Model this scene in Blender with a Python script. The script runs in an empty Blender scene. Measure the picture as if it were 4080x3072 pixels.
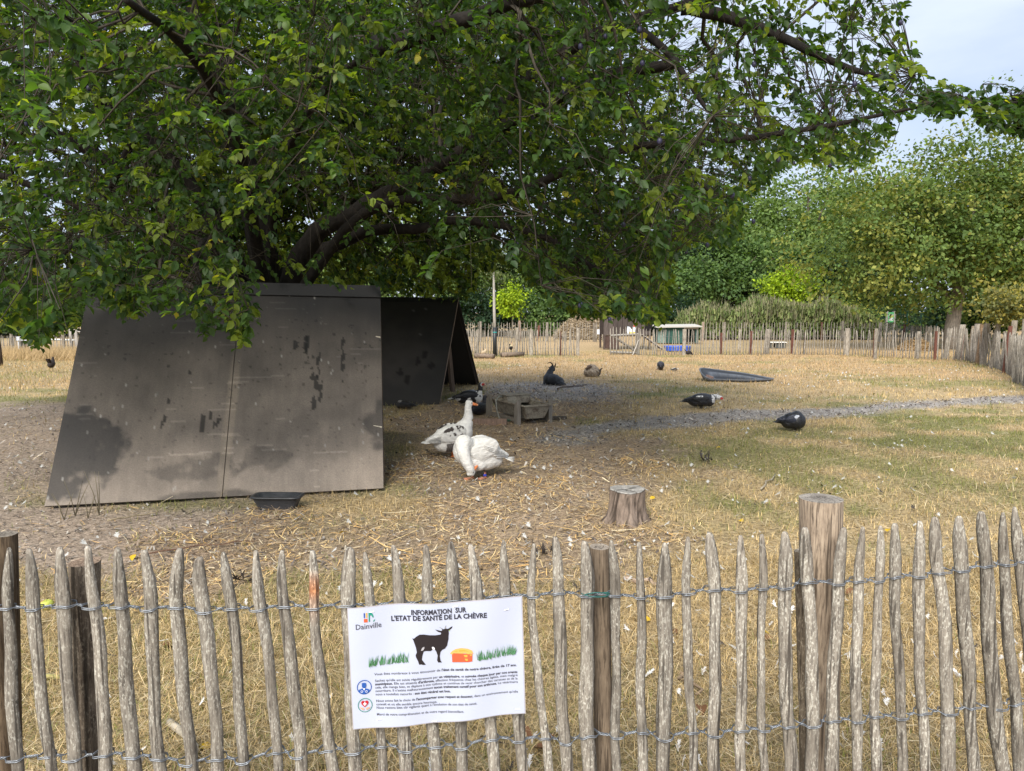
import bpy, math, random
import numpy as np
from mathutils import Vector, Matrix, Quaternion, kdtree

random.seed(7)
rng = np.random.default_rng(7)
scene = bpy.context.scene
COL = scene.collection
R = math.radians

# ------------------------------------------------------------------ camera
F_PX, CX, CY, PITCH, EYE = 2900.0, 2040.0, 1536.0, R(5.83), 1.6
cam_data = bpy.data.cameras.new("camera")
cam = bpy.data.objects.new("camera", cam_data)
COL.objects.link(cam)
cam.location = (0, 0, EYE)
cam.rotation_euler = (R(90) - PITCH, 0, 0)
cam_data.sensor_width = 36.0
cam_data.lens = 36.0 * F_PX / 4080.0
cam_data.clip_start = 0.05
cam_data.clip_end = 2000.0
scene.camera = cam

# ------------------------------------------------------------------ sky and sun
SUN_EL, SUN_AZ = 43.0, 198.0          # azimuth measured from +Y (ahead) clockwise: behind left
world = bpy.data.worlds.new("World")
scene.world = world
world.use_nodes = True
wn = world.node_tree
wn.nodes.clear()
wo = wn.nodes.new("ShaderNodeOutputWorld")
bg = wn.nodes.new("ShaderNodeBackground")
sky = wn.nodes.new("ShaderNodeTexSky")
sky.sky_type = 'NISHITA'
sky.sun_disc = False
sky.sun_elevation = R(SUN_EL)
sky.sun_rotation = R(SUN_AZ)
tcw = wn.nodes.new("ShaderNodeTexCoord")
mpw = wn.nodes.new("ShaderNodeMapping")
mpw.inputs['Scale'].default_value = (1.0, 1.0, 3.2)
nzw = wn.nodes.new("ShaderNodeTexNoise")
nzw.inputs['Scale'].default_value = 2.6
nzw.inputs['Detail'].default_value = 6
nzw.inputs['Roughness'].default_value = 0.55
rpw = wn.nodes.new("ShaderNodeValToRGB")
rpw.color_ramp.elements[0].position = 0.30
rpw.color_ramp.elements[0].color = (0.50, 0.50, 0.50, 1)
rpw.color_ramp.elements[1].position = 0.66
rpw.color_ramp.elements[1].color = (0.97, 0.97, 0.97, 1)
mxw = wn.nodes.new("ShaderNodeMix")
mxw.data_type = 'RGBA'
mxw.inputs['B'].default_value = (6.2, 7.0, 8.5, 1)      # thin bright cloud
wn.links.new(tcw.outputs['Generated'], mpw.inputs['Vector'])
wn.links.new(mpw.outputs['Vector'], nzw.inputs['Vector'])
wn.links.new(nzw.outputs['Fac'], rpw.inputs['Fac'])
wn.links.new(rpw.outputs['Color'], mxw.inputs['Factor'])
wn.links.new(sky.outputs['Color'], mxw.inputs['A'])
wn.links.new(mxw.outputs['Result'], bg.inputs['Color'])
bg.inputs['Strength'].default_value = 0.064
wn.links.new(bg.outputs['Background'], wo.inputs['Surface'])

sd = bpy.data.lights.new("sun", 'SUN')
sd.energy = 2.9
sd.angle = R(34)
sd.color = (1.0, 0.95, 0.86)
sun = bpy.data.objects.new("sun", sd)
COL.objects.link(sun)
_d = Vector((math.sin(R(SUN_AZ)) * math.cos(R(SUN_EL)), math.cos(R(SUN_AZ)) * math.cos(R(SUN_EL)), math.sin(R(SUN_EL))))
sun.rotation_euler = _d.to_track_quat('Z', 'Y').to_euler()

vs = scene.view_settings
vs.view_transform = 'Standard'
vs.look = 'None'
vs.exposure = 1.08
vs.gamma = 1.0
vs.use_curve_mapping = False
scene.render.film_transparent = False
scene.cycles.max_bounces = 8
scene.cycles.diffuse_bounces = 4
scene.cycles.transmission_bounces = 4

# ------------------------------------------------------------------ geometry of the view (metres)
def ray(u, v, Y):
    a, b = (u - CX) / F_PX, (CY - v) / F_PX
    c, s = math.cos(PITCH), math.sin(PITCH)
    t = Y / (c + b * s)
    return Vector((a * t, Y, EYE + t * (b * c - s)))

def gnd(u, v, z=0.0):
    a, b = (u - CX) / F_PX, (CY - v) / F_PX
    c, s = math.cos(PITCH), math.sin(PITCH)
    t = (z - EYE) / (b * c - s)
    return Vector((a * t, (c + b * s) * t, z))

def project(P):
    """world points (N,3) -> pixel u, v and depth"""
    c, s = math.cos(PITCH), math.sin(PITCH)
    z = P[:, 2] - EYE
    d = P[:, 1] * c - z * s
    b = (P[:, 1] * s + z * c) / d
    return CX + F_PX * P[:, 0] / d, CY - F_PX * b, d

# ------------------------------------------------------------------ noise
_tab = rng.random((256, 256))
def vnoise(x, y, s=0):
    x = np.asarray(x, float) + s * 17.31
    y = np.asarray(y, float) + s * 9.77
    xi, yi = np.floor(x).astype(int), np.floor(y).astype(int)
    fx, fy = x - xi, y - yi
    fx, fy = fx * fx * (3 - 2 * fx), fy * fy * (3 - 2 * fy)
    g = lambda i, j: _tab[i & 255, j & 255]
    return (g(xi, yi) * (1 - fx) + g(xi + 1, yi) * fx) * (1 - fy) + (g(xi, yi + 1) * (1 - fx) + g(xi + 1, yi + 1) * fx) * fy

def fbm(x, y, s=0, o=4):
    a, t, n = 0.5, 0.0, 0.0
    for k in range(o):
        t = t + a * vnoise(np.asarray(x) * 2 ** k, np.asarray(y) * 2 ** k, s + k)
        n += a
        a *= 0.5
    return t / n

def sstep(a, b, x):
    t = np.clip((x - a) / (b - a), 0, 1)
    return t * t * (3 - 2 * t)

# ------------------------------------------------------------------ scene bookkeeping
def tag(o, label=None, cat=None, group=None, kind=None):
    if label: o["label"] = label
    if cat: o["category"] = cat
    if group: o["group"] = group
    if kind: o["kind"] = kind
    return o

def thing(name, label, cat, loc=(0, 0, 0), rotz=0.0, group=None):
    o = bpy.data.objects.new(name, None)
    o.empty_display_size = 0.1
    COL.objects.link(o)
    o.location = loc
    o.rotation_euler = (0, 0, rotz)
    return tag(o, label, cat, group)

def link(name, me, parent=None):
    o = bpy.data.objects.new(name, me)
    COL.objects.link(o)
    if parent is not None: o.parent = parent
    return o

def bigmesh(name, V, F, mat, cols=None, smooth=False):
    V = np.ascontiguousarray(V, dtype=np.float32)
    F = np.ascontiguousarray(F, dtype=np.int32)
    me = bpy.data.meshes.new(name)
    n, k = F.shape
    me.vertices.add(len(V))
    me.vertices.foreach_set("co", V.ravel())
    me.loops.add(n * k)
    me.loops.foreach_set("vertex_index", F.ravel())
    me.polygons.add(n)
    me.polygons.foreach_set("loop_start", np.arange(0, n * k, k, dtype=np.int32))
    me.update(calc_edges=True)
    if cols is not None: setcol(me, cols)
    if smooth: me.polygons.foreach_set("use_smooth", np.ones(n, bool))
    if mat is not None: me.materials.append(mat)
    return me

def setcol(me, cols):
    c = np.ones((len(me.vertices), 4), np.float32)
    cols = np.asarray(cols, np.float32)
    c[:, :3] = cols[:, :3] if cols.ndim == 2 else cols[None, :3]
    a = me.color_attributes.new("Col", 'FLOAT_COLOR', 'POINT')
    a.data.foreach_set("color", c.ravel())

def frame(d, up=(0, 0, 1)):
    d = Vector(d).normalized()
    up = Vector(up)
    if abs(d.dot(up)) > 0.97: up = Vector((1, 0, 0)) if abs(d.x) < 0.9 else Vector((0, 1, 0))
    s = d.cross(up).normalized()
    return s, s.cross(d).normalized(), d

def rot3(rz=0, ry=0, rx=0):
    return (Matrix.Rotation(rz, 3, 'Z') @ Matrix.Rotation(ry, 3, 'Y') @ Matrix.Rotation(rx, 3, 'X'))

class MB:
    def __init__(self):
        self.v, self.f, self.c = [], [], []
    def add(self, vs_, fs, col=None):
        o = len(self.v)
        self.v += [tuple(p) for p in vs_]
        self.f += [tuple(i + o for i in q) for q in fs]
        self.c += [col or (0.5, 0.5, 0.5)] * len(vs_)
        return self
    def box(self, c, size, rot=None, col=None, taper=1.0, bev=0.0):
        c = Vector(c)
        sx, sy, sz = size[0] / 2, size[1] / 2, size[2] / 2
        if bev <= 0:
            L = [Vector((x * sx * (taper if z > 0 else 1), y * sy * (taper if z > 0 else 1), z * sz)) for z in (-1, 1) for y in (-1, 1) for x in (-1, 1)]
            fs = [(0, 2, 3, 1), (4, 5, 7, 6), (0, 1, 5, 4), (2, 6, 7, 3), (0, 4, 6, 2), (1, 3, 7, 5)]
        else:
            b = min(bev, sx * .9, sy * .9, sz * .9)
            L = []
            for z, q in ((-sz, b), (-sz + b, 0), (sz - b, 0), (sz, b)):
                for x, y in ((-sx, -sy + b), (-sx + b, -sy), (sx - b, -sy), (sx, -sy + b), (sx, sy - b), (sx - b, sy), (-sx + b, sy), (-sx, sy - b)):
                    k = (1 - q / max(sx, sy))
                    L.append(Vector((x * k, y * k, z)))
            fs = [tuple(range(7, -1, -1)), tuple(range(24, 32))]
            for r_ in range(3):
                for i in range(8):
                    j = (i + 1) % 8
                    fs.append((r_ * 8 + i, r_ * 8 + j, r_ * 8 + 8 + j, r_ * 8 + 8 + i))
        if rot is not None: L = [rot @ p for p in L]
        return self.add([c + p for p in L], fs, col)
    def tube(self, pts, rad, n=8, col=None, flat=1.0, up=(0, 0, 1), jag=0.0):
        pts = [Vector(p) for p in pts]
        m = len(pts)
        if not hasattr(rad, '__len__'): rad = [rad] * m
        vs_, fs = [], []
        for i, p in enumerate(pts):
            d = pts[min(i + 1, m - 1)] - pts[max(i - 1, 0)]
            s, u, _ = frame(d, up)
            for k in range(n):
                a = 2 * math.pi * k / n
                rr = rad[i] * (1 + jag * (random.random() - .5))
                vs_.append(p + s * (math.cos(a) * rr) + u * (math.sin(a) * rr * flat))
        for i in range(m - 1):
            for k in range(n):
                k2 = (k + 1) % n
                fs.append((i * n + k, i * n + k2, (i + 1) * n + k2, (i + 1) * n + k))
        fs.append(tuple(range(n - 1, -1, -1)))
        fs.append(tuple((m - 1) * n + k for k in range(n)))
        return self.add(vs_, fs, col)
    def ell(self, c, r, rot=None, n=16, m=10, col=None):
        c = Vector(c)
        vs_, fs = [], []
        for i in range(1, m):
            t = math.pi * i / m
            for k in range(n):
                a = 2 * math.pi * k / n
                p = Vector((r[0] * math.sin(t) * math.cos(a), r[1] * math.sin(t) * math.sin(a), r[2] * math.cos(t)))
                vs_.append(c + (rot @ p if rot is not None else p))
        tp, bt = Vector((0, 0, r[2])), Vector((0, 0, -r[2]))
        vs_ += [c + (rot @ tp if rot is not None else tp), c + (rot @ bt if rot is not None else bt)]
        T, B = len(vs_) - 2, len(vs_) - 1
        for i in range(m - 2):
            for k in range(n):
                k2 = (k + 1) % n
                fs.append((i * n + k, (i + 1) * n + k, (i + 1) * n + k2, i * n + k2))
        for k in range(n):
            k2 = (k + 1) % n
            fs.append((T, k, k2))
            fs.append((B, (m - 2) * n + k2, (m - 2) * n + k))
        return self.add(vs_, fs, col)
    def mesh(self, name, mat, smooth=False, rel=None, usecol=True):
        me = bpy.data.meshes.new(name)
        vs_ = self.v if rel is None else [(p[0] - rel[0], p[1] - rel[1], p[2] - rel[2]) for p in self.v]
        me.from_pydata(vs_, [], self.f)
        if usecol: setcol(me, np.array(self.c))
        if smooth: me.polygons.foreach_set("use_smooth", np.ones(len(me.polygons), bool))
        if mat is not None: me.materials.append(mat)
        me.update()
        return me
    def build(self, name, mat, parent=None, smooth=False, rel=True):
        r_ = parent.location if (parent is not None and rel) else None
        return link(name, self.mesh(name, mat, smooth, r_), parent)

# ------------------------------------------------------------------ materials
def newmat(name):
    m = bpy.data.materials.new(name)
    m.use_nodes = True
    nt = m.node_tree
    nt.nodes.clear()
    out = nt.nodes.new("ShaderNodeOutputMaterial")
    p = nt.nodes.new("ShaderNodeBsdfPrincipled")
    nt.links.new(p.outputs[0], out.inputs['Surface'])
    return m, nt, p, out

def N(nt, kind, **kw):
    n = nt.nodes.new(kind)
    for k, v in kw.items():
        if k in n.inputs: n.inputs[k].default_value = v
        else: setattr(n, k, v)
    return n

def coords(nt, scale=(1, 1, 1), rnd=False):
    tc = N(nt, "ShaderNodeTexCoord")
    mp = N(nt, "ShaderNodeMapping")
    mp.inputs['Scale'].default_value = scale
    src = tc.outputs['Object']
    if rnd:
        oi = N(nt, "ShaderNodeObjectInfo")
        mu = N(nt, "ShaderNodeMath", operation='MULTIPLY')
        mu.inputs[1].default_value = 37.0
        nt.links.new(oi.outputs['Random'], mu.inputs[0])
        ad = N(nt, "ShaderNodeVectorMath", operation='ADD')
        nt.links.new(src, ad.inputs[0])
        nt.links.new(mu.outputs[0], ad.inputs[1])
        src = ad.outputs[0]
    nt.links.new(src, mp.inputs['Vector'])
    return mp.outputs['Vector']

def noise(nt, vec, scale, detail=4, rough=0.55):
    n = N(nt, "ShaderNodeTexNoise", Scale=scale, Detail=detail, Roughness=rough)
    nt.links.new(vec, n.inputs['Vector'])
    return n.outputs['Fac']

def ramp(nt, fac, stops):
    r_ = N(nt, "ShaderNodeValToRGB")
    e = r_.color_ramp.elements
    while len(e) < len(stops): e.new(0.5)
    for k, (p, c) in enumerate(stops):
        e[k].position = p
        e[k].color = (c[0], c[1], c[2], 1) if hasattr(c, '__len__') else (c, c, c, 1)
    nt.links.new(fac, r_.inputs['Fac'])
    return r_.outputs['Color']

def mix(nt, fac, a, b, mode='MIX'):
    m = N(nt, "ShaderNodeMix", data_type='RGBA', blend_type=mode)
    for key, val in (('Factor', fac), ('A', a), ('B', b)):
        if hasattr(val, 'links') or hasattr(val, 'is_linked'):
            nt.links.new(val, m.inputs[key])
        else:
            m.inputs[key].default_value = val if not hasattr(val, '__len__') else (val[0], val[1], val[2], 1)
    return m.outputs['Result']

def bump(nt, p, h, strength=0.4, dist=0.01):
    b = N(nt, "ShaderNodeBump", Strength=strength, Distance=dist)
    nt.links.new(h, b.inputs['Height'])
    nt.links.new(b.outputs['Normal'], p.inputs['Normal'])

def attr_mat(name, rough=0.8, spec=0.3, ns=30.0, amt=0.35, bs=0.3, bd=0.004, scale=(1, 1, 1), trans=0.0, tcol=(1.5, 1.7, 0.5), metal=0.0, hue=False):
    """colour from the mesh, broken up by noise; trans = share of light let through (leaves)"""
    m, nt, p, out = newmat(name)
    at = N(nt, "ShaderNodeAttribute", attribute_name="Col")
    v = coords(nt, scale)
    n = noise(nt, v, ns, 5, 0.6)
    c = mix(nt, 1.0, at.outputs['Color'], ramp(nt, n, [(0.25, 1 - amt), (0.75, 1 + amt)]), 'MULTIPLY')
    nt.links.new(c, p.inputs['Base Color'])
    p.inputs['Roughness'].default_value = rough
    p.inputs['Specular IOR Level'].default_value = spec
    p.inputs['Metallic'].default_value = metal
    if bs > 0: bump(nt, p, n, bs, bd)
    if trans > 0:
        t = N(nt, "ShaderNodeBsdfTranslucent")
        tc_ = mix(nt, 1.0, c, tcol, 'MULTIPLY')
        nt.links.new(tc_, t.inputs['Color'])
        ms = N(nt, "ShaderNodeMixShader", Fac=trans)
        nt.links.new(p.outputs[0], ms.inputs[1])
        nt.links.new(t.outputs[0], ms.inputs[2])
        nt.links.new(ms.outputs[0], out.inputs['Surface'])
    return m

def paling_mat(name, tone=1.0, lichen=1.0):
    """weathered split chestnut: long grain, grey-brown, pale lichen flecks, dark checks"""
    m, nt, p, out = newmat(name)
    at = N(nt, "ShaderNodeAttribute", attribute_name="Col")
    oi = N(nt, "ShaderNodeObjectInfo")
    vg = coords(nt, (1, 1, 0.09), True)
    vl = coords(nt, (1, 1, 0.38), True)
    vb = coords(nt, (1, 1, 0.5), True)
    g = noise(nt, vg, 190, 6, 0.65)
    l = noise(nt, vl, 230, 4, 0.6)
    b = noise(nt, vb, 14, 4, 0.6)
    base = ramp(nt, g, [(0.32, (0.085 * tone, 0.076 * tone, 0.068 * tone)), (0.48, (0.25 * tone, 0.228 * tone, 0.20 * tone)), (0.72, (0.37 * tone, 0.345 * tone, 0.305 * tone))])
    big = ramp(nt, b, [(0.3, (0.66, 0.63, 0.60)), (0.7, (1.18, 1.16, 1.12))])
    c = mix(nt, 1.0, base, big, 'MULTIPLY')
    lf = ramp(nt, l, [(0.53, 0.0), (0.60, 0.85 * lichen)])
    lb = ramp(nt, b, [(0.35, 0.12), (0.6, 1.0)])
    lf2 = mix(nt, 1.0, lf, lb, 'MULTIPLY')
    c = mix(nt, lf2, c, (0.56, 0.54, 0.47))
    vk = coords(nt, (1, 1, 0.035), True)
    ck = noise(nt, vk, 95, 2, 0.5)
    c = mix(nt, ramp(nt, ck, [(0.35, 0.8), (0.40, 0.0)]), c, (0.055, 0.047, 0.04))
    rb = ramp(nt, oi.outputs['Random'], [(0.0, 0.78), (1.0, 1.14)])
    c = mix(nt, 1.0, c, rb, 'MULTIPLY')
    c = mix(nt, 1.0, c, at.outputs['Color'], 'MULTIPLY')
    nt.links.new(c, p.inputs['Base Color'])
    p.inputs['Roughness'].default_value = 0.88
    p.inputs['Specular IOR Level'].default_value = 0.2
    bump(nt, p, g, 0.55, 0.004)
    return m

M = {}
M['paling'] = paling_mat("weathered_paling")
M['paling_far'] = paling_mat("far_paling", 1.22, 0.8)
M['post'] = paling_mat("bare_post", 1.12, 0.12)
M['wood'] = attr_mat("rough_wood", 0.85, 0.2, 40, 0.4, 0.4, 0.004, (1, 1, 0.15))
M['bark'] = attr_mat("bark", 0.9, 0.15, 22, 0.5, 0.8, 0.02, (1, 1, 0.35))
M['leaf'] = attr_mat("plum_leaf", 0.5, 0.35, 25, 0.18, 0.0, 0.0, trans=0.5, tcol=(2.1, 2.2, 0.55))
M['farleaf'] = attr_mat("tree_leaf", 0.65, 0.25, 1.2, 0.25, 0.0, 0.0, trans=0.30, tcol=(1.5, 1.6, 0.5))
M['blade'] = attr_mat("grass_blade", 0.7, 0.2, 3.0, 0.15, 0.0, 0.0, trans=0.25, tcol=(1.3, 1.3, 0.6))
M['straw'] = attr_mat("straw", 0.6, 0.35, 10.0, 0.2, 0.0, 0.0)
M['feather'] = attr_mat("feather", 0.7, 0.2, 60.0, 0.08, 0.0, 0.0, trans=0.2, tcol=(1, 1, 1))
M['plumage'] = attr_mat("plumage", 0.75, 0.25, 48.0, 0.16, 0.9, 0.012, (0.4, 1, 1))
M['gloss_plumage'] = attr_mat("dark_plumage", 0.36, 0.5, 55.0, 0.35, 0.9, 0.012, (0.4, 1, 1))
M['fur'] = attr_mat("goat_hair", 0.55, 0.4, 60.0, 0.35, 0.6, 0.006, (0.3, 1, 1))
M['wool'] = attr_mat("wool", 0.95, 0.1, 55.0, 0.5, 1.0, 0.02)
M['skin'] = attr_mat("bare_skin", 0.5, 0.4, 60.0, 0.2, 0.2, 0.002)
M['plain'] = attr_mat("painted", 0.7, 0.3, 14.0, 0.2, 0.15, 0.003)
M['print'] = attr_mat("print", 0.32, 0.45, 3.0, 0.02, 0.0, 0.0)
M['plastic'] = attr_mat("plastic", 0.45, 0.5, 45.0, 0.25, 0.25, 0.003)
M['metal'] = attr_mat("zinc", 0.42, 0.5, 30.0, 0.25, 0.15, 0.002, metal=0.75)
M['galv'] = attr_mat("dirty_galvanised", 0.7, 0.35, 26.0, 0.4, 0.25, 0.003, metal=0.15)
M['board'] = attr_mat("ply_board", 0.62, 0.35, 90.0, 0.22, 0.25, 0.002)
M['soil'] = None

# ------------------------------------------------------------------ ground: what covers it where
def poly_world(px):
    return np.array([gnd(u, v)[:2] for u, v in px])

def sdf_poly(P, poly):
    """signed distance to a polygon, positive inside"""
    d = np.full(len(P), 1e9)
    ins = np.zeros(len(P), bool)
    n = len(poly)
    for i in range(n):
        a, b = poly[i], poly[(i + 1) % n]
        e = b - a
        w = P - a
        t = np.clip((w @ e) / (e @ e), 0, 1)
        q = w - t[:, None] * e
        d = np.minimum(d, np.hypot(q[:, 0], q[:, 1]))
        c = (a[1] > P[:, 1]) != (b[1] > P[:, 1])
        with np.errstate(divide='ignore', invalid='ignore'):
            x = a[0] + (P[:, 1] - a[1]) / (b[1] - a[1]) * (b[0] - a[0])
        ins ^= c & (P[:, 0] < x)
    return np.where(ins, d, -d)

def dist_line(P, line):
    d = np.full(len(P), 1e9)
    for a, b in zip(line[:-1], line[1:]):
        e = b - a
        w = P - a
        t = np.clip((w @ e) / (e @ e), 0, 1)
        q = w - t[:, None] * e
        d = np.minimum(d, np.hypot(q[:, 0], q[:, 1]))
    return d

Z_STRAW = poly_world([(1500, 1680), (1750, 1590), (1980, 1530), (2420, 1528), (2520, 1570), (2480, 1630), (2330, 1700), (2560, 1760), (2700, 1870), (2640, 1960), (2440, 2080), (2620, 2170), (2640, 2330), (2300, 2400), (1500, 2430), (760, 2400), (620, 2290), (640, 2170), (1050, 2070), (1560, 2010)])
Z_SOIL = poly_world([(-700, 1690), (160, 1700), (200, 1990), (1100, 2030), (1050, 2120), (760, 2250), (300, 2330), (-400, 2360), (-1600, 2300), (-1700, 1900)])
Z_BARE_EARTH = poly_world([(-900, 1620), (330, 1610), (1560, 1590), (1600, 1980), (150, 2000), (-900, 1900)])  # bare soil under the plum tree and round the near shelter
Z_GRIT = poly_world([(1850, 1560), (2080, 1522), (2300, 1520), (2480, 1545), (2380, 1590), (2080, 1600)])
PATH = poly_world([(2260, 1740), (2420, 1700), (2700, 1678), (2960, 1654), (3350, 1637), (3700, 1612), (4080, 1588), (4500, 1568)])

def zones(x, y):
    """weights of straw, soil, path chips and how green the grass is"""
    P = np.stack([x, y], 1)
    w = (fbm(x * 0.9, y * 0.9, 3) - .5) * 1.5 + (fbm(x * 4, y * 4, 5) - .5) * 0.7
    straw = sstep(-0.35, 0.45, sdf_poly(P, Z_STRAW) + w)
    soil = np.maximum(sstep(-0.3, 0.35, sdf_poly(P, Z_SOIL) + w * .7), sstep(-0.5, 0.6, sdf_poly(P, Z_BARE_EARTH) + w))
    grit = sstep(-0.5, 0.4, sdf_poly(P, Z_GRIT) + w)
    path = np.maximum(sstep(0.60, 0.18, dist_line(P, PATH) - w * .5), grit * .9)
    g = fbm(x * 0.45 + 3, y * 0.6, 11, 5)
    g2 = fbm(x * 1.7, y * 1.7, 17, 4)
    green = sstep(0.46, 0.66, g * .62 + g2 * .38)
    # a greener patch right of the path, a burnt one along the far fence
    pg = poly_world([(2620, 1770), (2760, 1715), (3200, 1675), (4080, 1640), (4300, 1760), (4200, 2050), (3300, 2010), (2800, 2080), (2640, 1900)])
    green = np.clip(green + .75 * sstep(-.6, .8, sdf_poly(P, pg) + w * 1.3) * sstep(.3, .6, g2), 0, 1)
    burnt = sstep(12.5, 18, y + w * 3) * (1 - .55 * sstep(.5, .62, g))
    green = green * (1 - .75 * burnt) * (1 - .75 * sstep(4.8, 3.8, y))
    return straw, soil, path, green, burnt

def ground_color(x, y):
    straw, soil, path, green, burnt = zones(x, y)
    n1 = fbm(x * 7, y * 7, 21, 4)[:, None]
    n2 = fbm(x * 1.3, y * 1.3, 27, 3)[:, None]
    mixc = lambda a, b, t: a * (1 - t[:, None]) + b * t[:, None]
    dry, bur, grn = np.array([.43, .325, .185]), np.array([.44, .315, .18]), np.array([.19, .195, .08])
    c = mixc(np.tile(dry, (len(x), 1)), bur, burnt)
    c = mixc(c, grn, green * .8)
    c = mixc(c, np.array([.36, .285, .225]), soil)
    c = mixc(c, np.array([.34, .255, .18]), straw * .9)
    c = mixc(c, np.array([.34, .31, .28]), path)
    return c * (.72 + .56 * n1) * (.85 + .3 * n2)

def bumpz(x, y):
    return (fbm(x * 2.2, y * 2.2, 31, 4) - .5) * .03

gm, gnt, gp, gout = newmat("yard_ground")
_at = N(gnt, "ShaderNodeAttribute", attribute_name="Col")
_v = coords(gnt, (1, 1, 1))
_n1 = noise(gnt, _v, 26, 8, 0.7)
_n2 = noise(gnt, _v, 140, 4, 0.6)
_vo = N(gnt, "ShaderNodeTexVoronoi", Scale=42.0)
gnt.links.new(_v, _vo.inputs['Vector'])
_c = mix(gnt, 1.0, _at.outputs['Color'], ramp(gnt, _n1, [(0.32, 0.32), (0.68, 1.6)]), 'MULTIPLY')
_c = mix(gnt, 1.0, _c, ramp(gnt, _n2, [(0.3, 0.65), (0.7, 1.3)]), 'MULTIPLY')
_peb = ramp(gnt, _vo.outputs['Distance'], [(0.10, 1.0), (0.2, 0.0)])
_sel = ramp(gnt, _vo.outputs['Color'], [(0.72, 0.0), (0.78, 0.8)])
_c = mix(gnt, mix(gnt, 1.0, _peb, _sel, 'MULTIPLY'), _c, (0.42, 0.38, 0.33))
gnt.links.new(_c, gp.inputs['Base Color'])
gp.inputs['Roughness'].default_value = 0.95
gp.inputs['Specular IOR Level'].default_value = 0.1
bump(gnt, gp, _n1, 0.9, 0.03)

def grid_sheet(name, x0, x1, y0, y1, st, z, bumpy=True):
    nx, ny = int((x1 - x0) / st) + 1, int((y1 - y0) / st) + 1
    X, Y = np.meshgrid(np.linspace(x0, x1, nx), np.linspace(y0, y1, ny))
    x, y = X.ravel(), Y.ravel()
    zz = bumpz(x, y) + z if bumpy else np.full(len(x), z)
    i = (np.arange(ny - 1)[:, None] * nx + np.arange(nx - 1)[None]).ravel()
    Fq = np.stack([i, i + 1, i + nx + 1, i + nx], 1)
    return link(name, bigmesh(name, np.stack([x, y, zz], 1), Fq, gm, ground_color(x, y), True))

tag(grid_sheet("yard_ground", -10, 12, -1, 27, 0.10, 0.0), kind="structure")
_far = grid_sheet("meadow_ground", -400, 400, -120, 700, 8.0, -0.035, False)
tag(_far, kind="structure")

# ------------------------------------------------------------------ scattered ground cover
def in_view(n, y0, y1, edge=250, power=1.0):
    """points on the ground inside the view wedge, thinning with distance"""
    y = y0 + (y1 - y0) * rng.random(n) ** power
    half = (2040 + edge) / F_PX
    x = (rng.random(n) * 2 - 1) * half * (y * 1.0 + .3)
    return x, y

def blocked(x, y):
    """under a thing standing on the ground: no cover grows there"""
    b = np.zeros(len(x), bool)
    for cx, cy, r_ in BLOCK: b |= np.hypot(x - cx, y - cy) < r_
    return b
BLOCK = []
_st = gnd(2502, 2075)
BLOCK.append((_st.x, _st.y + .05, .17))

def blades(n, y0, y1, h, w, cov, seg=2, power=1.0, lay=0.6):
    x, y = in_view(n, y0, y1, power=power)
    straw, soil, path, green, burnt = zones(x, y)
    keep = rng.random(n) < np.clip(1 - cov * np.maximum(np.maximum(straw, soil * .97), path), .0, 1)
    keep &= ~blocked(x, y)
    x, y, green, burnt = x[keep], y[keep], green[keep], burnt[keep]
    n = len(x)
    z = bumpz(x, y) - .004
    tuft = .55 + .9 * fbm(x * 5, y * 5, 41, 3)
    H = h * (.5 + rng.random(n)) * tuft
    a = rng.random(n) * 2 * np.pi
    lean = (lay + .35 * rng.standard_normal(n))
    dx, dy = np.cos(a), np.sin(a)
    wx, wy = -dy * w * (.6 + .8 * rng.random(n)), dx * w * (.6 + .8 * rng.random(n))
    isg = rng.random(n) < np.clip(green * np.where(y < 3.6, .8, 1.0) + .04, 0, .9)
    dry = np.array([.56, .42, .215]) * (.35 + 1.15 * rng.random((n, 1)))
    bur = np.array([.52, .36, .19]) * (.45 + .95 * rng.random((n, 1)))
    grn = np.array([.20, .225, .075]) * (.6 + .7 * rng.random((n, 1))) + np.array([.07, .04, .0]) * rng.random((n, 1))
    c = np.where(isg[:, None], grn, np.where((rng.random(n) < burnt)[:, None], bur, dry))
    s1, s2 = np.sin(lean * .6), np.sin(lean) * 1.0
    c1, c2 = np.cos(lean * .6), np.maximum(np.cos(lean), .12)
    base = np.stack([x, y, z], 1)
    W = np.stack([wx, wy, np.zeros(n)], 1) * .5
    D = np.stack([dx, dy, np.zeros(n)], 1)
    Zv = np.array([0, 0, 1.0])
    mid = base + D * (H * .5 * s1)[:, None] + Zv * (H * .5 * c1)[:, None]
    tip = mid + D * (H * .55 * s2)[:, None] + Zv * (H * .5 * c2 * .8)[:, None]
    if seg == 2:
        V = np.stack([base - W, base + W, mid + W * .8, mid - W * .8, tip], 1).reshape(-1, 3)
        o = np.arange(n)[:, None] * 5
        Fq = np.concatenate([o + [0, 1, 2], o + [0, 2, 3], o + [3, 2, 4]])
        return V, Fq, np.repeat(c, 5, 0)
    V = np.stack([base - W, base + W, tip], 1).reshape(-1, 3)
    return V, np.arange(n * 3).reshape(-1, 3), np.repeat(c, 3, 0)

def join(sets):
    V, Fs, C, o = [], [], [], 0
    for v, f, c in sets:
        V.append(v); Fs.append(f + o); C.append(c); o += len(v)
    return np.concatenate(V), np.concatenate(Fs), np.concatenate(C)

V, Fq, C = join([blades(95000, 1.15, 4.6, .062, .0030, .985, 2, 0.8, 1.25),
                 blades(85000, 4.2, 11, .055, .006, .97, 1, 0.75, .8),
                 blades(80000, 10, 29, .075, .013, .93, 1, 0.7, .6)])
tag(link("grass", bigmesh("grass", V, Fq, M['blade'], C)), "short dry yellow grass with green patches covering the yard", None, None, "stuff")

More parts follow.
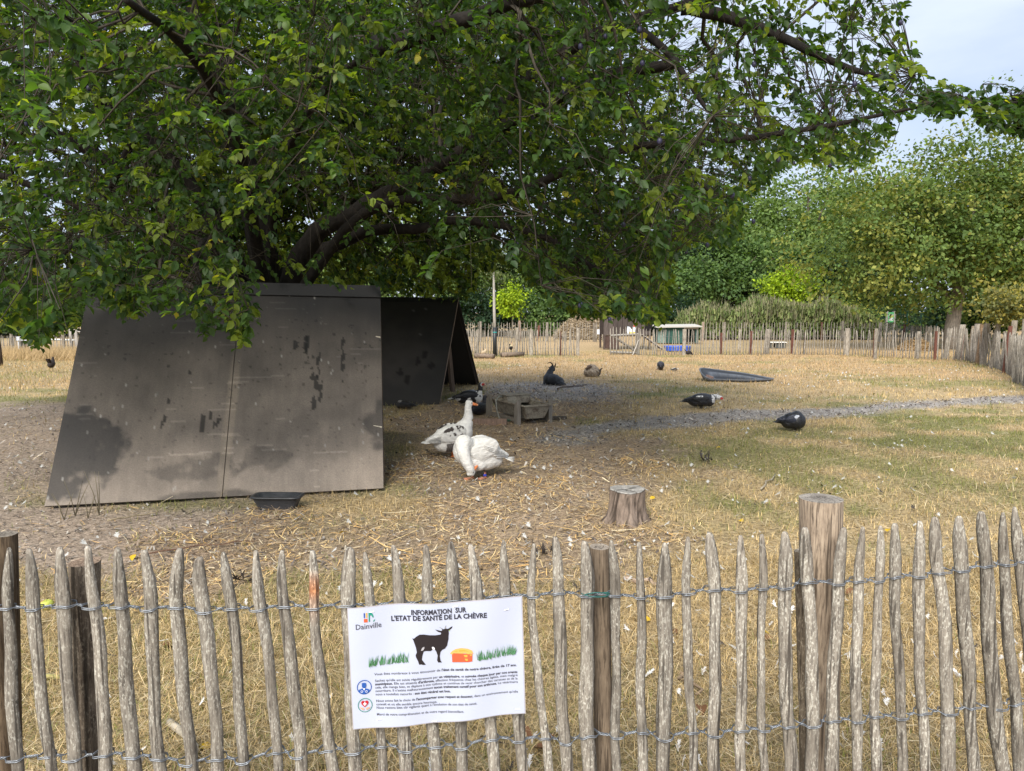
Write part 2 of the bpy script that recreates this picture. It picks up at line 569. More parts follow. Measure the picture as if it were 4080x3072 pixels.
def litter(n, y0, y1, L, w, zone_fn, cols, zoff=.006, power=1.0, tilt=.25, straight=False):
    """flat straws lying criss-cross"""
    x, y = in_view(n, y0, y1, power=power)
    k = rng.random(n) < zone_fn(x, y)
    x, y = x[k], y[k]
    n = len(x)
    a = rng.random(n) * np.pi * 2
    t = rng.standard_normal(n) * tilt
    l = L * (.35 + rng.random(n) ** 1.6 * 1.3)
    d = np.stack([np.cos(a) * np.cos(t), np.sin(a) * np.cos(t), np.sin(t)], 1) * l[:, None] * .5
    wv = np.stack([-np.sin(a), np.cos(a), rng.standard_normal(n) * .3], 1) * (w * (.6 + .7 * rng.random(n)))[:, None] * .5
    bend = np.stack([-np.sin(a), np.cos(a), np.zeros(n)], 1) * (l * .12 * rng.standard_normal(n))[:, None]
    c0 = np.stack([x, y, bumpz(x, y) + zoff + np.abs(np.sin(t)) * l * .35 + rng.random(n) * zoff], 1)
    if straight:
        V = np.stack([c0 - d - wv, c0 - d + wv, c0 + d + wv * .7, c0 + d - wv * .7], 1).reshape(-1, 3)
        o = np.arange(n)[:, None] * 4
        ci = cols[rng.integers(0, len(cols), n)] * (.75 + .5 * rng.random((n, 1)))
        return V, np.concatenate([o + [0, 1, 2], o + [0, 2, 3]]), np.repeat(ci, 4, 0)
    V = np.stack([c0 - d - wv, c0 - d + wv, c0 + bend + wv, c0 + bend - wv, c0 + d + wv * .7, c0 + d - wv * .7], 1).reshape(-1, 3)
    o = np.arange(n)[:, None] * 6
    Fq = np.concatenate([o + [0, 1, 2], o + [0, 2, 3], o + [3, 2, 4], o + [3, 4, 5]])
    ci = cols[rng.integers(0, len(cols), n)] * (.75 + .5 * rng.random((n, 1)))
    return V, Fq, np.repeat(ci, 6, 0)

def zs(x, y):
    s, so, pa, g, b = zones(x, y)
    return np.clip(s * (.25 + 1.5 * sstep(.38, .62, fbm(x * 1.5, y * 1.5, 51, 4))) + .05 * pa + .05 * so, 0, 1)
SC = np.array([[.68, .45, .18], [.72, .54, .26], [.56, .34, .13], [.66, .56, .38], [.22, .16, .11], [.36, .25, .15], [.16, .12, .09], [.42, .31, .2]])
V, Fq, C = join([litter(70000, 2.2, 7.8, .062, .0042, zs, SC, .008, 0.85), litter(60000, 6.5, 17, .085, .0065, zs, SC, .008, 0.8),
                 litter(1500, 3, 8, .24, .005, zs, SC, .015, 1.0, .12)])
tag(link("straw_litter", bigmesh("straw_litter", V, Fq, M['straw'], C)), "loose yellow straw strewn over the bare ground by the shelters", None, None, "stuff")

def zg(x, y):
    s, so, pa, g, b = zones(x, y)
    return np.clip(1 - s * .6 - so - pa, 0, 1) * np.clip(1.15 - g, .25, 1)
GC = np.array([[.50, .39, .22], [.42, .31, .16], [.34, .25, .13], [.54, .45, .29], [.24, .18, .10]])
V, Fq, C = join([litter(70000, 1.2, 4.8, .06, .0018, zg, GC, .018, 0.9, .35, True), litter(36000, 4.5, 13, .075, .0036, zg, GC, .012, 0.8, .3, True)])
tag(link("dead_grass", bigmesh("dead_grass", V, Fq, M['straw'], C)), "matted dead grass stems lying among the short turf", None, None, "stuff")

def zc(x, y):
    s, so, pa, g, b = zones(x, y)
    return np.clip(pa * .9 + so * .25 + s * .30, 0, 1)
CC = np.array([[.24, .21, .19], [.33, .30, .27], [.15, .125, .11], [.42, .38, .33], [.20, .15, .11], [.11, .09, .08]])
V, Fq, C = join([litter(26000, 2.2, 8, .035, .013, zc, CC, .006, 0.9, .35, True), litter(45000, 7, 19, .05, .018, zc, CC, .006, 0.75, .35, True)])
tag(link("wood_chips", bigmesh("wood_chips", V, Fq, M['straw'], C)), "grey wood chips and grit on the trodden path and soil", None, None, "stuff")

# pebbles in the bare soil
n = 3800
x, y = in_view(n, 3.2, 8.5)
k = rng.random(n) < zones(x, y)[1]
x, y = x[k], y[k]
n = len(x)
r_ = .004 + .011 * rng.random(n) ** 3
oct_ = np.array([[1, 0, 0], [0, 1, 0], [-1, 0, 0], [0, -1, 0], [0, 0, .7], [0, 0, -.7]]) 
V = np.stack([x, y, bumpz(x, y) + r_ * .2], 1)[:, None] + oct_[None] * r_[:, None, None] * (.7 + .6 * rng.random((n, 6, 1)))
Fo = np.array([[0, 1, 4], [1, 2, 4], [2, 3, 4], [3, 0, 4], [1, 0, 5], [2, 1, 5], [3, 2, 5], [0, 3, 5]])
Fq = (np.arange(n)[:, None, None] * 6 + Fo[None]).reshape(-1, 3)
C = np.repeat(np.array([.33, .28, .235]) * (.5 + rng.random((n, 1))), 6, 0)
tag(link("pebbles", bigmesh("pebbles", V.reshape(-1, 3), Fq, M['plain'], C, True)), "small stones in the bare grey soil", None, None, "stuff")

# ------------------------------------------------------------------ feathers
def feather_arrays(L, w, curl, nb=7, seed=0):
    """a curved shaft with ragged barbs either side"""
    rd = random.Random(seed + int(L * 1e4))
    V, Fq = [], []
    def sh(t): return np.array([t * L * (1 - .25 * curl * t), curl * .5 * math.sin(t * 2.4) * L, curl * t * t * L])
    for i in range(nb):
        t0, t1 = i / nb * .92, (i + 1.5) / nb * .92
        q = math.sin(min(1, (i + .8) / nb) * 2.6) * (.6 + .6 * rd.random())
        for sg in (-1, 1):
            o = len(V)
            tip = sh(min(1.05, t1 + .10)) + np.array([0, sg * q * w / 2, w * rd.uniform(.0, .45)])
            V += [sh(t0), sh(t1), tip * np.array([1, 1, .45]) + np.array([0, 0, sh(t1)[2] * .5])]
            Fq.append((o, o + 1, o + 2) if sg < 0 else (o, o + 2, o + 1))
    return np.array(V), np.array(Fq)

FEATHER_ME = []
for L, w, cu, col in ((.044, .024, .45, (.68, .66, .63)), (.034, .028, .8, (.76, .75, .74)), (.090, .026, .18, (.70, .70, .69)), (.042, .016, .9, (.60, .56, .51)), (.06, .024, .3, (.065, .055, .05)), (.028, .026, 1.0, (.78, .78, .78))):
    V, Fq = feather_arrays(L, w, cu)
    FEATHER_ME.append(bigmesh("feather", V, Fq, M['feather'], np.tile(col, (len(V), 1)), True))

_ULAB = {}
ORD = ("", "first", "second", "third", "fourth", "fifth", "sixth", "seventh", "eighth", "ninth", "tenth", "eleventh", "twelfth")
PKU = [20, 112, 230, 349, 457, 578, 699, 799, 890, 1015, 1117, 1237, 1383, 1455, 1577, 1689, 1800, 1887, 2004, 2115, 2206, 2327, 2442, 2544, 2649, 2735, 2829, 2957, 3037, 3114, 3218, 3348, 3425, 3499, 3566, 3655, 3718, 3828, 3908, 3997, 4049]
def unique_label(base, u):
    """say where along the pale fence a small thing is seen, counted in pickets from a thing one can find"""
    i = min(range(len(PKU)), key=lambda k: abs(PKU[k] - u))
    best = min(((340, "split post"), (1237, "rusty picket"), (2388, "dark post"), (3270, "thick post")), key=lambda q: abs(q[0] - u))
    between = sum(1 for q in PKU if min(best[0], u) < q - 0.1 and q < max(best[0], u))
    side = "right" if u > best[0] else "left"
    t = f"{base} past the {ORD[min(between, 12)]} picket {side} of the {best[1]}" if between else f"{base} just {side} of the {best[1]}"
    n_ = _ULAB.get(t, 0)
    _ULAB[t] = n_ + 1
    return t if n_ == 0 else t.replace(" past the ", " farther past the ").replace(" just ", " farther off just ") if n_ == 1 else t.replace(" past the ", " farthest past the ").replace(" just ", " farthest off just ")
def feather_spots(n):
    x, y = in_view(n * 4, 2.15, 22, power=.8)
    s, so, pa, g, b = zones(x, y)
    p = (.10 + 1.1 * sstep(.42, .66, fbm(x * .9, y * .9, 61, 4))) * (1 - .5 * pa) * np.where(y < 3.6, 1.0, .8)
    p *= np.where((y > 3.0) & (y < 9), 1.0, .7)
    k = (rng.random(len(x)) < p) & ~blocked(x, y)
    return x[k][:n], y[k][:n]
fx, fy = feather_spots(3300)
order = np.argsort(fy)
fx, fy = fx[order], fy[order]
def feather_thing(i, x, y, kind, sc=1.0):
    o = link("feather", FEATHER_ME[kind])
    o.location = (x, y, bumpz(np.array([x]), np.array([y]))[0] + .022)
    o.rotation_euler = (random.uniform(-.35, .35), random.uniform(-.15, .2), random.uniform(0, 6.28))
    o.scale = (sc,) * 3
    return o
NEARF = 270
for i in range(NEARF):
    k = random.choice((0, 1, 0, 3, 5, 1, 2, 4) if random.random() < .5 else (0, 1, 5, 3))
    o = feather_thing(i, fx[i], fy[i], k, random.uniform(.7, 1.25))
    s, so, pa, g, b = [float(t[0]) for t in zones(np.array([fx[i]]), np.array([fy[i]]))]
    where = "straw litter" if s > .5 else "bare soil" if so > .5 else "dry grass"
    uu_ = CX + F_PX * fx[i] / fy[i]
    mark = min(((340, "split post"), (1237, "rust-stained picket"), (1735, "notice"), (2388, "dark round post"), (3270, "thick tall post"), (4000, "right end of the fence")), key=lambda q: abs(q[0] - uu_))[1]
    kindw = {4: "dark feather", 2: "long feather"}.get(k)
    if kindw: tag(o, unique_label(f"{kindw} on the {where}", uu_), "feather", f"{kindw}s on the ground")
    else: tag(o, f"small white downy feather on the {where} beyond the {mark}", "feather", f"white downy feathers beyond the {mark}")
x, y = fx[NEARF:], fy[NEARF:]
n = len(x)
V0, F0 = feather_arrays(.040, .028, .6, 5)
a = rng.random(n) * 6.283
sc = (.4 + 1.1 * rng.random(n) ** 1.5) * (1 + y * .008)
ca, sa = np.cos(a), np.sin(a)
V = np.stack([(V0[None, :, 0] * ca[:, None] - V0[None, :, 1] * sa[:, None]) * sc[:, None] + x[:, None],
              (V0[None, :, 0] * sa[:, None] + V0[None, :, 1] * ca[:, None]) * sc[:, None] + y[:, None],
              V0[None, :, 2] * sc[:, None] * .8 + (bumpz(x, y) + .022)[:, None]], 2).reshape(-1, 3)
Fq = (np.arange(n)[:, None, None] * len(V0) + F0[None]).reshape(-1, 3)
dk = rng.random(n) < .10
C = np.repeat(np.where(dk[:, None], [[.07, .06, .05]], [[.56, .56, .54]]), len(V0), 0)
tag(link("feathers", bigmesh("feathers", V, Fq, M['feather'], C, True)), "many small white moulted feathers scattered across the yard", None, None, "stuff")

# ------------------------------------------------------------------ the big plum tree
def plum_leaf():
    V = [(0, 0, 0), (.26, -.26, .05), (.58, -.30, .06), (.84, -.15, .0), (1.03, 0, -.10), (.84, .15, .0), (.58, .30, .06), (.26, .26, .05), (.30, 0, 0), (.66, 0, -.02)]
    Fq = [(0, 1, 8), (1, 2, 9), (1, 9, 8), (2, 3, 9), (3, 4, 9), (9, 4, 5), (9, 5, 6), (8, 9, 7), (9, 6, 7), (0, 8, 7)]
    return np.array(V, float), np.array(Fq)
LEAFV, LEAFF = plum_leaf()
LEAF6V = np.array([(0, 0, 0), (.30, -.28, .05), (.68, -.25, .05), (1.03, 0, -.08), (.68, .25, .05), (.30, .28, .05), (.5, 0, -.01)], float)
LEAF6F = np.array([(0, 1, 6), (1, 2, 6), (2, 3, 6), (3, 4, 6), (4, 5, 6), (5, 0, 6)])

TB = Vector((-3.05, 9.4, 0))
tree = thing("plum_tree", "huge old plum tree with dark spreading limbs overhanging both shelters", "tree", tuple(TB))
FK = Vector((-3.05, 9.3, 1.25))
def L_(*a): return [ray(*q) for q in a]
LIMBS = [
    (.21, .07, [FK] + L_((1010, 800, 9.2), (900, 450, 8.8), (800, 150, 8.5), (740, -300, 8.3), (760, -900, 8.2))),
    (.16, .045, [FK] + L_((1230, 960, 9.2), (1500, 800, 9.0), (1700, 700, 8.7), (1900, 560, 8.2), (2100, 460, 7.6), (2350, 330, 7.0), (2700, 250, 6.5))),
    (.12, .03, [FK] + L_((1150, 1070, 9.6), (1350, 970, 9.7), (1500, 915, 9.5), (1680, 910, 9.2), (1800, 880, 9.0), (2000, 900, 8.8), (2200, 960, 8.6), (2420, 1110, 8.3))),
    (.075, .02, [FK] + L_((1080, 900, 8.7), (1150, 600, 7.8), (1300, 350, 6.9), (1500, 200, 6.1), (1750, 100, 5.5))),
    (.11, .035, L_((1900, 560, 8.2), (2130, 290, 7.8), (2330, 160, 7.6), (2520, 85, 7.4), (2720, 20, 7.2), (3000, -40, 7.0))),
    (.05, .015, L_((2510, 90, 7.4), (2650, 200, 7.2), (2720, 290, 7.0), (2790, 400, 6.9), (2880, 500, 6.8))),
    (.13, .035, [FK] + L_((800, 800, 9.0), (550, 520, 8.6), (370, 380, 8.2), (280, 100, 7.9), (250, -200, 7.6))),
    (.10, .03, [FK] + L_((760, 960, 9.3), (450, 880, 9.3), (250, 790, 9.2), (0, 700, 9.0), (-400, 650, 8.8))),
    (.11, .03, [FK] + L_((650, 800, 9.0), (350, 600, 8.6), (120, 480, 8.2), (-150, 350, 7.8))),
    (.10, .02, [FK] + L_((1000, 850, 8.2), (950, 600, 7.0), (850, 350, 5.9), (700, 150, 5.0), (500, 0, 4.3))),
    (.11, .03, [FK] + L_((1300, 900, 10.5), (1700, 680, 12.0), (2050, 600, 13.2))),
    (.11, .03, [FK] + L_((700, 850, 11), (300, 700, 12.5), (-100, 600, 13))),
    (.11, .03, [FK] + L_((1100, 700, 11.5), (1200, 300, 13))),
    (.085, .005, [FK] + L_((1450, 850, 8.6), (2000, 780, 7.8), (2450, 600, 7.0), (2900, 560, 6.5), (3300, 500, 6.2), (3650, 430, 6.0), (3850, 415, 5.95))),
    (.018, .004, L_((4420, 300, 5.7), (4250, 350, 5.8), (4060, 405, 5.9), (3880, 430, 5.95), (3780, 400, 6.0))),
    (.09, .02, L_((1500, 200, 6.1), (1900, 60, 5.4), (2300, -60, 5.0), (2700, -150, 5.0))),
    (.08, .015, L_((2720, 20, 7.2), (3050, 120, 7.0), (3350, 260, 6.7), (3560, 320, 6.5))),
    (.07, .012, L_((2350, 330, 7.0), (2550, 480, 7.0), (2700, 620, 6.9), (2820, 760, 6.8))),
    (.07, .015, [FK] + L_((900, 1000, 8.4), (820, 960, 7.2), (780, 1050, 6.0), (820, 1170, 5.3))),
    (.06, .012, L_((550, 520, 8.6), (350, 900, 9.5), (150, 1120, 10.0))),
]
def smooth_chain(pts, rad0, rad1, k=6):
    P, Q = [], []
    m = len(pts)
    for a in range(m - 1):
        for j in range(k):
            t = j / k
            p0, p1, p2, p3 = pts[max(a - 1, 0)], pts[a], pts[a + 1], pts[min(a + 2, m - 1)]
            P.append(.5 * ((2 * p1) + (p2 - p0) * t + (2 * p0 - 5 * p1 + 4 * p2 - p3) * t * t + (3 * p1 - p0 - 3 * p2 + p3) * t ** 3))
            Q.append((a + t) / (m - 1))
    P.append(pts[-1]); Q.append(1)
    rr = [rad0 + (rad1 - rad0) * q ** .62 for q in Q]
    P = [p + Vector((random.gauss(0, 1), random.gauss(0, 1), random.gauss(0, 1))) * r_ * .10 for p, r_ in zip(P, rr)]
    return P, rr
BARK = (.020, .017, .015)
mb = MB()
mb.tube(*[[TB + Vector((0, 0, -.05)), TB + Vector((0, 0, .25)), TB + Vector((0, -.03, .7)), FK + Vector((0, 0, .12))], [.42, .33, .29, .26]], n=18, col=BARK, jag=.10)
mb.build("trunk", M['bark'], tree, True)
NODE_P, NODE_R = [], []
for r0, r1, pts in LIMBS:
    P, rr = smooth_chain(pts, r0, r1)
    mb = MB()
    mb.tube(P, rr, 10, BARK, jag=.12)
    mb.build("limb", M['bark'], tree, True)
    NODE_P += P; NODE_R += rr

# where the crown may hang down to, in the photograph's own rows (the droop of the real crown)
LOW = np.array([(-900, 1300), (0, 1315), (90, 1320), (130, 1375), (175, 1380), (215, 1330), (310, 1310), (350, 1240), (390, 1190), (470, 1250), (505, 1290), (600, 1225), (700, 1260), (770, 1255), (820, 1350), (870, 1270), (930, 1340), (965, 1390), (1010, 1370),
                (1035, 1240), (1000, 1140), (1100, 1130), (1500, 1160), (1850, 1190), (1960, 1080), (2060, 1070), (2110, 1120), (2190, 1200), (2290, 1255), (2420, 1262), (2460, 1250), (2560, 1285), (2640, 1290), (2690, 1190), (2660, 1060), (2720, 990), (2800, 960), (2870, 990),
                (2950, 950), (2965, 830), (3060, 720), (3150, 640), (3280, 660), (3420, 650), (3520, 600), (3570, 500), (3650, 440), (3720, 475), (3800, 455), (3860, 430), (3910, 520), (4080, 570), (5200, 600)], float)
UP = np.array([(-900, -9999), (3590, -9999), (3600, 20), (3625, 120), (3660, 250), (3700, 345), (3760, 325), (3830, 360), (3880, 385), (3930, 320), (4000, 330), (4080, 270), (4300, 200)], float)
KD = kdtree.KDTree(len(NODE_P))
for i, p in enumerate(NODE_P): KD.insert(p, i)
KD.balance()

def crown_ok(P):
    u, v, d = project(P)
    low = np.interp(u, LOW[:, 0], LOW[:, 1])
    upv = np.interp(u, UP[:, 0], UP[:, 1])
    X, Y, Z = P.T
    h = ((X + 2.2) / 7.6) ** 2 + ((Y - 8.7) / 6.3) ** 2
    ext = (u > 3000) & (np.abs(Y - 6.1) < .55) & (Z < 4.6)         # the long limb reaching out to the right
    top = 3.0 + 5.2 * np.sqrt(np.clip(1 - h, 0, 1))
    ok = ((h < 1) & (Z < top)) | ext
    ok &= (v < low) & (v > upv) & (d > 2.6) & (Z > .9)
    # the bunch before the near shelter hangs at arm's length from its board
    bunch = (u > 440) & (u < 1050) & (v > 1110)
    ok &= ~bunch | (np.abs(Y - 5.2) < .55)
    # the roof of the shelters keeps leaves out of its place
    ok &= ~((v > 1100) & (u > 1020) & (u < 1860) & (Y < 11))
    # not too near the lens except high on the left, where one bough hangs close
    near = np.where(u < 330, 3.1, 4.3) + .5 * (vnoise(u / 260, v / 260, 4) - .5)
    ok &= d > near
    ok &= (u < 3720) | ext
    return ok, u, v, d

n = 420000
P = np.stack([-10.5 + 17.5 * rng.random(n), 2.6 + 12.6 * rng.random(n), .9 + 7.4 * rng.random(n)], 1)
ok, u, v, d = crown_ok(P)
P, u, v, d = P[ok], u[ok], v[ok], d[ok]
inframe = (u > -200) & (u < 4280) & (v > -250)
n3 = .5 * vnoise(P[:, 0] * 1.5 + P[:, 2] * 1.1, P[:, 1] * 1.5 - P[:, 2] * .9, 2) + .5 * vnoise(P[:, 0] * .8 - P[:, 2] * .7, P[:, 1] * .8 + P[:, 2] * 1.3, 8)
pr = np.where(d < 6.3, .85, np.where(d < 10, .40, .85)) * sstep(np.where(d < 6.3, .36, .26), np.where(d < 6.3, .58, .58), n3)
pr *= np.where((u > 2350) & (v < 720), .62, 1.0)
pr *= np.where((u < 330) & (v > 420) & (v < 900), .45, 1.0)
pr *= np.where((u > 3150), .85, 1.0)
edge = np.interp(u, LOW[:, 0], LOW[:, 1]) - v
pr *= np.where((u > 640) & (u < 1800) & (v > 480) & (v < 1000) & (d < 7), .55, 1.0)
pr = np.where((edge < 150) & inframe, np.maximum(pr, .62), pr)
under = (u > 940) & (u < 2050) & (v > 800) & (v < 1200)
pr = np.where(under, np.where(d < 10.2, .04, .40), pr)
pr *= np.where((u > 2650) & inframe, .72, 1.0)
pr = np.where(inframe, pr, .10)
bunch = (u > 440) & (u < 1050) & (v > 1110)
pr = np.where(bunch, 1.0, pr)
k = rng.random(len(P)) < pr
P, u, v, d, inframe = P[k], u[k], v[k], d[k], inframe[k]
LIMIT_IN, LIMIT_OUT = 16500, 380
ii, oo = np.nonzero(inframe)[0], np.nonzero(~inframe)[0]
rng.shuffle(ii); rng.shuffle(oo)
bsel = ii[(u[ii] > 440) & (u[ii] < 1050) & (v[ii] > 1110)][:105]
nb_ = ii[~((u[ii] > 440) & (u[ii] < 1050) & (v[ii] > 1110))]
print("clusters", len(ii), len(oo), len(bsel))
sel = np.concatenate([bsel, nb_[:LIMIT_IN], oo[:LIMIT_OUT]])
isin = np.concatenate([np.ones(len(sel) - min(LIMIT_OUT, len(oo)), bool), np.zeros(min(LIMIT_OUT, len(oo)), bool)])
CP, CD = P[sel], d[sel]
# leaf clusters strung along the bough that reaches out to the right
ex = []
for k in range(110):
    uq = rng.choice([rng.uniform(3640, 3830), rng.uniform(3885, 4110), rng.uniform(4080, 4300)])
    ex.append(tuple(ray(uq, np.interp(uq, [3640, 3830, 3900, 4080, 4300], [410, 400, 440, 405, 340]) + rng.normal(0, 38), 5.95 + rng.normal(0, .22))))
CP = np.concatenate([CP, np.array(ex)]); CD = np.concatenate([CD, np.full(len(ex), 6.0)]); isin = np.concatenate([isin, np.ones(len(ex), bool)])
sel = np.concatenate([sel, sel[:len(ex)]])

# second order branches: a subset of cluster points joined to the limbs, then twigs joined to those
tube_V, tube_F = [], []
tube_n = 0
def thin_tubes(A, B, sag, ra, rb, segs=4):
    """many bent 3-sided twigs at once: A, B (N,3)"""
    global tube_n
    D = B - A
    okt = np.ones(len(A), bool)            # none may stick out below or above the leafy outline
    for q in (.25, .5, .75, 1.0):
        pu, pv, pd = project(A + D * q)
        okt &= (pv < np.interp(pu, LOW[:, 0], LOW[:, 1]) - 8) & ((pv > np.interp(pu, UP[:, 0], UP[:, 1]) + 8) | (pu < 3400))
    A, B, D, sag, ra, rb = A[okt], B[okt], D[okt], sag[okt], ra[okt], rb[okt]
    N_ = len(A)
    ln = np.linalg.norm(D, axis=1, keepdims=True) + 1e-6
    up = np.array([0, 0, 1.0])
    S = np.cross(D / ln, up); S /= np.linalg.norm(S, axis=1, keepdims=True) + 1e-6
    T = np.cross(S, D / ln)
    j = rng.normal(0, 1, (N_, segs + 1, 3)) * ln[:, :, None] * .035
    j[:, 0] = 0; j[:, -1] = 0
    rows = []
    for i in range(segs + 1):
        t = i / segs
        c = A + D * t + up * (sag * np.sin(t * np.pi))[:, None] * ln + j[:, i]
        r_ = (ra * (1 - t) + rb * t)[:, None]
        for a in (0, 2.094, 4.189):
            rows.append(c + (S * math.cos(a) + T * math.sin(a)) * r_)
    V = np.stack(rows, 1)
    o = tube_n + np.arange(N_)[:, None, None] * (3 * (segs + 1))
    f = np.array([[i * 3 + q, i * 3 + (q + 1) % 3, i * 3 + 3 + (q + 1) % 3, i * 3 + 3 + q] for i in range(segs) for q in range(3)])
    tube_V.append(V.reshape(-1, 3)); tube_F.append((o + f[None]).reshape(-1, 4))
    tube_n += N_ * 3 * (segs + 1)
    return V[:, ::3], 
br_i = rng.choice(len(CP), 850, replace=False)
BA, BB, BRr = [], [], []
for i in br_i:
    co, idx, dist = KD.find(Vector(CP[i]))
    if dist < .15 or dist > 2.4: continue
    # start a little back down the limb so that branches leave it at an angle
    BA.append(NODE_P[max(0, idx - 2)]); BB.append(CP[i]); BRr.append(min(NODE_R[idx] * .5, .008 + .012 * dist))
BA, BB, BRr = np.array([tuple(p) for p in BA]), np.array(BB), np.array(BRr)
thin_tubes(BA, BB, rng.normal(.10, .08, len(BA)), BRr, np.full(len(BA), .004), 6)
pts_all = [(a, b) for a, b in zip(BA, BB)]
KB = kdtree.KDTree(len(BA) * 5)
bp = []
for a, b in pts_all:
    for t in (.35, .55, .75, .9, 1):
        bp.append(a + (b - a) * t)
for i, p in enumerate(bp): KB.insert(p, i)
KB.balance()
TA = []
for p in CP:
    co, idx, dist = KB.find(Vector(p))
    c2, i2, d2 = KD.find(Vector(p))
    TA.append(tuple(co) if dist < d2 + .3 else tuple(c2))
TA = np.array(TA)
dd = np.linalg.norm(CP - TA, axis=1)
kk = (dd > .05) & (dd < 2.2)
thin_tubes(TA[kk], CP[kk], rng.normal(.06, .10, kk.sum()), np.clip(.0025 + .003 * dd[kk], .003, .008), np.full(kk.sum(), .0018), 2)

# each cluster: a drooping shoot set with leaves
def shoots(C, dist, inside):
    N_ = len(C)
    per = 15
    az = rng.random(N_) * 6.283
    out_ = C - np.array([-3.0, 9.2, 2.5])
    out_ /= np.linalg.norm(out_, axis=1, keepdims=True)
    dirv = np.stack([np.cos(az), np.sin(az), np.zeros(N_)], 1) * .7 + out_ * .6
    dirv[:, 2] -= .35
    dirv /= np.linalg.norm(dirv, axis=1, keepdims=True)
    ln = (.22 + .22 * rng.random(N_)) * np.where(inside, 1, 2.0)
    return dirv, ln, per
dirv, ln, per = shoots(CP, CD, isin)
thin_tubes(CP, CP + dirv * ln[:, None] + np.array([0, 0, -.06]), rng.normal(.0, .05, len(CP)), np.full(len(CP), .0022), np.full(len(CP), .001), 1)
tw = bigmesh("twigs", np.concatenate(tube_V) - np.array(TB)[None], np.concatenate(tube_F), M['bark'], None)
setcol(tw, np.array([.055, .047, .037]))
tag(link("twigs", tw, tree), kind="stuff")

t = rng.random((len(CP), per)) ** .8
base = CP[:, None] + dirv[:, None] * (ln[:, None] * t)[:, :, None] + np.array([0, 0, -.06]) * (t ** 2)[:, :, None]
ang = rng.random((len(CP), per)) * 6.283
sdv = np.cross(dirv, np.array([0, 0, 1.0])); sdv /= np.linalg.norm(sdv, axis=1, keepdims=True)
upv = np.cross(sdv, dirv)
ld = dirv[:, None] * (.35 + .5 * rng.random((len(CP), per, 1))) + sdv[:, None] * np.cos(ang)[:, :, None] + upv[:, None] * np.sin(ang)[:, :, None] * .6
ld[:, :, 2] -= .25 + .35 * rng.random((len(CP), per))
ld /= np.linalg.norm(ld, axis=2, keepdims=True)
nrm = rng.normal(0, .55, (len(CP), per, 3)); nrm[:, :, 2] += 1.0
nrm -= ld * np.sum(nrm * ld, 2, keepdims=True)
nrm /= np.linalg.norm(nrm, axis=2, keepdims=True)
bx = np.cross(nrm, ld)
size = (.046 + .027 * rng.random((len(CP), per))) * np.where(isin, np.where(CD > 9.5, 1.45, 1.08), 2.3)[:, None]
# clusters differ in hue: yellow-green, deep, a few turning yellow
base_c = np.array([.044, .085, .020]); fresh_lit = np.array([.135, .180, .028]); deep = np.array([.026, .055, .018]); yel = np.array([.36, .33, .045])
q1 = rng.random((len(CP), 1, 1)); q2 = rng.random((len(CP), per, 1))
col = np.where(q1 < np.where(CD > 10, .55, .24)[:, None, None], fresh_lit, np.where(q1 > .72, deep, base_c)) * (.72 + .56 * q2)  # far clusters oftener yellow-green: backlit glow put into their colour
yc = (rng.random((len(CP), 1, 1)) < .012) & (rng.random((len(CP), per, 1)) < .55) | (rng.random((len(CP), per, 1)) < .003)
col = np.where(yc, yel * (.7 + .5 * q2), col) 
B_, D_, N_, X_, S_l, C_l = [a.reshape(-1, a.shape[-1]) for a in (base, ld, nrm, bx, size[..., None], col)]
inl = np.repeat(isin, per)
uu, vv, dl = project(B_)
seen = inl & (uu > 20) & (uu < 4060) & (vv > 20) & (vv < 1390)
big = np.nonzero(seen)[0]
app = S_l[big, 0] / dl[big]
big = big[np.argsort(-app)][:420]
tipu, tipv, tipd = project(B_ + D_ * S_l)
jit = 14 * rng.standard_normal(len(B_))
okl = (np.maximum(vv, tipv) < np.interp(uu, LOW[:, 0], LOW[:, 1]) + jit) & (np.minimum(vv, tipv) > np.interp(uu, UP[:, 0], UP[:, 1]) + jit)
okl |= ~inl & (vv < 0)
big = big[okl[big]][:300]
mask = okl.copy(); mask[big] = False
def leafmesh(idx):
    s = S_l[idx][:, None]
    V = B_[idx][:, None] + D_[idx][:, None] * LEAF6V[None, :, 0:1] * s + X_[idx][:, None] * LEAF6V[None, :, 1:2] * s * 1.05 + N_[idx][:, None] * LEAF6V[None, :, 2:3] * s * 1.6
    m_ = len(idx)
    Fq = (np.arange(m_)[:, None, None] * 7 + LEAF6F[None]).reshape(-1, 3)
    return V.reshape(-1, 3) - np.array(TB)[None], Fq, np.repeat(C_l[idx], 7, 0)
deepm = mask & (np.repeat(CD, per) > 8.6)
def kitemesh(idx):
    s = S_l[idx][:, None]
    K = np.array([(0, 0, 0), (.45, -.30, .05), (1.03, 0, -.06), (.45, .30, .05)])
    V = B_[idx][:, None] + D_[idx][:, None] * K[None, :, 0:1] * s + X_[idx][:, None] * K[None, :, 1:2] * s * 1.1 + N_[idx][:, None] * K[None, :, 2:3] * s * 1.6
    m_ = len(idx)
    Fq = (np.arange(m_)[:, None, None] * 4 + np.array([[0, 1, 2], [0, 2, 3]])[None]).reshape(-1, 3)
    return V.reshape(-1, 3) - np.array(TB)[None], Fq, np.repeat(C_l[idx], 4, 0)
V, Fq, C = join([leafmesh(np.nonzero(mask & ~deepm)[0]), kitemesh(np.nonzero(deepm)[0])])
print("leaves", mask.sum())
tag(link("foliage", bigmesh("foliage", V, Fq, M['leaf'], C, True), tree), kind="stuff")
LM = [bigmesh("leaf", LEAFV * np.array([1, 1.05, 1.6]), LEAFF, M['leaf'], np.tile(np.array(c), (len(LEAFV), 1)), True) for c in ((.05, .10, .022), (.09, .155, .026), (.036, .078, .022), (.06, .115, .03), (.20, .24, .035))]
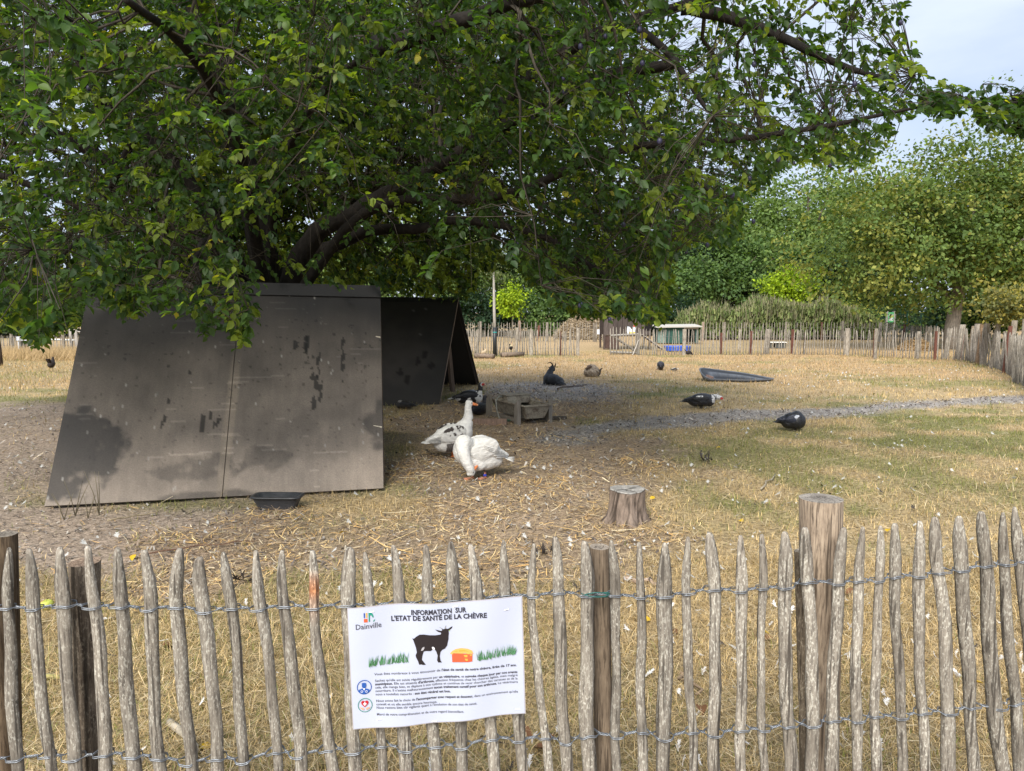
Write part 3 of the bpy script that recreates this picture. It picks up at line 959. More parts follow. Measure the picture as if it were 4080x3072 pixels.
for i in big:
    o = link("leaf", LM[4] if random.random() < .03 else LM[random.randrange(4)], tree)
    m_ = Matrix((D_[i], X_[i], N_[i])).transposed().to_4x4()
    m_.translation = Vector(B_[i]) - TB
    o.matrix_local = m_ @ Matrix.Diagonal((S_l[i, 0],) * 3 + (1,))
# plums
mb = MB(); mb.ell((0, 0, -.028), (.0165, .0165, .021), None, 12, 9, (.035, .033, .075)); PLM = mb.mesh("plum", M['skin'], True)
mb = MB(); mb.tube([(0, 0, 0), (.001, .001, -.010)], .001, 4, (.1, .12, .04))
cand = np.nonzero(isin & (np.arange(len(isin)) < len(isin) - 110) & (((u[sel] > 2000) & (u[sel] < 3700)) | (u[sel] < 420)) & (CD < 7.6) & (v[sel] > 10) & (v[sel] < 1200))[0]
for i in rng.choice(cand, min(110, len(cand)), replace=False):
    o = link("plum", PLM, tree)
    o.location = Vector(CP[i] + dirv[i] * ln[i] * rng.random() * .7) - TB + Vector((0, 0, -.015))
    o.scale = (random.uniform(.85, 1.15),) * 3

# ------------------------------------------------------------------ trees and hedges beyond the yard
def leaf_cloud(cent, rad, n, per, leaf, cols, spread, seed, droop=0.0, shell=.55, flat=1.0, uprightness=.0):
    rg = np.random.default_rng(seed)
    m_ = n // per
    th = rg.random(m_) * 6.283; cz = rg.random(m_) * 2 - 1
    r_ = (shell + (1 - shell) * rg.random(m_)) ** .7
    dirs = np.stack([np.cos(th) * np.sqrt(1 - cz ** 2), np.sin(th) * np.sqrt(1 - cz ** 2), cz], 1)
    lump = 1 + .52 * (vnoise(th * 2.2, cz * 3.0, seed) - .5) * 2 + .2 * (vnoise(th * 6, cz * 8, seed + 3) - .5) * 2
    C0 = np.array(cent) + dirs * np.array(rad) * (r_ * lump)[:, None]
    k_ = vnoise(C0[:, 0] * 1.1 + C0[:, 2], C0[:, 1] * 1.1 - C0[:, 2] * .7, seed + 9) > .33
    C0, dirs = C0[k_], dirs[k_]
    m_ = len(C0)
    Pp = C0[:, None] + rg.normal(0, spread, (m_, per, 3)) * np.array([1, 1, .6 * flat])
    Pp[:, :, 2] -= droop * rg.random((m_, per))
    d_ = dirs[:, None] * .5 + rg.normal(0, .6, (m_, per, 3)); d_[:, :, 2] -= .25 - uprightness
    d_ /= np.linalg.norm(d_, axis=2, keepdims=True)
    nn_ = rg.normal(0, .6, (m_, per, 3)) + dirs[:, None] * .5; nn_[:, :, 2] += .7
    nn_ -= d_ * np.sum(nn_ * d_, 2, keepdims=True); nn_ /= np.linalg.norm(nn_, axis=2, keepdims=True)
    xx = np.cross(nn_, d_)
    sz = leaf * (.6 + .8 * rg.random((m_, per, 1)))
    q = [Pp, Pp + d_ * sz * .5 + xx * sz * .32, Pp + d_ * sz, Pp + d_ * sz * .5 - xx * sz * .32]
    V = np.stack(q, 2).reshape(-1, 3)
    cc = np.array(cols)[rg.integers(0, len(cols), (m_,))][:, None] * (.65 + .7 * rg.random((m_, per, 1)))
    Cc = np.repeat(cc.reshape(-1, 3), 4, 0)
    return V, np.arange(len(V)).reshape(-1, 4), Cc

def far_tree(name, label, u, Y, vt, vb, wpx, cols, n, leaf=.16, trunk=True, seed=1, tcol=(.10, .08, .065), tr=.16, cat="tree", group=None, lobes=3, depth=.8, per=26, spread=.30, shell=.5, uprightness=0.0, lean=0.0, tilt_u=0):
    base_ = Vector((ray(u, 1300, Y).x, Y, 0))
    zt, zb = ray(u, vt, Y).z, max(.0, ray(u, vb, Y).z)
    leaf, n = leaf * 1.34, int(n * 1.25)
    w = wpx * Y / F_PX
    t_ = thing(name, label, cat, tuple(base_), 0, group)
    rg = random.Random(seed)
    sets = []
    H = zt - zb
    if lobes == 1:
        sets.append(leaf_cloud((0, 0, zb + H / 2), (w / 2, w / 2 * depth, H / 2), n, per, leaf, cols, spread, seed, shell=shell, uprightness=uprightness))
    else:
        for k_ in range(lobes):
            f = .42 + .25 * rg.random()
            cx_ = (k_ / (lobes - 1) - .5) * w * .62 if lobes > 1 else 0
            top_ = zb + H * (1.0 if k_ == lobes // 2 else .68 + .26 * rg.random())
            rz_ = (top_ - zb) * (.40 + .06 * rg.random())
            cz_ = top_ - rz_ * .93
            sets.append(leaf_cloud((cx_, rg.uniform(-.3, .3) * w * depth * .4, cz_), (w * f * .62, w * f * depth * .6, rz_), n // lobes, per, leaf, cols, spread, seed * 10 + k_, shell=shell, uprightness=uprightness))
        sets.append(leaf_cloud((0, 0, zb + H * .30), (w * .46, w * .34 * depth, H * .30), n // lobes, per, leaf, cols, spread, seed * 10 + 8, shell=shell, uprightness=uprightness))
    V, Fq, C = join(sets)
    tag(link("crown", bigmesh("crown", V, Fq, M['farleaf'], C), t_), kind="stuff")
    if trunk:
        mb = MB()
        mb.tube([(0, 0, -.1), (.02, 0, zb * .5 + .3), (.05 + lean * .5, 0, zb + H * .35), (.0 + lean, 0, zb + H * .75)], [tr * 1.15, tr, tr * .7, tr * .25], 10, tcol, jag=.1)
        for k_ in range(6):
            a = rg.uniform(0, 6.28); z_ = zb + H * rg.uniform(.05, .5)
            mb.tube([(.03, 0, z_), (math.cos(a) * w * .18, math.sin(a) * w * .12, z_ + H * .16), (math.cos(a) * w * .34, math.sin(a) * w * .22, z_ + H * .30)], [tr * .5, tr * .3, tr * .08], 6, tcol)
        mb.build("trunk", M['bark'], t_, True, rel=False)
    return t_

MID, OLV, DRK, ASH, YLG, LIM, PAL = ([(.095, .16, .045), (.12, .19, .05), (.07, .125, .04)], [(.085, .12, .03), (.115, .145, .035), (.07, .095, .028), (.15, .15, .035)], [(.022, .05, .022), (.03, .06, .025), (.018, .04, .02)],
                                     [(.15, .22, .06), (.18, .25, .07), (.11, .175, .05)], [(.12, .18, .045), (.16, .215, .055), (.09, .145, .04), (.22, .235, .055)], [(.26, .36, .018), (.32, .42, .02), (.20, .30, .02)], [(.13, .16, .085), (.17, .19, .10), (.10, .13, .07)])
far_tree("ash_tree", "tall mid green tree behind the wild hedge under open sky", 3200, 62, 640, 1200, 900, ASH, 34000, .24, True, 3, tr=.3, lobes=4, spread=.5)
far_tree("broadleaf_tree", "dark green rounded tree left of the tall ash behind the hedge", 2900, 56, 930, 1270, 560, MID, 20000, .20, True, 4, lobes=3, spread=.4)
far_tree("broadleaf_tree", "dark green tree mass directly behind the yellow-green fountain shaped tree", 3290, 57, 1000, 1280, 560, DRK, 16000, .22, False, 5, lobes=3, spread=.4)
far_tree("pine_tree", "thin dark pine with bare brown trunk and sky behind it", 2712, 58, 900, 1130, 300, [(.03, .055, .03), (.04, .07, .035)], 5200, .20, True, 6, (.10, .07, .055), .22, lobes=3, spread=.35)
far_tree("walnut_tree", "big yellowish green tree with pale leaning trunk behind the right fences", 3790, 31.5, 470, 1290, 1080, YLG, 46000, .125, True, 7, (.27, .235, .20), .30, lobes=5, spread=.34, shell=.45, lean=.8)
far_tree("broadleaf_tree", "olive green tree behind the rear fence, above the brush heap", 2330, 52, 980, 1300, 560, MID + OLV[:1], 16000, .18, True, 8, lobes=3, spread=.4)
far_tree("willow_tree", "pale grey-green airy tree with sky showing through, beyond the far shelter", 1930, 56, 940, 1290, 420, PAL, 8500, .17, True, 9, (.30, .28, .25), .12, lobes=3, spread=.4)
far_tree("broadleaf_tree", "green tree filling the gap above the far shelter under the plum limbs", 1600, 50, 850, 1280, 800, YLG[:3] + ASH, 20000, .20, True, 10, lobes=4, spread=.45)
far_tree("broadleaf_tree", "bright green tree glimpsed behind the plum trunk above the near shelter", 900, 52, 860, 1290, 900, YLG[:3] + ASH, 20000, .20, True, 11, lobes=4, spread=.45)
far_tree("broadleaf_tree", "dark green tree behind the teal dressed person at the far left", 180, 50, 1010, 1300, 760, MID + DRK, 17000, .20, True, 12, lobes=4, spread=.45)
far_tree("broadleaf_tree", "distant tree past the far left end of the yard", -500, 48, 900, 1290, 800, MID, 9000, .24, True, 13, lobes=3, spread=.5)
far_tree("broadleaf_tree", "loose green tree filling the right edge above the apple tree", 4090, 37, 560, 1310, 620, YLG + MID, 16000, .14, False, 18, lobes=4, spread=.4)
far_tree("broadleaf_tree", "tall tree rising behind the right hand walnut", 4120, 60, 560, 1250, 800, MID + OLV, 15000, .24, True, 14, lobes=3, spread=.5)
far_tree("lime_green_tree", "slim bright yellow-green young tree behind the rear fence beside the birch", 2040, 44, 1125, 1275, 120, LIM, 2600, .13, True, 15, (.16, .14, .11), .045, lobes=1, spread=.22, shell=.1, per=14)
far_tree("lime_green_tree", "bright yellow-green fountain shaped young tree above the wild hedge", 3142, 47, 1068, 1225, 185, LIM, 4200, .15, True, 16, (.16, .14, .10), .05, lobes=1, spread=.26, shell=.1, per=14, uprightness=.45)
far_tree("apple_tree", "small pale apple tree with yellowing leaves behind the right fence", 4085, 20.5, 1120, 1292, 300, [(.17, .18, .07), (.22, .20, .06), (.12, .15, .06), (.30, .26, .06)], 4200, .075, True, 17, (.33, .30, .26), .055, lobes=3, spread=.16, shell=.3, per=16)
for k_, (u_, w_, vt_, Y_, cs, lab) in enumerate(((1890, 330, 1165, 48, DRK, "dark hedge bush behind the birch trunk"), (2190, 330, 1150, 48.5, MID, "grey green hedge bush left of the brush heap"), (2480, 380, 1175, 49, DRK, "dark bush behind the hen house"), (2700, 300, 1190, 50, DRK, "dark bush at the left end of the wild hedge"),
                                               (3330, 200, 1195, 45, MID, "rounded green bush at the right end of the wild hedge"), (3402, 90, 1170, 43, [(.28, .29, .05), (.34, .32, .06), (.2, .24, .05)], "pale yellow spindly shrub above the hedge"), (3452, 110, 1238, 43, ASH, "bright green ivy bush by the information board"),
                                               (3640, 420, 1170, 48, MID + DRK, "dim green bush behind the mesh fence"), (3980, 520, 1120, 40, DRK + MID[:1], "dark ivy hedge behind the thick leaning posts"), (600, 600, 1190, 44, MID, "green bush far behind the near shelter"), (60, 420, 1215, 46, DRK, "dark bush at the far left behind the visitor"), (1300, 600, 1180, 46, DRK + MID, "dark bush hidden behind the far shelter"))):
    far_tree("bush", lab, u_, Y_, vt_, 1330, w_, cs, 5200 if w_ > 250 else 2200, .15 if w_ > 150 else .11, False, 40 + k_, cat="bush", lobes=3 if w_ > 150 else 1, spread=.26, per=20)

# the wild hedge of weeds and tall grasses
n = 26000
x0, x1 = ray(2640, 1300, 43).x, ray(3470, 1300, 43).x
x = x0 + (x1 - x0) * rng.random(n); y = 41.2 + 3.2 * rng.random(n)
env = .95 * sstep(x0 - .2, x0 + 2.5, x) * sstep(x1 + 1.0, x1 - 2.5, x) + .25
top = (1.15 + 1.1 * vnoise(x * .55, y * .3, 3) * vnoise(x * 1.9, y, 5) + .35 * vnoise(x * .25, y * 0, 9)) * env
isst = rng.random(n) < .22
zc = np.where(isst, .3, rng.random(n) ** .7) * top * np.where(isst, .5, .95)
h = np.where(isst, (.7 + .7 * rng.random(n)) * np.minimum(1, env), .16 + .18 * rng.random(n))
zc = np.where(isst, np.maximum(top - h * .72, 0) * (.7 + .35 * rng.random(n)), zc)
a = rng.random(n) * 6.283
w = np.where(isst, .012, .045)
l = rng.normal(0, .16, n) * h + np.where(isst, .10 * h, 0)
V = np.stack([np.stack([x - w * np.cos(a), y - w * np.sin(a), zc], 1), np.stack([x + w * np.cos(a), y + w * np.sin(a), zc], 1), np.stack([x + l + w, y + l * .5, zc + h], 1), np.stack([x + l - w * .2, y + l * .5, zc + h * .95], 1)], 1).reshape(-1, 3)
cg = np.where(isst[:, None], np.array([.36, .33, .22]) * (.6 + .7 * rng.random((n, 1))), np.array([[.19, .25, .09], [.25, .28, .115], [.13, .18, .06]])[rng.integers(0, 3, n)] * (.7 + .6 * rng.random((n, 1))))
tag(link("wild_hedge", bigmesh("wild_hedge", V, np.arange(n * 4).reshape(-1, 4), M['farleaf'], np.repeat(cg, 4, 0))), "wild hedge of weeds and tall seeding grasses behind the rear fence", None, None, "stuff")

# young birch with a black trunk guard in front of the far fence
p = gnd(1972, 1420)
bi = thing("birch_sapling", "young pale birch with black trunk guard and teal tie by the far fence", "tree", tuple(p))
zt = ray(1965, 1030, p.y).z
mb = MB(); mb.tube([p + Vector((0, 0, .8)), p + Vector((-.02, 0, 1.6)), p + Vector((-.03, 0, 2.4)), p + Vector((-.05, 0, zt))], [.055, .05, .042, .022], 10, (.38, .36, .32), jag=.08); mb.build("trunk", M['wood'], bi, True)
mb = MB(); mb.tube([p + Vector((0, 0, -.02)), p + Vector((0, 0, .5)), p + Vector((0, 0, 1.03))], [.075, .072, .072], 12, (.015, .018, .020)); mb.build("trunk_guard", M['plastic'], bi, True)
mb = MB(); mb.tube([p + Vector((0, 0, .84)), p + Vector((0, 0, .87))], [.076, .076], 12, (.02, .30, .28)); mb.build("tie", M['plastic'], bi, True)
mb = MB()
for s_ in (-.15, .02, .17): mb.tube([p + Vector((s_, .05, 1.0)), p + Vector((s_, .05, 1.45))], .007, 4, (.02, .06, .05))
for z_ in (1.05, 1.2, 1.35, 1.45): mb.tube([p + Vector((-.15, .05, z_)), p + Vector((.17, .05, z_))], .006, 4, (.02, .06, .05))
mb.build("wire_cage", M['plastic'], bi)
V, Fq, C = leaf_cloud((-.05, 0, zt - .1), (.75, .7, .9), 1500, 14, .07, PAL, .16, 77, shell=.2)
tag(link("crown", bigmesh("crown", V, Fq, M['farleaf'], C), bi), kind="stuff")

# ------------------------------------------------------------------ the pale fence in front
PK = [(20, 2182, 26, 73, 55), (112, 2185, 139, 201, 52), (230, 2180, 257, 303, 70), (349, 2175, 370, 423, 62), (457, 2183, 475, 540, 60),
      (578, 2190, 595, 642, 54), (699, 2185, 706, 758, 55), (799, 2220, 820, 875, 64), (890, 2200, 925, 985, 55), (1015, 2194, 1031, 1112, 58),
      (1117, 2194, 1138, 1199, 56), (1237, 2194, 1250, 1317, 58), (1383, 2182, 1378, 1417, 66), (1455, 2200, 1478, 1531, 45), (1577, 2174, 1587, 1625, 58),
      (1689, 2172, 1702, 1746, 58), (1800, 2159, 1805, 1848, 56), (1887, 2169, 1907, 1970, 52), (2004, 2153, 2015, 2077, 48), (2115, 2166, 2125, 2182, 45),
      (2206, 2139, 2225, 2260, 50), (2327, 2156, 2335, 2347, 62), (2442, 2153, 2446, 2462, 48), (2544, 2161, 2548, 2564, 42), (2649, 2163, 2648, 2643, 62),
      (2735, 2139, 2744, 2761, 46), (2829, 2122, 2838, 2846, 58), (2957, 2133, 2943, 2955, 54), (3037, 2129, 3037, 3046, 42), (3114, 2119, 3129, 3148, 58),
      (3218, 2101, 3222, 3240, 58), (3348, 2101, 3332, 3314, 52), (3425, 2099, 3419, 3415, 52), (3499, 2095, 3494, 3490, 44), (3566, 2085, 3569, 3591, 50),
      (3655, 2076, 3659, 3681, 54), (3718, 2060, 3751, 3784, 60), (3828, 2056, 3831, 3887, 50), (3908, 2038, 3930, 3991, 58), (3997, 2042, 4013, 4059, 52),
      (4049, 2019, 4078, 4135, 48), (4190, 2012, 4200, 4240, 54), (-95, 2180, -80, -40, 56)]
PK.sort()
FY = lambda u: 1.74 + 0.10 * u / 4080.0
fence = thing("paling_fence", "near chestnut paling fence of grey pointed pickets across the whole front, twisted wire", "fence", (0.0, 1.79, 0.0))

def picket_mesh(tip, mid, low, w, seed, nseg=20, ns=9, col=(1, 1, 1), rust=False):
    rd = random.Random(seed)
    zt = tip.z
    zs_ = [zt + (-.0 - zt) * t for t in [0, .006, .02, .045, .075, .1, .125] + [.125 + .885 * k / (nseg - 7) for k in range(1, nseg - 6)]]
    s = (low - mid) / (low.z - mid.z)
    tl = .075 + .07 * rd.random()
    tip_blunt, skew = rd.uniform(.28, .55), rd.uniform(-.35, .35)
    mb = MB()
    ph = [rd.random() * 6.28 for _ in range(6)]
    wob = [1 + .26 * (rd.random() - .5) for _ in range(ns)]
    if rd.random() < .7:                       # some are half-round or triangular splits
        q = rd.randrange(ns)
        for k in range(ns): wob[k] *= 1 - .34 * max(0, math.cos(2 * math.pi * (k - q) / ns))
    pts, rows = [], []
    rr = random.Random(seed + 5)
    for z in zs_:
        if z > mid.z:
            t = (z - mid.z) / (zt - mid.z)
            p = mid.lerp(tip, t)
        else:
            p = mid + s * (z - mid.z)
        p = p.copy()
        d0 = zt - z
        p.x += skew * w * .5 * max(0, 1 - d0 / tl)
        p.x += .0045 * math.sin(z * 9 + ph[0]) + .002 * math.sin(z * 23 + ph[1])
        d = zt - z
        r_ = w / 2 * (1 + .07 * math.sin(z * 7 + ph[2]) + .05 * math.sin(z * 19 + ph[3]))
        if d < tl: r_ *= tip_blunt + (1 - tip_blunt) * math.sin(d / tl * math.pi / 2) ** .9
        if d < .004: r_ *= .70
        rows.append((p, r_))
    for i, (p, r_) in enumerate(rows):
        for k in range(ns):
            a = 2 * math.pi * k / ns
            q = r_ * wob[k] * (1 + .05 * (rr.random() - .5) + .04 * math.sin(3 * a + rows[i][0].z * 11 + ph[4]))
            mb.v.append((p.x + math.cos(a) * q, p.y - math.sin(a) * q * .82, p.z))
            c = 1.0
            d = zt - p.z
            cc = (c, c, c)
            if d < .012: cc = (1.12, 1.1, 1.08)
            if rust:
                b_ = max(0, 1 - abs(d - .095) / .05)
                cc = (1 + .30 * b_, 1 - .42 * b_, 1 - .72 * b_)
            mb.c.append(cc)
    n = len(rows)
    for i in range(n - 1):
        for k in range(ns):
            k2 = (k + 1) % ns
            mb.f.append((i * ns + k, (i + 1) * ns + k, (i + 1) * ns + k2, i * ns + k2))
    mb.f.append(tuple(range(ns)))
    mb.f.append(tuple((n - 1) * ns + k for k in range(ns - 1, -1, -1)))
    return mb

PKW = []
for i, (ut, vt, uw, ub, w) in enumerate(PK):
    Y = FY(ut)
    tip, mid, low = ray(ut, vt, Y), ray(uw, 2400, Y), ray(ub, 3072, Y)
    wm = w * Y / F_PX * .98
    rust = (ut == 1237)
    o = picket_mesh(tip, mid, low, wm, 100 + i, rust=rust).build("picket", M['paling'], fence)
    # smooth shading keeps the split faces soft
    o.data.polygons.foreach_set("use_smooth", np.ones(len(o.data.polygons), bool))
    if rust: tag(o, "picket stained rusty orange below its tip")
    PKW.append((uw, ub, wm))

W_TOP = [(-120, 2417), (0, 2415), (139, 2424), (257, 2405), (370, 2416), (475, 2410), (595, 2426), (706, 2412), (820, 2434), (925, 2418), (1031, 2425), (1138, 2408), (1250, 2419), (1378, 2404), (1478, 2412), (1587, 2400), (1702, 2404), (1805, 2386), (1907, 2389), (2015, 2367), (2125, 2374), (2225, 2356), (2335, 2368), (2446, 2366), (2548, 2378), (2648, 2370), (2744, 2360), (2838, 2342), (2943, 2353), (3037, 2340), (3129, 2337), (3222, 2310), (3332, 2323), (3419, 2308), (3494, 2313), (3569, 2290), (3659, 2293), (3751, 2273), (3831, 2270), (3930, 2246), (4013, 2245), (4078, 2228), (4250, 2215)]
W_BOT = [(-100, 3022), (73, 3020), (201, 3004), (290, 3018), (423, 2997), (530, 3006), (642, 3014), (758, 3040), (868, 3010), (975, 3032), (1103, 2984), (1190, 3010), (1310, 2977), (1413, 2990), (1526, 2963), (1622, 2984), (1742, 2962), (1844, 2972), (1962, 2934), (2070, 2946), (2175, 2930), (2257, 2958), (2346, 2917), (2460, 2932), (2562, 2908), (2643, 2940), (2760, 2907), (2846, 2924), (2955, 2898), (3045, 2905), (3146, 2881), (3238, 2885), (3315, 2860), (3415, 2868), (3490, 2844), (3588, 2856), (3678, 2829), (3782, 2836), (3880, 2807), (3985, 2818), (4055, 2790), (4200, 2785)]

def wire(table, vref, name):
    uu = np.arange(-110, 4200, 5.2)
    tu, tv = np.array(table).T
    v = np.interp(uu, tu, tv)
    k = np.ones(5) / 5
    v = np.convolve(np.pad(v, 2, mode='edge'), k, 'valid')
    cen = []
    for (uw, ub, wm), row in zip(PKW, PK):
        t = (vref - 2400) / (3072 - 2400)
        cen.append((uw + (ub - uw) * t, wm))
    mb = MB()
    gate, rad = np.zeros(len(uu)), np.full(len(uu), .02)
    for cu, wm in cen:
        Y = FY(cu)
        half = wm / 2 / Y * F_PX
        g = 1 - sstep(half * .75, half * 1.55, np.abs(uu - cu))
        gate = np.maximum(gate, g)
        rad = np.where(np.abs(uu - cu) < half * 2, wm * .41 + .001, rad)
    ph = uu / 5.2 * .62
    for s in range(4):
        sg = -1 if s < 2 else 1
        pts = []
        for i in range(len(uu)):
            Y = FY(uu[i])
            p = ray(uu[i], v[i], Y)
            a = ph[i] + s * math.pi / 2
            g = gate[i]
            p.y += (1 - g) * .0026 * math.sin(a) + g * sg * (rad[i] + .0022)
            p.z += (1 - g) * .0026 * math.cos(a) + g * (.0021 if s % 2 else -.0021)
            pts.append(p)
        mb.tube(pts, .00135, 5, (.24, .26, .29))
    return mb.build(name, M['metal'], fence, True)
wire(W_TOP, 2390, "wire")
wire(W_BOT, 2930, "wire")

def log_mesh(pts, rad, n=14, col=(1, 1, 1), topcol=(1.1, 1.06, 1.0), jag=.06, seed=0, dark=None):
    rd = random.Random(seed)
    mb = MB()
    m = len(pts)
    offs = [rd.random() * 6.28 for _ in range(3)]
    for i, p in enumerate(pts):
        for k in range(n):
            a = 2 * math.pi * k / n
            q = rad[i] * (1 + jag * math.sin(2 * a + offs[0]) + jag * .6 * math.sin(5 * a + offs[1] + i * .3) + jag * .5 * (rd.random() - .5))
            mb.v.append((p[0] + math.cos(a) * q, p[1] + math.sin(a) * q, p[2]))
            c = col if dark is None else dark(a, p[2], col)
            mb.c.append(c)
    for i in range(m - 1):
        for k in range(n):
            k2 = (k + 1) % n
            mb.f.append((i * n + k, i * n + k2, (i + 1) * n + k2, (i + 1) * n + k))
    # top face: a ring and a slightly dished centre, own vertices
    t, r_ = Vector(pts[-1]), rad[-1]
    o = len(mb.v)
    for k in range(n):
        mb.v.append(mb.v[(m - 1) * n + k]); mb.c.append(topcol)
    for k in range(n):
        e = Vector(mb.v[o + k])
        mb.v.append(tuple(t.lerp(e, .55) + Vector((0, 0, -.002 + .003 * rd.random())))); mb.c.append(tuple(q * .9 for q in topcol))
    mb.v.append((t.x, t.y, t.z - .003)); mb.c.append(tuple(q * .7 for q in topcol))
    for k in range(n):
        k2 = (k + 1) % n
        mb.f.append((o + k, o + k2, o + n + k2, o + n + k))
        mb.f.append((o + n + k, o + n + k2, o + 2 * n))
    return mb

def fence_post(ut, vt, ub, w, dY, name="post", mat='post', col=(1, 1, 1), lab=None, n=18, jag=.04, seed=0, wb=None, topcol=(1.0, .97, .93), dark=None, tilt=0.0):
    Y = FY(ut) + dY
    top, low = ray(ut, vt, Y), ray(ub, 3072, Y)
    s = (low - top) / (low.z - top.z)
    pts, rad = [], []
    for k in range(15):
        z = -.02 + (top.z + .02) * k / 14
        pts.append(top + s * (z - top.z))
        t = k / 14
        rad.append(((wb or w) * (1 - t) + w * t) / 2 * Y / F_PX)
    mb = log_mesh(pts, rad, n, col, topcol, jag, seed, dark)
    o = mb.build(name, M[mat], fence, True)
    if tilt:
        for v in o.data.vertices:
            pass
    return tag(o, lab)

fence_post(3272, 1985, 3262, 168, .135, lab="thick bare round post standing taller than the pickets", col=(1.30, 1.14, 1.0), topcol=(.98, .98, 1.0), seed=3, n=24, jag=.018, wb=150)
fence_post(3200, 2195, 3222, 66, .075, mat='paling', lab="slim post with dark bark beside the thick one", col=(.62, .55, .47), seed=4, jag=.08)
fence_post(2388, 2178, 2408, 82, .07, lab="dark brown round post between two pickets with a green tie", col=(.62, .53, .45), seed=5, topcol=(1.05, 1.0, .95), wb=74)
def split_dark(a, z, c):
    q = math.cos(a - 4.45)
    d = .25 if q > .975 else 1.0
    q2 = math.cos(a - 5.15)
    if q2 > .985 and z < .75: d = .3
    return tuple(x * d for x in c)
fence_post(338, 2238, 352, 118, .085, mat='paling', lab="old split post with long dark cracks", col=(.74, .66, .60), seed=6, n=48, jag=.05, wb=78, topcol=(1.2, .95, .8), dark=split_dark)
fence_post(18, 2128, 42, 92, .08, lab="leftmost dark post with a grey weathered top", col=(.50, .40, .31), seed=7, topcol=(1.05, 1.02, .98), jag=.05)

mb = MB()      # green plastic-coated wire tie round the dark post
pts = []
for k in range(60):
    t = k / 59
    a = t * 2 * math.pi * 2.0
    u = 2372 + 56 * math.cos(a)
    p = ray(u, 2370 + 9 * math.sin(a * 1.5 + .5), FY(2380) - .022 + .03 * (1 + math.sin(a)) * .6)
    pts.append(p)
mb.tube(pts, .0016, 5, (.015, .10, .09))
mb.build("wire_tie", M['plastic'], fence, True)

# ------------------------------------------------------------------ the notice on the fence
SC_ = 780.0 / 2212.0
ZX = lambda cx, cy: (1350 + cx * SC_, 2350 + cy * SC_)     # detail-view pixels -> photo pixels
_c4 = [(107, 215), (2062, 97), (2100, 1405), (185, 1545)]
C4 = np.array(_c4, float)
def uv_of(cx, cy):
    u = v = .5
    for _ in range(12):
        P = (1 - u) * (1 - v) * C4[0] + u * (1 - v) * C4[1] + u * v * C4[2] + (1 - u) * v * C4[3]
        du = (1 - v) * (C4[1] - C4[0]) + v * (C4[2] - C4[3])
        dv = (1 - u) * (C4[3] - C4[0]) + u * (C4[2] - C4[1])
        e = np.array([cx, cy]) - P
        d = np.linalg.solve(np.stack([du, dv], 1), e)
        u += d[0]; v += d[1]
    return u, v
SY = FY(1735) - .036
K4 = [ray(*ZX(*c), SY) for c in _c4]
SW, SH = (K4[1] - K4[0]).length, (K4[3] - K4[0]).length
K4[3].y -= .012          # lower left corner curls out
def sheet_pt(u, v, off=0.0):
    p = K4[0] * ((1 - u) * (1 - v)) + K4[1] * (u * (1 - v)) + K4[2] * (u * v) + K4[3] * ((1 - u) * v)
    # gentle waves between the staples; bottom edge lifts between its staples
    wv = .0035 * math.sin(u * 9.5 + 1.0) * (.35 + .65 * abs(v - .5) * 2) + .003 * math.sin(u * 17 + v * 3)
    ez = -.0035 * math.sin(u * 3.1416 * 2.0 - .9) * v ** 3 + .0025 * math.sin(u * 9) * (1 - v) ** 4
    return Vector((p.x, p.y - wv - off, p.z + ez))

sign = thing("notice_sheet", "white laminated goat-health notice stapled to the pale fence pickets", "notice", tuple(K4[0].lerp(K4[2], .5)))
def sheet_part(name, u0, u1, v0, v1, off, col, mat='print', nu=40, nv=26, back=False):
    mb = MB()
    for j in range(nv + 1):
        for i in range(nu + 1):
            mb.v.append(tuple(sheet_pt(u0 + (u1 - u0) * i / nu, v0 + (v1 - v0) * j / nv, off)))
            mb.c.append(col)
    for j in range(nv):
        for i in range(nu):
            a = j * (nu + 1) + i
            mb.f.append((a, a + nu + 1, a + nu + 2, a + 1))
    return mb.build(name, M[mat], sign, True)
sheet_part("laminate_film", -.006, 1.006, -.008, 1.008, -.0012, (.42, .40, .43))
sheet_part("paper", 0, 1, 0, 1, 0, (.45, .485, .61), nu=90, nv=60)

def flat(name, polys, off=.0013, label=None):
    """printed shapes: polygons given in detail-view pixels, laid on the paper"""
    mb = MB()
    for k, (pl, col) in enumerate(polys):
        o = off + k * .00003
        pts = [sheet_pt(*uv_of(x, y), o) for x, y in pl]
        mb.add(pts, [tuple(range(len(pts)))], col)
    o = mb.build(name, M['print'], sign)
    me = o.data
    import bmesh
    bm = bmesh.new(); bm.from_mesh(me)
    bmesh.ops.triangulate(bm, faces=bm.faces[:])
    bmesh.ops.recalc_face_normals(bm, faces=bm.faces[:])
    bm.to_mesh(me); bm.free()
    return tag(o, label)

DG = bpy.context.evaluated_depsgraph_get
def glyphs(txt, bold):
    cu = bpy.data.curves.new("lettering", 'FONT')
    cu.body = txt
    cu.size = 1.0
    cu.offset = .034 if bold else .006
    cu.resolution_u = 2
    ob = bpy.data.objects.new("lettering", cu)
    COL.objects.link(ob)
    DG().update()
    me = bpy.data.meshes.new_from_object(ob.evaluated_get(DG()))
    vs_ = [(v.co.x, v.co.y) for v in me.vertices]
    fs = [tuple(p.vertices) for p in me.polygons]
    # advance width measured with a closing bar
    cu.body = txt + "|"
    DG().update()
    me2 = bpy.data.meshes.new_from_object(ob.evaluated_get(DG()))
    adv = max(v.co.x for v in me2.vertices)
    cu.body = "|"
    DG().update()
    me3 = bpy.data.meshes.new_from_object(ob.evaluated_get(DG()))
    adv -= max(v.co.x for v in me3.vertices)
    bpy.data.objects.remove(ob)
    for q in (me, me2, me3): bpy.data.meshes.remove(q)
    bpy.data.curves.remove(cu)
    return vs_, fs, adv

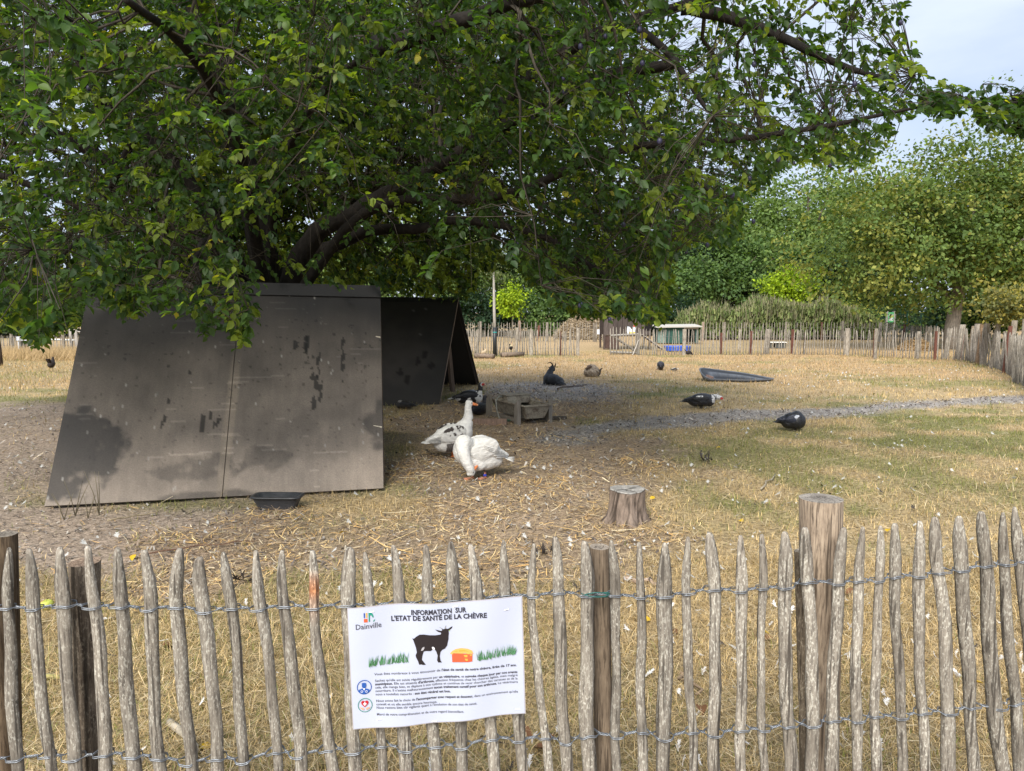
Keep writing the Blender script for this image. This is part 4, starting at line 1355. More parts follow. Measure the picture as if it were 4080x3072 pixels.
def text_line(segs, a, b, col, cap, name="lettering", off=.0013, shadow=False):
    """segs: (text, bold) set between points a and b (detail pixels, on the baseline)"""
    ua, va = uv_of(*a)
    ub, vb = uv_of(*b)
    x, V, Fs = 0.0, [], []
    for t, bold in segs:
        vs_, fs, adv = glyphs(t, bold)
        o = len(V)
        V += [(p[0] + x, p[1]) for p in vs_]
        Fs += [tuple(i + o for i in q) for q in fs]
        x += adv
    W = max(p[0] for p in V)
    ks = cap / 1310.0 / .72           # cap height of the font is about .72
    mb = MB()
    def lay(dx, dy, o, c):
        pts = []
        for px, py in V:
            t = px / W
            pts.append(sheet_pt(ua + (ub - ua) * t + dx, va + (vb - va) * t - py * ks + dy, o))
        mb.add(pts, Fs, c)
    if shadow: lay(.0014, .0024, off - .0004, (.36, .38, .47))
    lay(0, 0, off, col)
    return mb.build(name, M['print'], sign)

INK, GREY = (.025, .025, .04), (.065, .065, .085)
text_line([("INFORMATION  SUR", True)], (815, 282), (1443, 243), INK, 54, shadow=True)
text_line([("L'ETAT DE SANTÉ DE LA CHÈVRE", True)], (590, 355), (1675, 303), INK, 53, shadow=True)
text_line([("Dainville", False)], (195, 435), (485, 415), GREY, 58)
for segs, a, b in (
    ([("Vous êtes nombreux à vous émouvoir de ", 0), ("l'état de santé de notre chèvre, âgée de 17 ans.", 1)], (407, 950), (2008, 862)),
    ([("Sachez qu'elle est suivie régulièrement par ", 0), ("un vétérinaire", 1), (", et ", 0), ("soignée chaque jour par nos agents", 1)], (413, 1022), (2018, 940)),
    ([("municipaux.", 1), (" Elle est atteinte ", 0), ("d'arthrose,", 1), (" affection fréquente chez les chèvres âgées, mais malgré", 0)], (415, 1060), (2020, 977)),
    ([("cela, elle mange bien, se déplace à son rythme et continue de venir chercher des caresses et de la", 0)], (417, 1097), (2020, 1015)),
    ([("nourriture. Il n'existe malheureusement ", 0), ("aucun traitement curatif pour son arthrose.", 1), (" Le vétérinaire", 0)], (420, 1135), (2022, 1053)),
    ([("nous a toutefois rassurés : ", 0), ("son état général est bon.", 1)], (422, 1172), (1265, 1142)),
    ([("Nous avons fait le choix de ", 0), ("l'accompagner avec respect et douceur,", 1), (" dans un environnement qu'elle", 0)], (428, 1245), (2025, 1165)),
    ([("connaît et où elle semble encore heureuse.", 0)], (430, 1282), (1112, 1262)),
    ([("Nous restons bien sûr vigilants quant à l'évolution de son état de santé.", 0)], (433, 1320), (1565, 1275)),
    ([("Merci de votre compréhension et de votre regard bienveillant.", 0)], (437, 1393), (1417, 1362))):
    text_line(segs, a, b, GREY, 27)

# logo above the town's name
flat("town_logo", [([(287, 257), (302, 255), (303, 308), (289, 309)], (.03, .08, .32)), ([(312, 255), (327, 253), (329, 306), (314, 307)], (.72, .36, .08)),
                   ([(289, 320), (330, 317), (332, 355), (292, 357)], (.62, .10, .04)),
                   ([(341, 253), (352, 250), (375, 257), (390, 272), (398, 300), (390, 312), (378, 290), (366, 278), (356, 290), (358, 350), (345, 352)], (.02, .24, .18)),
                   ([(412, 324), (410, 340), (398, 356), (393, 352), (400, 335)], (.02, .24, .18))])
GOAT = [(832, 537), (850, 541), (880, 515), (915, 494), (960, 491), (1030, 500), (1090, 502), (1150, 496), (1158, 480), (1155, 474), (1120, 462), (1090, 437), (1130, 447), (1158, 455), (1170, 445), (1158, 425), (1132, 409), (1152, 416), (1168, 428), (1178, 436), (1198, 433), (1200, 410), (1213, 390), (1211, 412), (1214, 432), (1236, 432), (1262, 415), (1284, 403), (1278, 424), (1248, 448), (1240, 452), (1244, 480), (1240, 515), (1240, 548), (1230, 590), (1225, 620), (1200, 655), (1170, 668), (1150, 690), (1142, 740), (1150, 790), (1166, 810), (1125, 810), (1112, 785), (1118, 730), (1100, 680), (1085, 662), (1062, 660), (1040, 678), (985, 675), (962, 680), (948, 725), (942, 770), (965, 800), (986, 828), (950, 828), (940, 822), (912, 824), (900, 790), (875, 740), (872, 720), (885, 690), (875, 640), (860, 600), (845, 560)]
flat("goat_picture", [(GOAT, (.018, .014, .018)), ([(1052, 636), (1066, 630), (1086, 645), (1086, 664), (1062, 662)], (.72, .72, .78)),
                      ([(945, 640), (968, 627), (970, 645), (955, 668), (930, 672)], (.38, .37, .40)), ([(1192, 512), (1222, 510), (1218, 530), (1200, 532)], (.22, .21, .22)),
                      ([(1168, 428), (1152, 416), (1132, 409), (1158, 425), (1172, 441)], (.25, .25, .27)), ([(1200, 410), (1213, 390), (1211, 412), (1213, 430), (1202, 430)], (.28, .28, .30)),
                      ([(1249, 446), (1256, 446), (1256, 460), (1250, 460)], (.35, .5, .06))])
flat("crate_picture", [([(1278, 708), (1512, 706), (1511, 790), (1465, 800), (1283, 808)], (.52, .10, .045)), ([(1300, 728), (1455, 718), (1455, 745), (1300, 752)], (.72, .34, .06)),
                       ([(1300, 768), (1458, 762), (1458, 785), (1302, 792)], (.72, .34, .06)), ([(1482, 712), (1505, 710), (1505, 726), (1484, 728)], (.72, .34, .06)),
                       ([(1255, 712), (1285, 680), (1320, 660), (1385, 645), (1460, 650), (1508, 668), (1524, 708), (1500, 700), (1470, 712), (1420, 700), (1370, 716), (1320, 704), (1290, 722)], (.66, .38, .11)),
                       ([(1300, 690), (1350, 672), (1420, 665), (1480, 684), (1410, 682), (1350, 690)], (.62, .31, .05))])
for x0, y0, x1, y1 in ((345, 855, 795, 800), (1572, 785, 2005, 730)):
    pl = []
    rg = random.Random(int(x0))
    for k in range(95):
        t = rg.random()
        x, y = x0 + (x1 - x0) * t, y0 + (y1 - y0) * t
        h, l = rg.uniform(50, 125), rg.uniform(-34, 34)
        y -= rg.random() * 18
        g = rg.uniform(.6, 1.2)
        pl.append(([(x - 3, y), (x + 3, y), (x + l * .55 + 2.5, y - h * .55), (x + l, y - h), (x + l * .5 - 2.5, y - h * .55)], (.07 * g, .22 * g, .09 * g)))
    flat("grass_picture", pl)

def ring(cx, cy, r0, r1, n=40):
    out_ = []
    for k in range(n):
        a, b = 2 * math.pi * k / n, 2 * math.pi * (k + 1) / n
        out_.append([(cx + r0 * math.cos(a), cy + r0 * math.sin(a)), (cx + r1 * math.cos(a), cy + r1 * math.sin(a)), (cx + r1 * math.cos(b), cy + r1 * math.sin(b)), (cx + r0 * math.cos(b), cy + r0 * math.sin(b))])
    return out_
def disc(cx, cy, rx, ry, n=24): return [(cx + rx * math.cos(2 * math.pi * k / n), cy + ry * math.sin(2 * math.pi * k / n)) for k in range(n)]
BLU, GRN = (.02, .085, .34), (.02, .20, .14)
flat("vet_badge", [(q, BLU) for q in ring(297, 1072, 73, 81)] + [(disc(295, 1052, 24, 30), BLU), (disc(293, 1032, 26, 10), BLU),
     ([(233, 1108), (245, 1095), (275, 1085), (315, 1085), (348, 1096), (358, 1108), (340, 1130), (297, 1146), (255, 1130)], BLU), ([(284, 1084), (308, 1084), (296, 1108)], (.79, .80, .86))]
     + [(q, (.75, .77, .85)) for q in ring(272, 1118, 9, 13, 16)] + [(q, (.75, .77, .85)) for q in ring(322, 1118, 9, 13, 16)])
heart = [(305, 1296), (270, 1262), (264, 1240), (276, 1224), (292, 1222), (305, 1236), (318, 1221), (335, 1222), (346, 1238), (341, 1258)]
flat("care_badge", [(q, GRN) for q in ring(308, 1274, 73, 80)] + [(heart, (.42, .015, .03)), ([(299, 1240), (311, 1240), (311, 1252), (323, 1252), (323, 1264), (311, 1264), (311, 1278), (299, 1278), (299, 1264), (287, 1264), (287, 1252), (299, 1252)], (.8, .8, .84)),
     ([(245, 1290), (262, 1298), (285, 1300), (300, 1318), (292, 1328), (270, 1318)], (.66, .34, .22)), ([(371, 1286), (354, 1296), (332, 1298), (316, 1316), (322, 1326), (346, 1316)], (.66, .34, .22))])
for x0, y0, x1, y1 in ((1292, 183, 1343, 178), (1870, 233, 1922, 224), (350, 250, 402, 243), (438, 1441, 487, 1432), (1057, 1468, 1108, 1462), (1992, 1358, 2042, 1355)):
    mb = MB()
    a, b = uv_of(x0, y0), uv_of(x1, y1)
    mb.tube([sheet_pt(*a, -.002), sheet_pt(*a, .0018), sheet_pt(*b, .0018), sheet_pt(*b, -.002)], .0009, 5, (.55, .55, .56))
    mb.build("staple", M['metal'], sign)

# ------------------------------------------------------------------ the two A-frame shelters
def quad_board(TL, TR, BR, BL, th, nu, nv, colfun, name, parent, mat='board', nrm=None):
    """a board between four corners with thickness th behind it, coloured over its face"""
    n = nrm or ((TR - TL).cross(BL - TL)).normalized()
    mb = MB()
    u, v = np.meshgrid(np.linspace(0, 1, nu + 1), np.linspace(0, 1, nv + 1))
    u, v = u.ravel(), v.ravel()
    P = (np.outer((1 - u) * (1 - v), TL) + np.outer(u * (1 - v), TR) + np.outer(u * v, BR) + np.outer((1 - u) * v, BL))
    C = colfun(u, v)
    i = (np.arange(nv)[:, None] * (nu + 1) + np.arange(nu)[None]).ravel()
    Fq = [tuple(q) for q in np.stack([i, i + 1, i + nu + 2, i + nu + 1], 1)]
    mb.v = [tuple(p) for p in P]
    mb.f = Fq
    mb.c = [tuple(c) for c in C]
    nn = Vector(n) * th
    Q = [TL, TR, BR, BL]
    e = (.16, .13, .11)
    back = [q + nn for q in Q]
    mb.add([*Q, *back], [(4, 5, 6, 7), (0, 4, 5, 1), (1, 5, 6, 2), (2, 6, 7, 3), (3, 7, 4, 0)], e)
    mb.c[-4:] = [(.02, .018, .017)] * 4
    o = mb.build(name, M[mat], parent)
    return o

_rb = np.random.default_rng(21)
_spl = [( _rb.random(), _rb.random(), _rb.random()) for _ in range(420)]
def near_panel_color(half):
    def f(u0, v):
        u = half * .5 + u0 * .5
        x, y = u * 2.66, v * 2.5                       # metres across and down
        d = sstep(.10, .62, v + (fbm(x * 1.2, y * 1.2, 71, 4) - .5) * .35)  # dirt grows downward; canopy shade over the top third is painted in
        dust_tone = .02 + .42 * d + .46 * sstep(.66, 1.0, v + (fbm(x * 2, y * 2, 73) - .5) * .4)
        dust_tone *= .62 + .76 * fbm(x * 6, y * 3.5, 75, 5)
        # rubbed clean: corner lower left, patches low in the middle
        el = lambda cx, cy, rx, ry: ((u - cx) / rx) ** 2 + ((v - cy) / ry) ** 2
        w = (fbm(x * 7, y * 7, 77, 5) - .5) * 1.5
        dust_tone *= 1 - .80 * sstep(1.25, .70, el(.055, .80, .13, .17) + w * 1.3)
        dust_tone *= 1 - .45 * sstep(1.3, .2, el(.44, .885, .13, .05) + w * 2.6)
        dust_tone *= 1 - .42 * sstep(1.3, .3, el(.60, .86, .08, .05) + w * 2.6)
        dust_tone *= 1 - .55 * sstep(1.1, .5, el(.47, 1.0, .16, .03) + w)
        dust_tone *= 1 - .18 * sstep(1.4, .0, el(.80, .73, .12, .13) + w * 3)
        dust_tone *= 1 - .65 * sstep(1.1, .5, el(1.0, .72, .06, .13) + w)
        # the strip of old filler along the joint
        seam = sstep(.019, .012, np.abs(u - (.516 - .020 * v) + (fbm(y * 3, x * 0, 79) - .5) * .010)) * sstep(.33, .5, v) * (.55 + .6 * fbm(x * 3, y * 6, 81))
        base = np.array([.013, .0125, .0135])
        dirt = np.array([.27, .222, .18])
        c = base + (dirt - base) * dust_tone[:, None]
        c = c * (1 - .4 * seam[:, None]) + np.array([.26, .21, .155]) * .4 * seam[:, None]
        # wet drips and droppings
        for a, b, r_ in _spl:
            if abs(u - a).min() > .05: continue
            if r_ < .62:
                ry = .003 + .009 * r_ ** 2
                q = ((u - a) / .0026 / (1 + r_)) ** 2 + ((v - (.2 + b * .7)) / ry) ** 2
                c = np.where((q < 1)[:, None], c * (.35 + .4 * b), c)
            else:
                q = ((u - a) / .0022) ** 2 + ((v - b) / (.003 + .010 * (r_ - .62))) ** 2
                c = np.where((q < 1)[:, None], c * .6 + np.array([.30, .29, .27]) * (.12 + .55 * max(0, r_ - .8) * 5), c)
        rag = fbm(x * 38, y * 16, 82, 3) - .5
        for a, b, l in ((.74, .335, .055), (.78, .44, .06), (.775, .52, .035), (.735, .33, .04), (.865, .40, .10), (.70, .33, .03), (.79, .56, .05), (.42, .70, .04), (.46, .72, .03), (.30, .69, .03), (.77, .62, .03), (.76, .48, .03), (.445, .665, .018), (.36, .46, .015), (.31, .60, .02), (.47, .68, .02)):
            q = ((u - a) / .0075) ** 2 + ((v - b) / l) ** 2 + rag * 4.5
            c = np.where((q < .75)[:, None], c * .22, c)
        sc = fbm(x * 2.5, y * 60, 83, 2)
        c = c * (1 + .20 * (fbm(x * 45, y * 4, 85, 3) - .5)[:, None])
        c = np.where(((sc > .80) & (fbm(x * 2, y * 2, 87) > .5))[:, None], c * 1.35 + .01, c)
        return c
    return f

shelter = thing("animal_shelter", "near dusty black A-frame plywood shelter beneath the plum tree branches", "shelter", tuple(gnd(860, 1995)))
BL, BR = gnd(178, 2031), gnd(1528, 1958)
TL, TR = ray(362, 1112, 7.36), ray(1515, 1141, 7.95)
BL.z, BR.z = .03, .03
MT, MBm = TL.lerp(TR, .5), BL.lerp(BR, .5)
gap = (TR - TL).normalized() * .003
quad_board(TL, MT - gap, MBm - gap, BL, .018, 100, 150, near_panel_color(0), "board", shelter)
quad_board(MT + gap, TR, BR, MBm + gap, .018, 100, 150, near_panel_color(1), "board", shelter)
back = Vector((-.36, 1.62, 0)) * 1.0
BTL, BTR = TL + back, TR + back
BTL.z = BTR.z = .03
blk = lambda u, v: np.tile([.020, .018, .018], (len(u), 1)) * (.6 + .8 * fbm(u * 8, v * 8, 91))[:, None]
q = Vector((-.02, .09, .0)) * .3
quad_board(TR + q, MT + gap + q, MT.lerp(MT, 0) + back * 1.0 - Vector((0, 0, MT.z - .03)) + q, BTR + q, .018, 12, 12, blk, "board", shelter)
quad_board(MT - gap + q, TL + q, BTL + q, MT + back - Vector((0, 0, MT.z - .03)) - gap + q, .018, 12, 12, blk, "board", shelter)
# ridge cap: a folded felt strip along the top
mb = MB()
dn = (BL - TL).normalized() * .17
off = Vector((.0, -.010, .006))
a_, b_, c_, d_ = TL + off, TR + off, TR + off + dn, TL + off + dn
bk = Vector((-.03, .15, -.10))
th = Vector((0, .006, -.002))
mb.add([a_, b_, c_, d_, a_ + bk, b_ + bk, a_ - th, b_ - th, c_ - th, d_ - th], [(6, 7, 8, 9), (0, 4, 5, 1), (6, 0, 1, 7), (9, 8, 2, 3), (7, 1, 2, 8), (6, 9, 3, 0)], (.022, .021, .022))
mb.build("ridge_cap", M['board'], shelter)
mb = MB()
for t, s_ in ((.985, 1), (.015, -1), (.5, 1)):     # rafters inside
    p0, p1 = TL.lerp(TR, t) + Vector((0, .05, -.06)), BL.lerp(BR, t) + Vector((0, .10, .02))
    mb = MB()
    s, u_, d_ = frame(p1 - p0)
    mb.tube([p0, p1], .035, 4, (.10, .075, .055))
    mb.build("rafter", M['wood'], shelter)
# small bits stuck to the panel's right edge
mb = MB()
for v_, sz in ((.29, .05), (.735, .085)):
    p = TR.lerp(BR, v_) + Vector((-.03 if v_ < .5 else -.045, -.004, 0))
    mb = MB()
    mb.box(p, (sz, .010, .018), rot3(0, .15), (.46, .42, .34), bev=.003)
    mb.build("splinter", M['wood'], shelter)

# second shelter, farther back and more to the right
sh2 = thing("animal_shelter", "smaller looking black A-frame shelter farther back, its open end showing a wooden prop", "shelter", tuple(gnd(1700, 1580)))
B2R, F2R = gnd(1750, 1612), gnd(1911, 1531)
T2R = ray(1826, 1186, (B2R.y + F2R.y) / 2 - .15)
rd = Vector((-2.62, -.42, 0))
B2L, F2L, T2L = B2R + rd, F2R + rd, T2R + rd
def far_panel(u, v):
    x, y = u * 2.6, v * 2.5
    w = (fbm(x * 3, y * 3, 95, 4) - .5)
    dust_tone = .07 + .10 * sstep(.1, .5, v + w * .5) * (1 - .75 * sstep(.70, .86, v + w * .25)) * sstep(1.0, .7, u + w * .3)
    base, dirt = np.array([.022, .022, .023]), np.array([.20, .165, .14])
    c = base + (dirt - base) * (dust_tone * (.6 + .8 * fbm(x * 6, y * 6, 97)))[:, None]
    for a, b in ((.80, .62), (.84, .56), (.70, .71), (.76, .78), (.9, .66)):
        q_ = ((u - a) / .018) ** 2 + ((v - b) / .035) ** 2 + w * 2
        c = np.where((q_ < 1)[:, None], c * .3, c)
    for k in range(26):
        a, b = _spl[k][0], _spl[k][1] * .6
        q_ = ((u - a) / .004) ** 2 + ((v - b) / .008) ** 2
        c = np.where((q_ < 1)[:, None], c + .09, c)
    return c
quad_board(T2L, T2R, B2R, B2L, .02, 60, 60, far_panel, "board", sh2)
quad_board(T2R + Vector((0, .015, 0)), T2L + Vector((0, .015, 0)), F2L, F2R, .02, 10, 10, blk, "board", sh2)
mb = MB()
o_ = Vector((0, -.008, .008))
d2 = (B2L - T2L).normalized() * .12
mb.add([T2L + o_, T2R + o_, T2R + o_ + d2, T2L + o_ + d2, T2L + Vector((0, .1, -.05)), T2R + Vector((0, .1, -.05))], [(0, 1, 2, 3), (0, 4, 5, 1)], (.02, .02, .02))
mb.build("ridge_cap", M['board'], sh2)
mb = MB()
ed = Vector((.006, -.012, 0))       # raw plywood edge of the near panel
s = (B2R - T2R)
mb.add([T2R + ed, T2R + ed + Vector((.012, .022, 0)), B2R + ed + Vector((.012, .022, 0)), B2R + ed, T2R + ed - Vector((0, .008, 0)), B2R + ed - Vector((0, .008, 0))], [(0, 1, 2, 3), (4, 0, 3, 5)], (.25, .19, .15))
mb.build("board_edge", M['wood'], sh2)
mb = MB()
mb.tube([gnd(1822, 1562) + Vector((-.1, .1, 0)), ray(1786, 1380, 14.4)], .055, 4, (.17, .12, .09))
mb.build("prop", M['wood'], sh2)
mb = MB()
mb.tube([T2R + Vector((-.06, .06, -.04)), F2R + Vector((-.06, -.06, .02))], .03, 4, (.05, .04, .035))
mb.build("rafter", M['wood'], sh2)

# ------------------------------------------------------------------ black tub by the near shelter
p = gnd(1095, 2036)
tub = thing("plastic_tub", "black plastic feed tub standing against the near shelter", "tub", (p.x, p.y + .08, 0), R(-2))
mb = MB()
sec = [(.00, .150, .052), (.005, .150, .052), (.085, .185, .085), (.098, .188, .088), (.098, .206, .100), (.112, .206, .100), (.112, .180, .080), (.02, .143, .048)]
n = 32
def sup(a, rx, ry, k=.38):
    c, s = math.cos(a), math.sin(a)
    return rx * math.copysign(abs(c) ** k, c), ry * math.copysign(abs(s) ** k, s)
for z, rx, ry in sec:
    for k in range(n):
        x, y = sup(2 * math.pi * k / n, rx, ry)
        mb.v.append((x, y, z)); mb.c.append((.028, .030, .034) if random.random() > .25 else (.05, .05, .055))
for i in range(len(sec) - 1):
    for k in range(n):
        k2 = (k + 1) % n
        mb.f.append((i * n + k, i * n + k2, (i + 1) * n + k2, (i + 1) * n + k))
mb.f.append(tuple(range((len(sec) - 1) * n, len(sec) * n)))
mb.build("tub_body", M['plastic'], tub, True, rel=False)
mb = MB()
mb.ell((0, 0, .05), (.14, .046, .014), col=(.16, .12, .09), n=20, m=6)
mb.build("soil_filling", M['wood'], tub, False, rel=False)

# ------------------------------------------------------------------ tree stump
p = gnd(2502, 2090)
p.y += .10
stump = thing("tree_stump", "short grey weathered tree stump with cracked bark in the straw", "stump", tuple(p))
mb = MB()
n, rows = 72, [(-.02, 1.42), (.015, 1.30), (.05, 1.12), (.10, 1.02), (.16, .98), (.21, .97), (.245, .96)]
rs = random.Random(3)
lob = [(rs.random() * 6.28, 3), (rs.random() * 6.28, 5), (rs.random() * 6.28, 9)]
crk = [rs.random() * 6.28 for _ in range(17)]
def srad(a, f):
    q = 1 + .035 * math.sin(3 * a + lob[0][0]) + .03 * math.sin(5 * a + lob[1][0]) * (1 + 2 * max(0, f - 1)) + .03 * math.sin(9 * a + lob[2][0])
    return q
for z, f in rows:
    for k in range(n):
        a = 2 * math.pi * k / n
        fl = 1 + (f - 1) * (.6 + .8 * max(0, math.sin(4 * a + 1)))
        r_ = .138 * fl * srad(a, f)
        dk = 1.0
        for c in crk:
            d = abs((a - c + .10 * math.sin(z * 25 + c * 3) + math.pi) % (2 * math.pi) - math.pi)
            if d < .05: dk = min(dk, .35); r_ *= .955
        tz = z + (.006 * math.sin(a * 2 + 1) if z > .2 else 0)
        mb.v.append((r_ * math.cos(a), r_ * math.sin(a), tz))
        g = .75 + .5 * rs.random()
        mb.c.append((.20 * dk * g, .155 * dk * g, .125 * dk * g))
for i in range(len(rows) - 1):
    for k in range(n):
        k2 = (k + 1) % n
        mb.f.append((i * n + k, i * n + k2, (i + 1) * n + k2, (i + 1) * n + k))
mb.build("bark", M['bark'], stump, True, rel=False)
mb = MB()
for j, (t, dz) in enumerate(((.985, .0), (.97, .006), (.7, .004), (.4, .002), (.15, -.004), (0.01, -.006))):
    for k in range(n):
        a = 2 * math.pi * k / n
        r_ = .138 * .96 * srad(a, .96) * t
        ck = 1.0
        for c in crk[:5]:
            d = abs((a - c + math.pi) % (2 * math.pi) - math.pi) * t
            if d < .045: ck = .4
        g = (.8 + .35 * rs.random()) * ck * (1 + .12 * math.sin(t * 40))
        mb.v.append((r_ * math.cos(a), r_ * math.sin(a), .247 + .006 * math.sin(a * 2 + 1) + dz)); mb.c.append((.30 * g, .285 * g, .265 * g))
for i in range(5):
    for k in range(n):
        k2 = (k + 1) % n
        mb.f.append((i * n + k, i * n + k2, (i + 1) * n + k2, (i + 1) * n + k))
mb.f.append(tuple(5 * n + k for k in range(n)))
mb.build("cut_top", M['wood'], stump, False, rel=False)

# ------------------------------------------------------------------ water trough
tr = thing("water_trough", "muddy galvanised cattle trough with float box on wooden legs", "trough", (.13, 10.65, 0))
L, Wd = 1.06, .42
ax = Vector((-.467, .884, 0)).normalized()      # long axis, away to the left
ay = Vector((.884, .467, 0)).normalized()       # short axis
c0 = Vector((.18, 10.12, 0))                  # near left corner of the rim
def tp(a, b, z): return c0 + ax * (a * L) + ay * (b * Wd) + Vector((0, 0, z))
mb = MB()
def loop(z, ins): return [tp(ins / L, ins / Wd, z), tp(ins / L, 1 - ins / Wd, z), tp(1 - ins / L, 1 - ins / Wd, z), tp(1 - ins / L, ins / Wd, z)]
loops = [loop(.080, .065), loop(.262, .004), loop(.262, -.018), loop(.282, -.018), loop(.282, .012), loop(.11, .06)]
for lp in loops: mb.add(lp, [])
for i in range(5):
    for k in range(4):
        k2 = (k + 1) % 4
        mb.f.append((i * 4 + k, i * 4 + k2, i * 4 + 4 + k2, i * 4 + 4 + k))
mb.f.append((3, 2, 1, 0)); mb.f.append((20, 21, 22, 23))
mb.c = [(.30, .28, .23)] * 24
for k in (20, 21, 22, 23): mb.c[k] = (.10, .085, .065)
o = mb.build("tub", M['galv'], tr)
mud = M['mud'] = None
m, nt, pp, _o = newmat("mud_splashed_zinc")
v_ = coords(nt)
n1_, n2_ = noise(nt, v_, 16, 6, .68), noise(nt, v_, 60, 5, .65)
c_ = ramp(nt, n1_, [(.40, (.31, .28, .22)), (.52, (.25, .215, .165)), (.62, (.14, .11, .08)), (.78, (.09, .065, .045))])
c_ = mix(nt, 1.0, c_, ramp(nt, n2_, [(.3, .7), (.7, 1.25)]), 'MULTIPLY')
nt.links.new(c_, pp.inputs['Base Color'])
pp.inputs['Roughness'].default_value = .7
bump(nt, pp, n1_, .3, .004)
M['mud'] = m
o.data.materials.clear(); o.data.materials.append(m)
mb = MB()
mb.add([tp(.03, .06, .215), tp(.03, .94, .215), tp(.97, .94, .215), tp(.97, .06, .215)], [(0, 1, 2, 3)], (.03, .028, .022))
mb.build("water", M['plastic'], tr)
rz = math.atan2(ax.y, ax.x)
mb = MB()
bc = tp(.66, .5, .30)
mb.box(bc, (.26, .40, .12), rot3(rz), (.22, .19, .15), bev=.012)
mb.box(bc + Vector((0, 0, .064)), (.28, .42, .010), rot3(rz), (.28, .26, .22))
o = mb.build("float_box", M['mud'], tr)
for (a, b) in ((.12, -.12), (.98, -.12), (.12, 1.12), (.98, 1.12)):
    mb = MB()
    p = tp(a, b, 0)
    mb.box(p + Vector((0, 0, .15)), (.095, .06, .34), rot3(rz), (.23, .205, .175))
    o = mb.build("leg", M['wood'], tr)
    for v in o.data.vertices:      # tops sawn at a slant
        if v.co.z > .3:
            q = Vector(v.co) + tr.location - p
            v.co.z += -.05 * (1 if q.dot(ax) > 0 else -1) - .02
for b in (-.12, 1.12):
    mb = MB()
    mb.box(tp(.55, b, .06), (L * .9, .035, .055), rot3(rz), (.20, .175, .145))
    mb.build("rail", M['wood'], tr)
mb = MB()
hp = tp(.62, -.02, .335)
mb.tube([hp, hp + Vector((-.05, -.05, .02)), hp + Vector((-.10, -.10, -.03)), hp + Vector((-.09, -.12, -.18)), hp + Vector((-.05, -.13, -.30)), hp + Vector((.10, -.2, -.345))], .014, 7, (.24, .235, .20))
mb.build("pipe", M['plastic'], tr, True)
mb = MB()
hp = tp(.45, -.14, .02)
mb.tube([hp + Vector((-.2, -.1, .02)), hp + Vector((-.05, -.12, .03)), hp + Vector((.1, -.16, .015)), hp + Vector((.22, -.2, .012))], .010, 6, (.02, .10, .06))
tag(mb.build("garden_hose", M['plastic'], None, True), "short green hose lying by the trough legs", "hose")

p = gnd(1953, 1695)
pl = MB()
pl.box((p.x, p.y + .05, .045), (.47, .09, .085), rot3(R(-4)), (.24, .165, .125), bev=.006)
tag(pl.build("timber_offcut", M['wood']), "reddish brown timber offcut on the straw in front of the trough", "timber")
p = gnd(2180, 1672)
pl = MB()
pl.box((p.x, p.y, .022), (.62, .07, .035), rot3(R(22)), (.085, .07, .055), bev=.006)
tag(pl.build("timber_offcut", M['wood']), "dark narrow board lying behind the right end of the trough", "timber")

# ------------------------------------------------------------------ preformed pond shell
pc = gnd(2940, 1517)
pond = thing("pond_shell", "black moulded pond shell lying askew on the dry grass", "pond liner", tuple(pc), 0)
n = 72
def rim(a, f=1.0):
    c, s = math.cos(a), math.sin(a)
    x = .86 * math.copysign(abs(c) ** .85, c) - .03
    y = .46 * s * (1 - .25 * c)
    if s < 0: y *= .9 - .25 * math.exp(-((c + .45) / .3) ** 2)
    zb_, zf_ = .29 - .24 * ((c + 1) / 2) ** 1.15, .055 + .03 * max(0, -c) * (1 if c < -.8 else .3)
    z = zf_ + (zb_ - zf_) * sstep(-.55, .75, s + (.55 * max(0, -c - .55)))
    return x, y, z
secs = [(1.0, 1.0, -1), (1.0, 1.0, 0), (.99, .98, .008), (.97, .94, .004), (.95, .90, -.02), (.80, .68, -.30), (.70, .55, -.34), (.60, .42, -.78), (.45, .28, -.82)]
mb = MB()
for j, (fx_, fy_, dz) in enumerate(secs):
    for k in range(n):
        a = 2 * math.pi * k / n
        x, y, z = rim(a)
        zz = z
        if dz == -1: x, y, zz = x * .93, y * .88, max(.0, z - .14)
        elif dz <= -.1: zz = z * (1 + dz)
        else: zz = z + dz
        mb.v.append((x * fx_, y * fy_, max(.004, zz)))
        lip = 1 <= j <= 3 or j == 6
        g = .8 + .4 * random.random()
        mb.c.append((.13 * g, .14 * g, .155 * g) if lip else (.022, .023, .026))
for i in range(len(secs) - 1):
    for k in range(n):
        k2 = (k + 1) % n
        mb.f.append((i * n + k, i * n + k2, (i + 1) * n + k2, (i + 1) * n + k))
mb.f.append(tuple((len(secs) - 1) * n + k for k in range(n)))
mb.build("shell", M['plastic'], pond, True, rel=False)
p = gnd(2826, 1519)
mb = MB()
mb.box((p.x, p.y - .02, .10), (.16, .10, .06), rot3(.3, .35), (.30, .20, .165), bev=.006)
tag(mb.build("brick", M['plain']), "pale red brick tipped inside the left end of the pond shell", "brick")

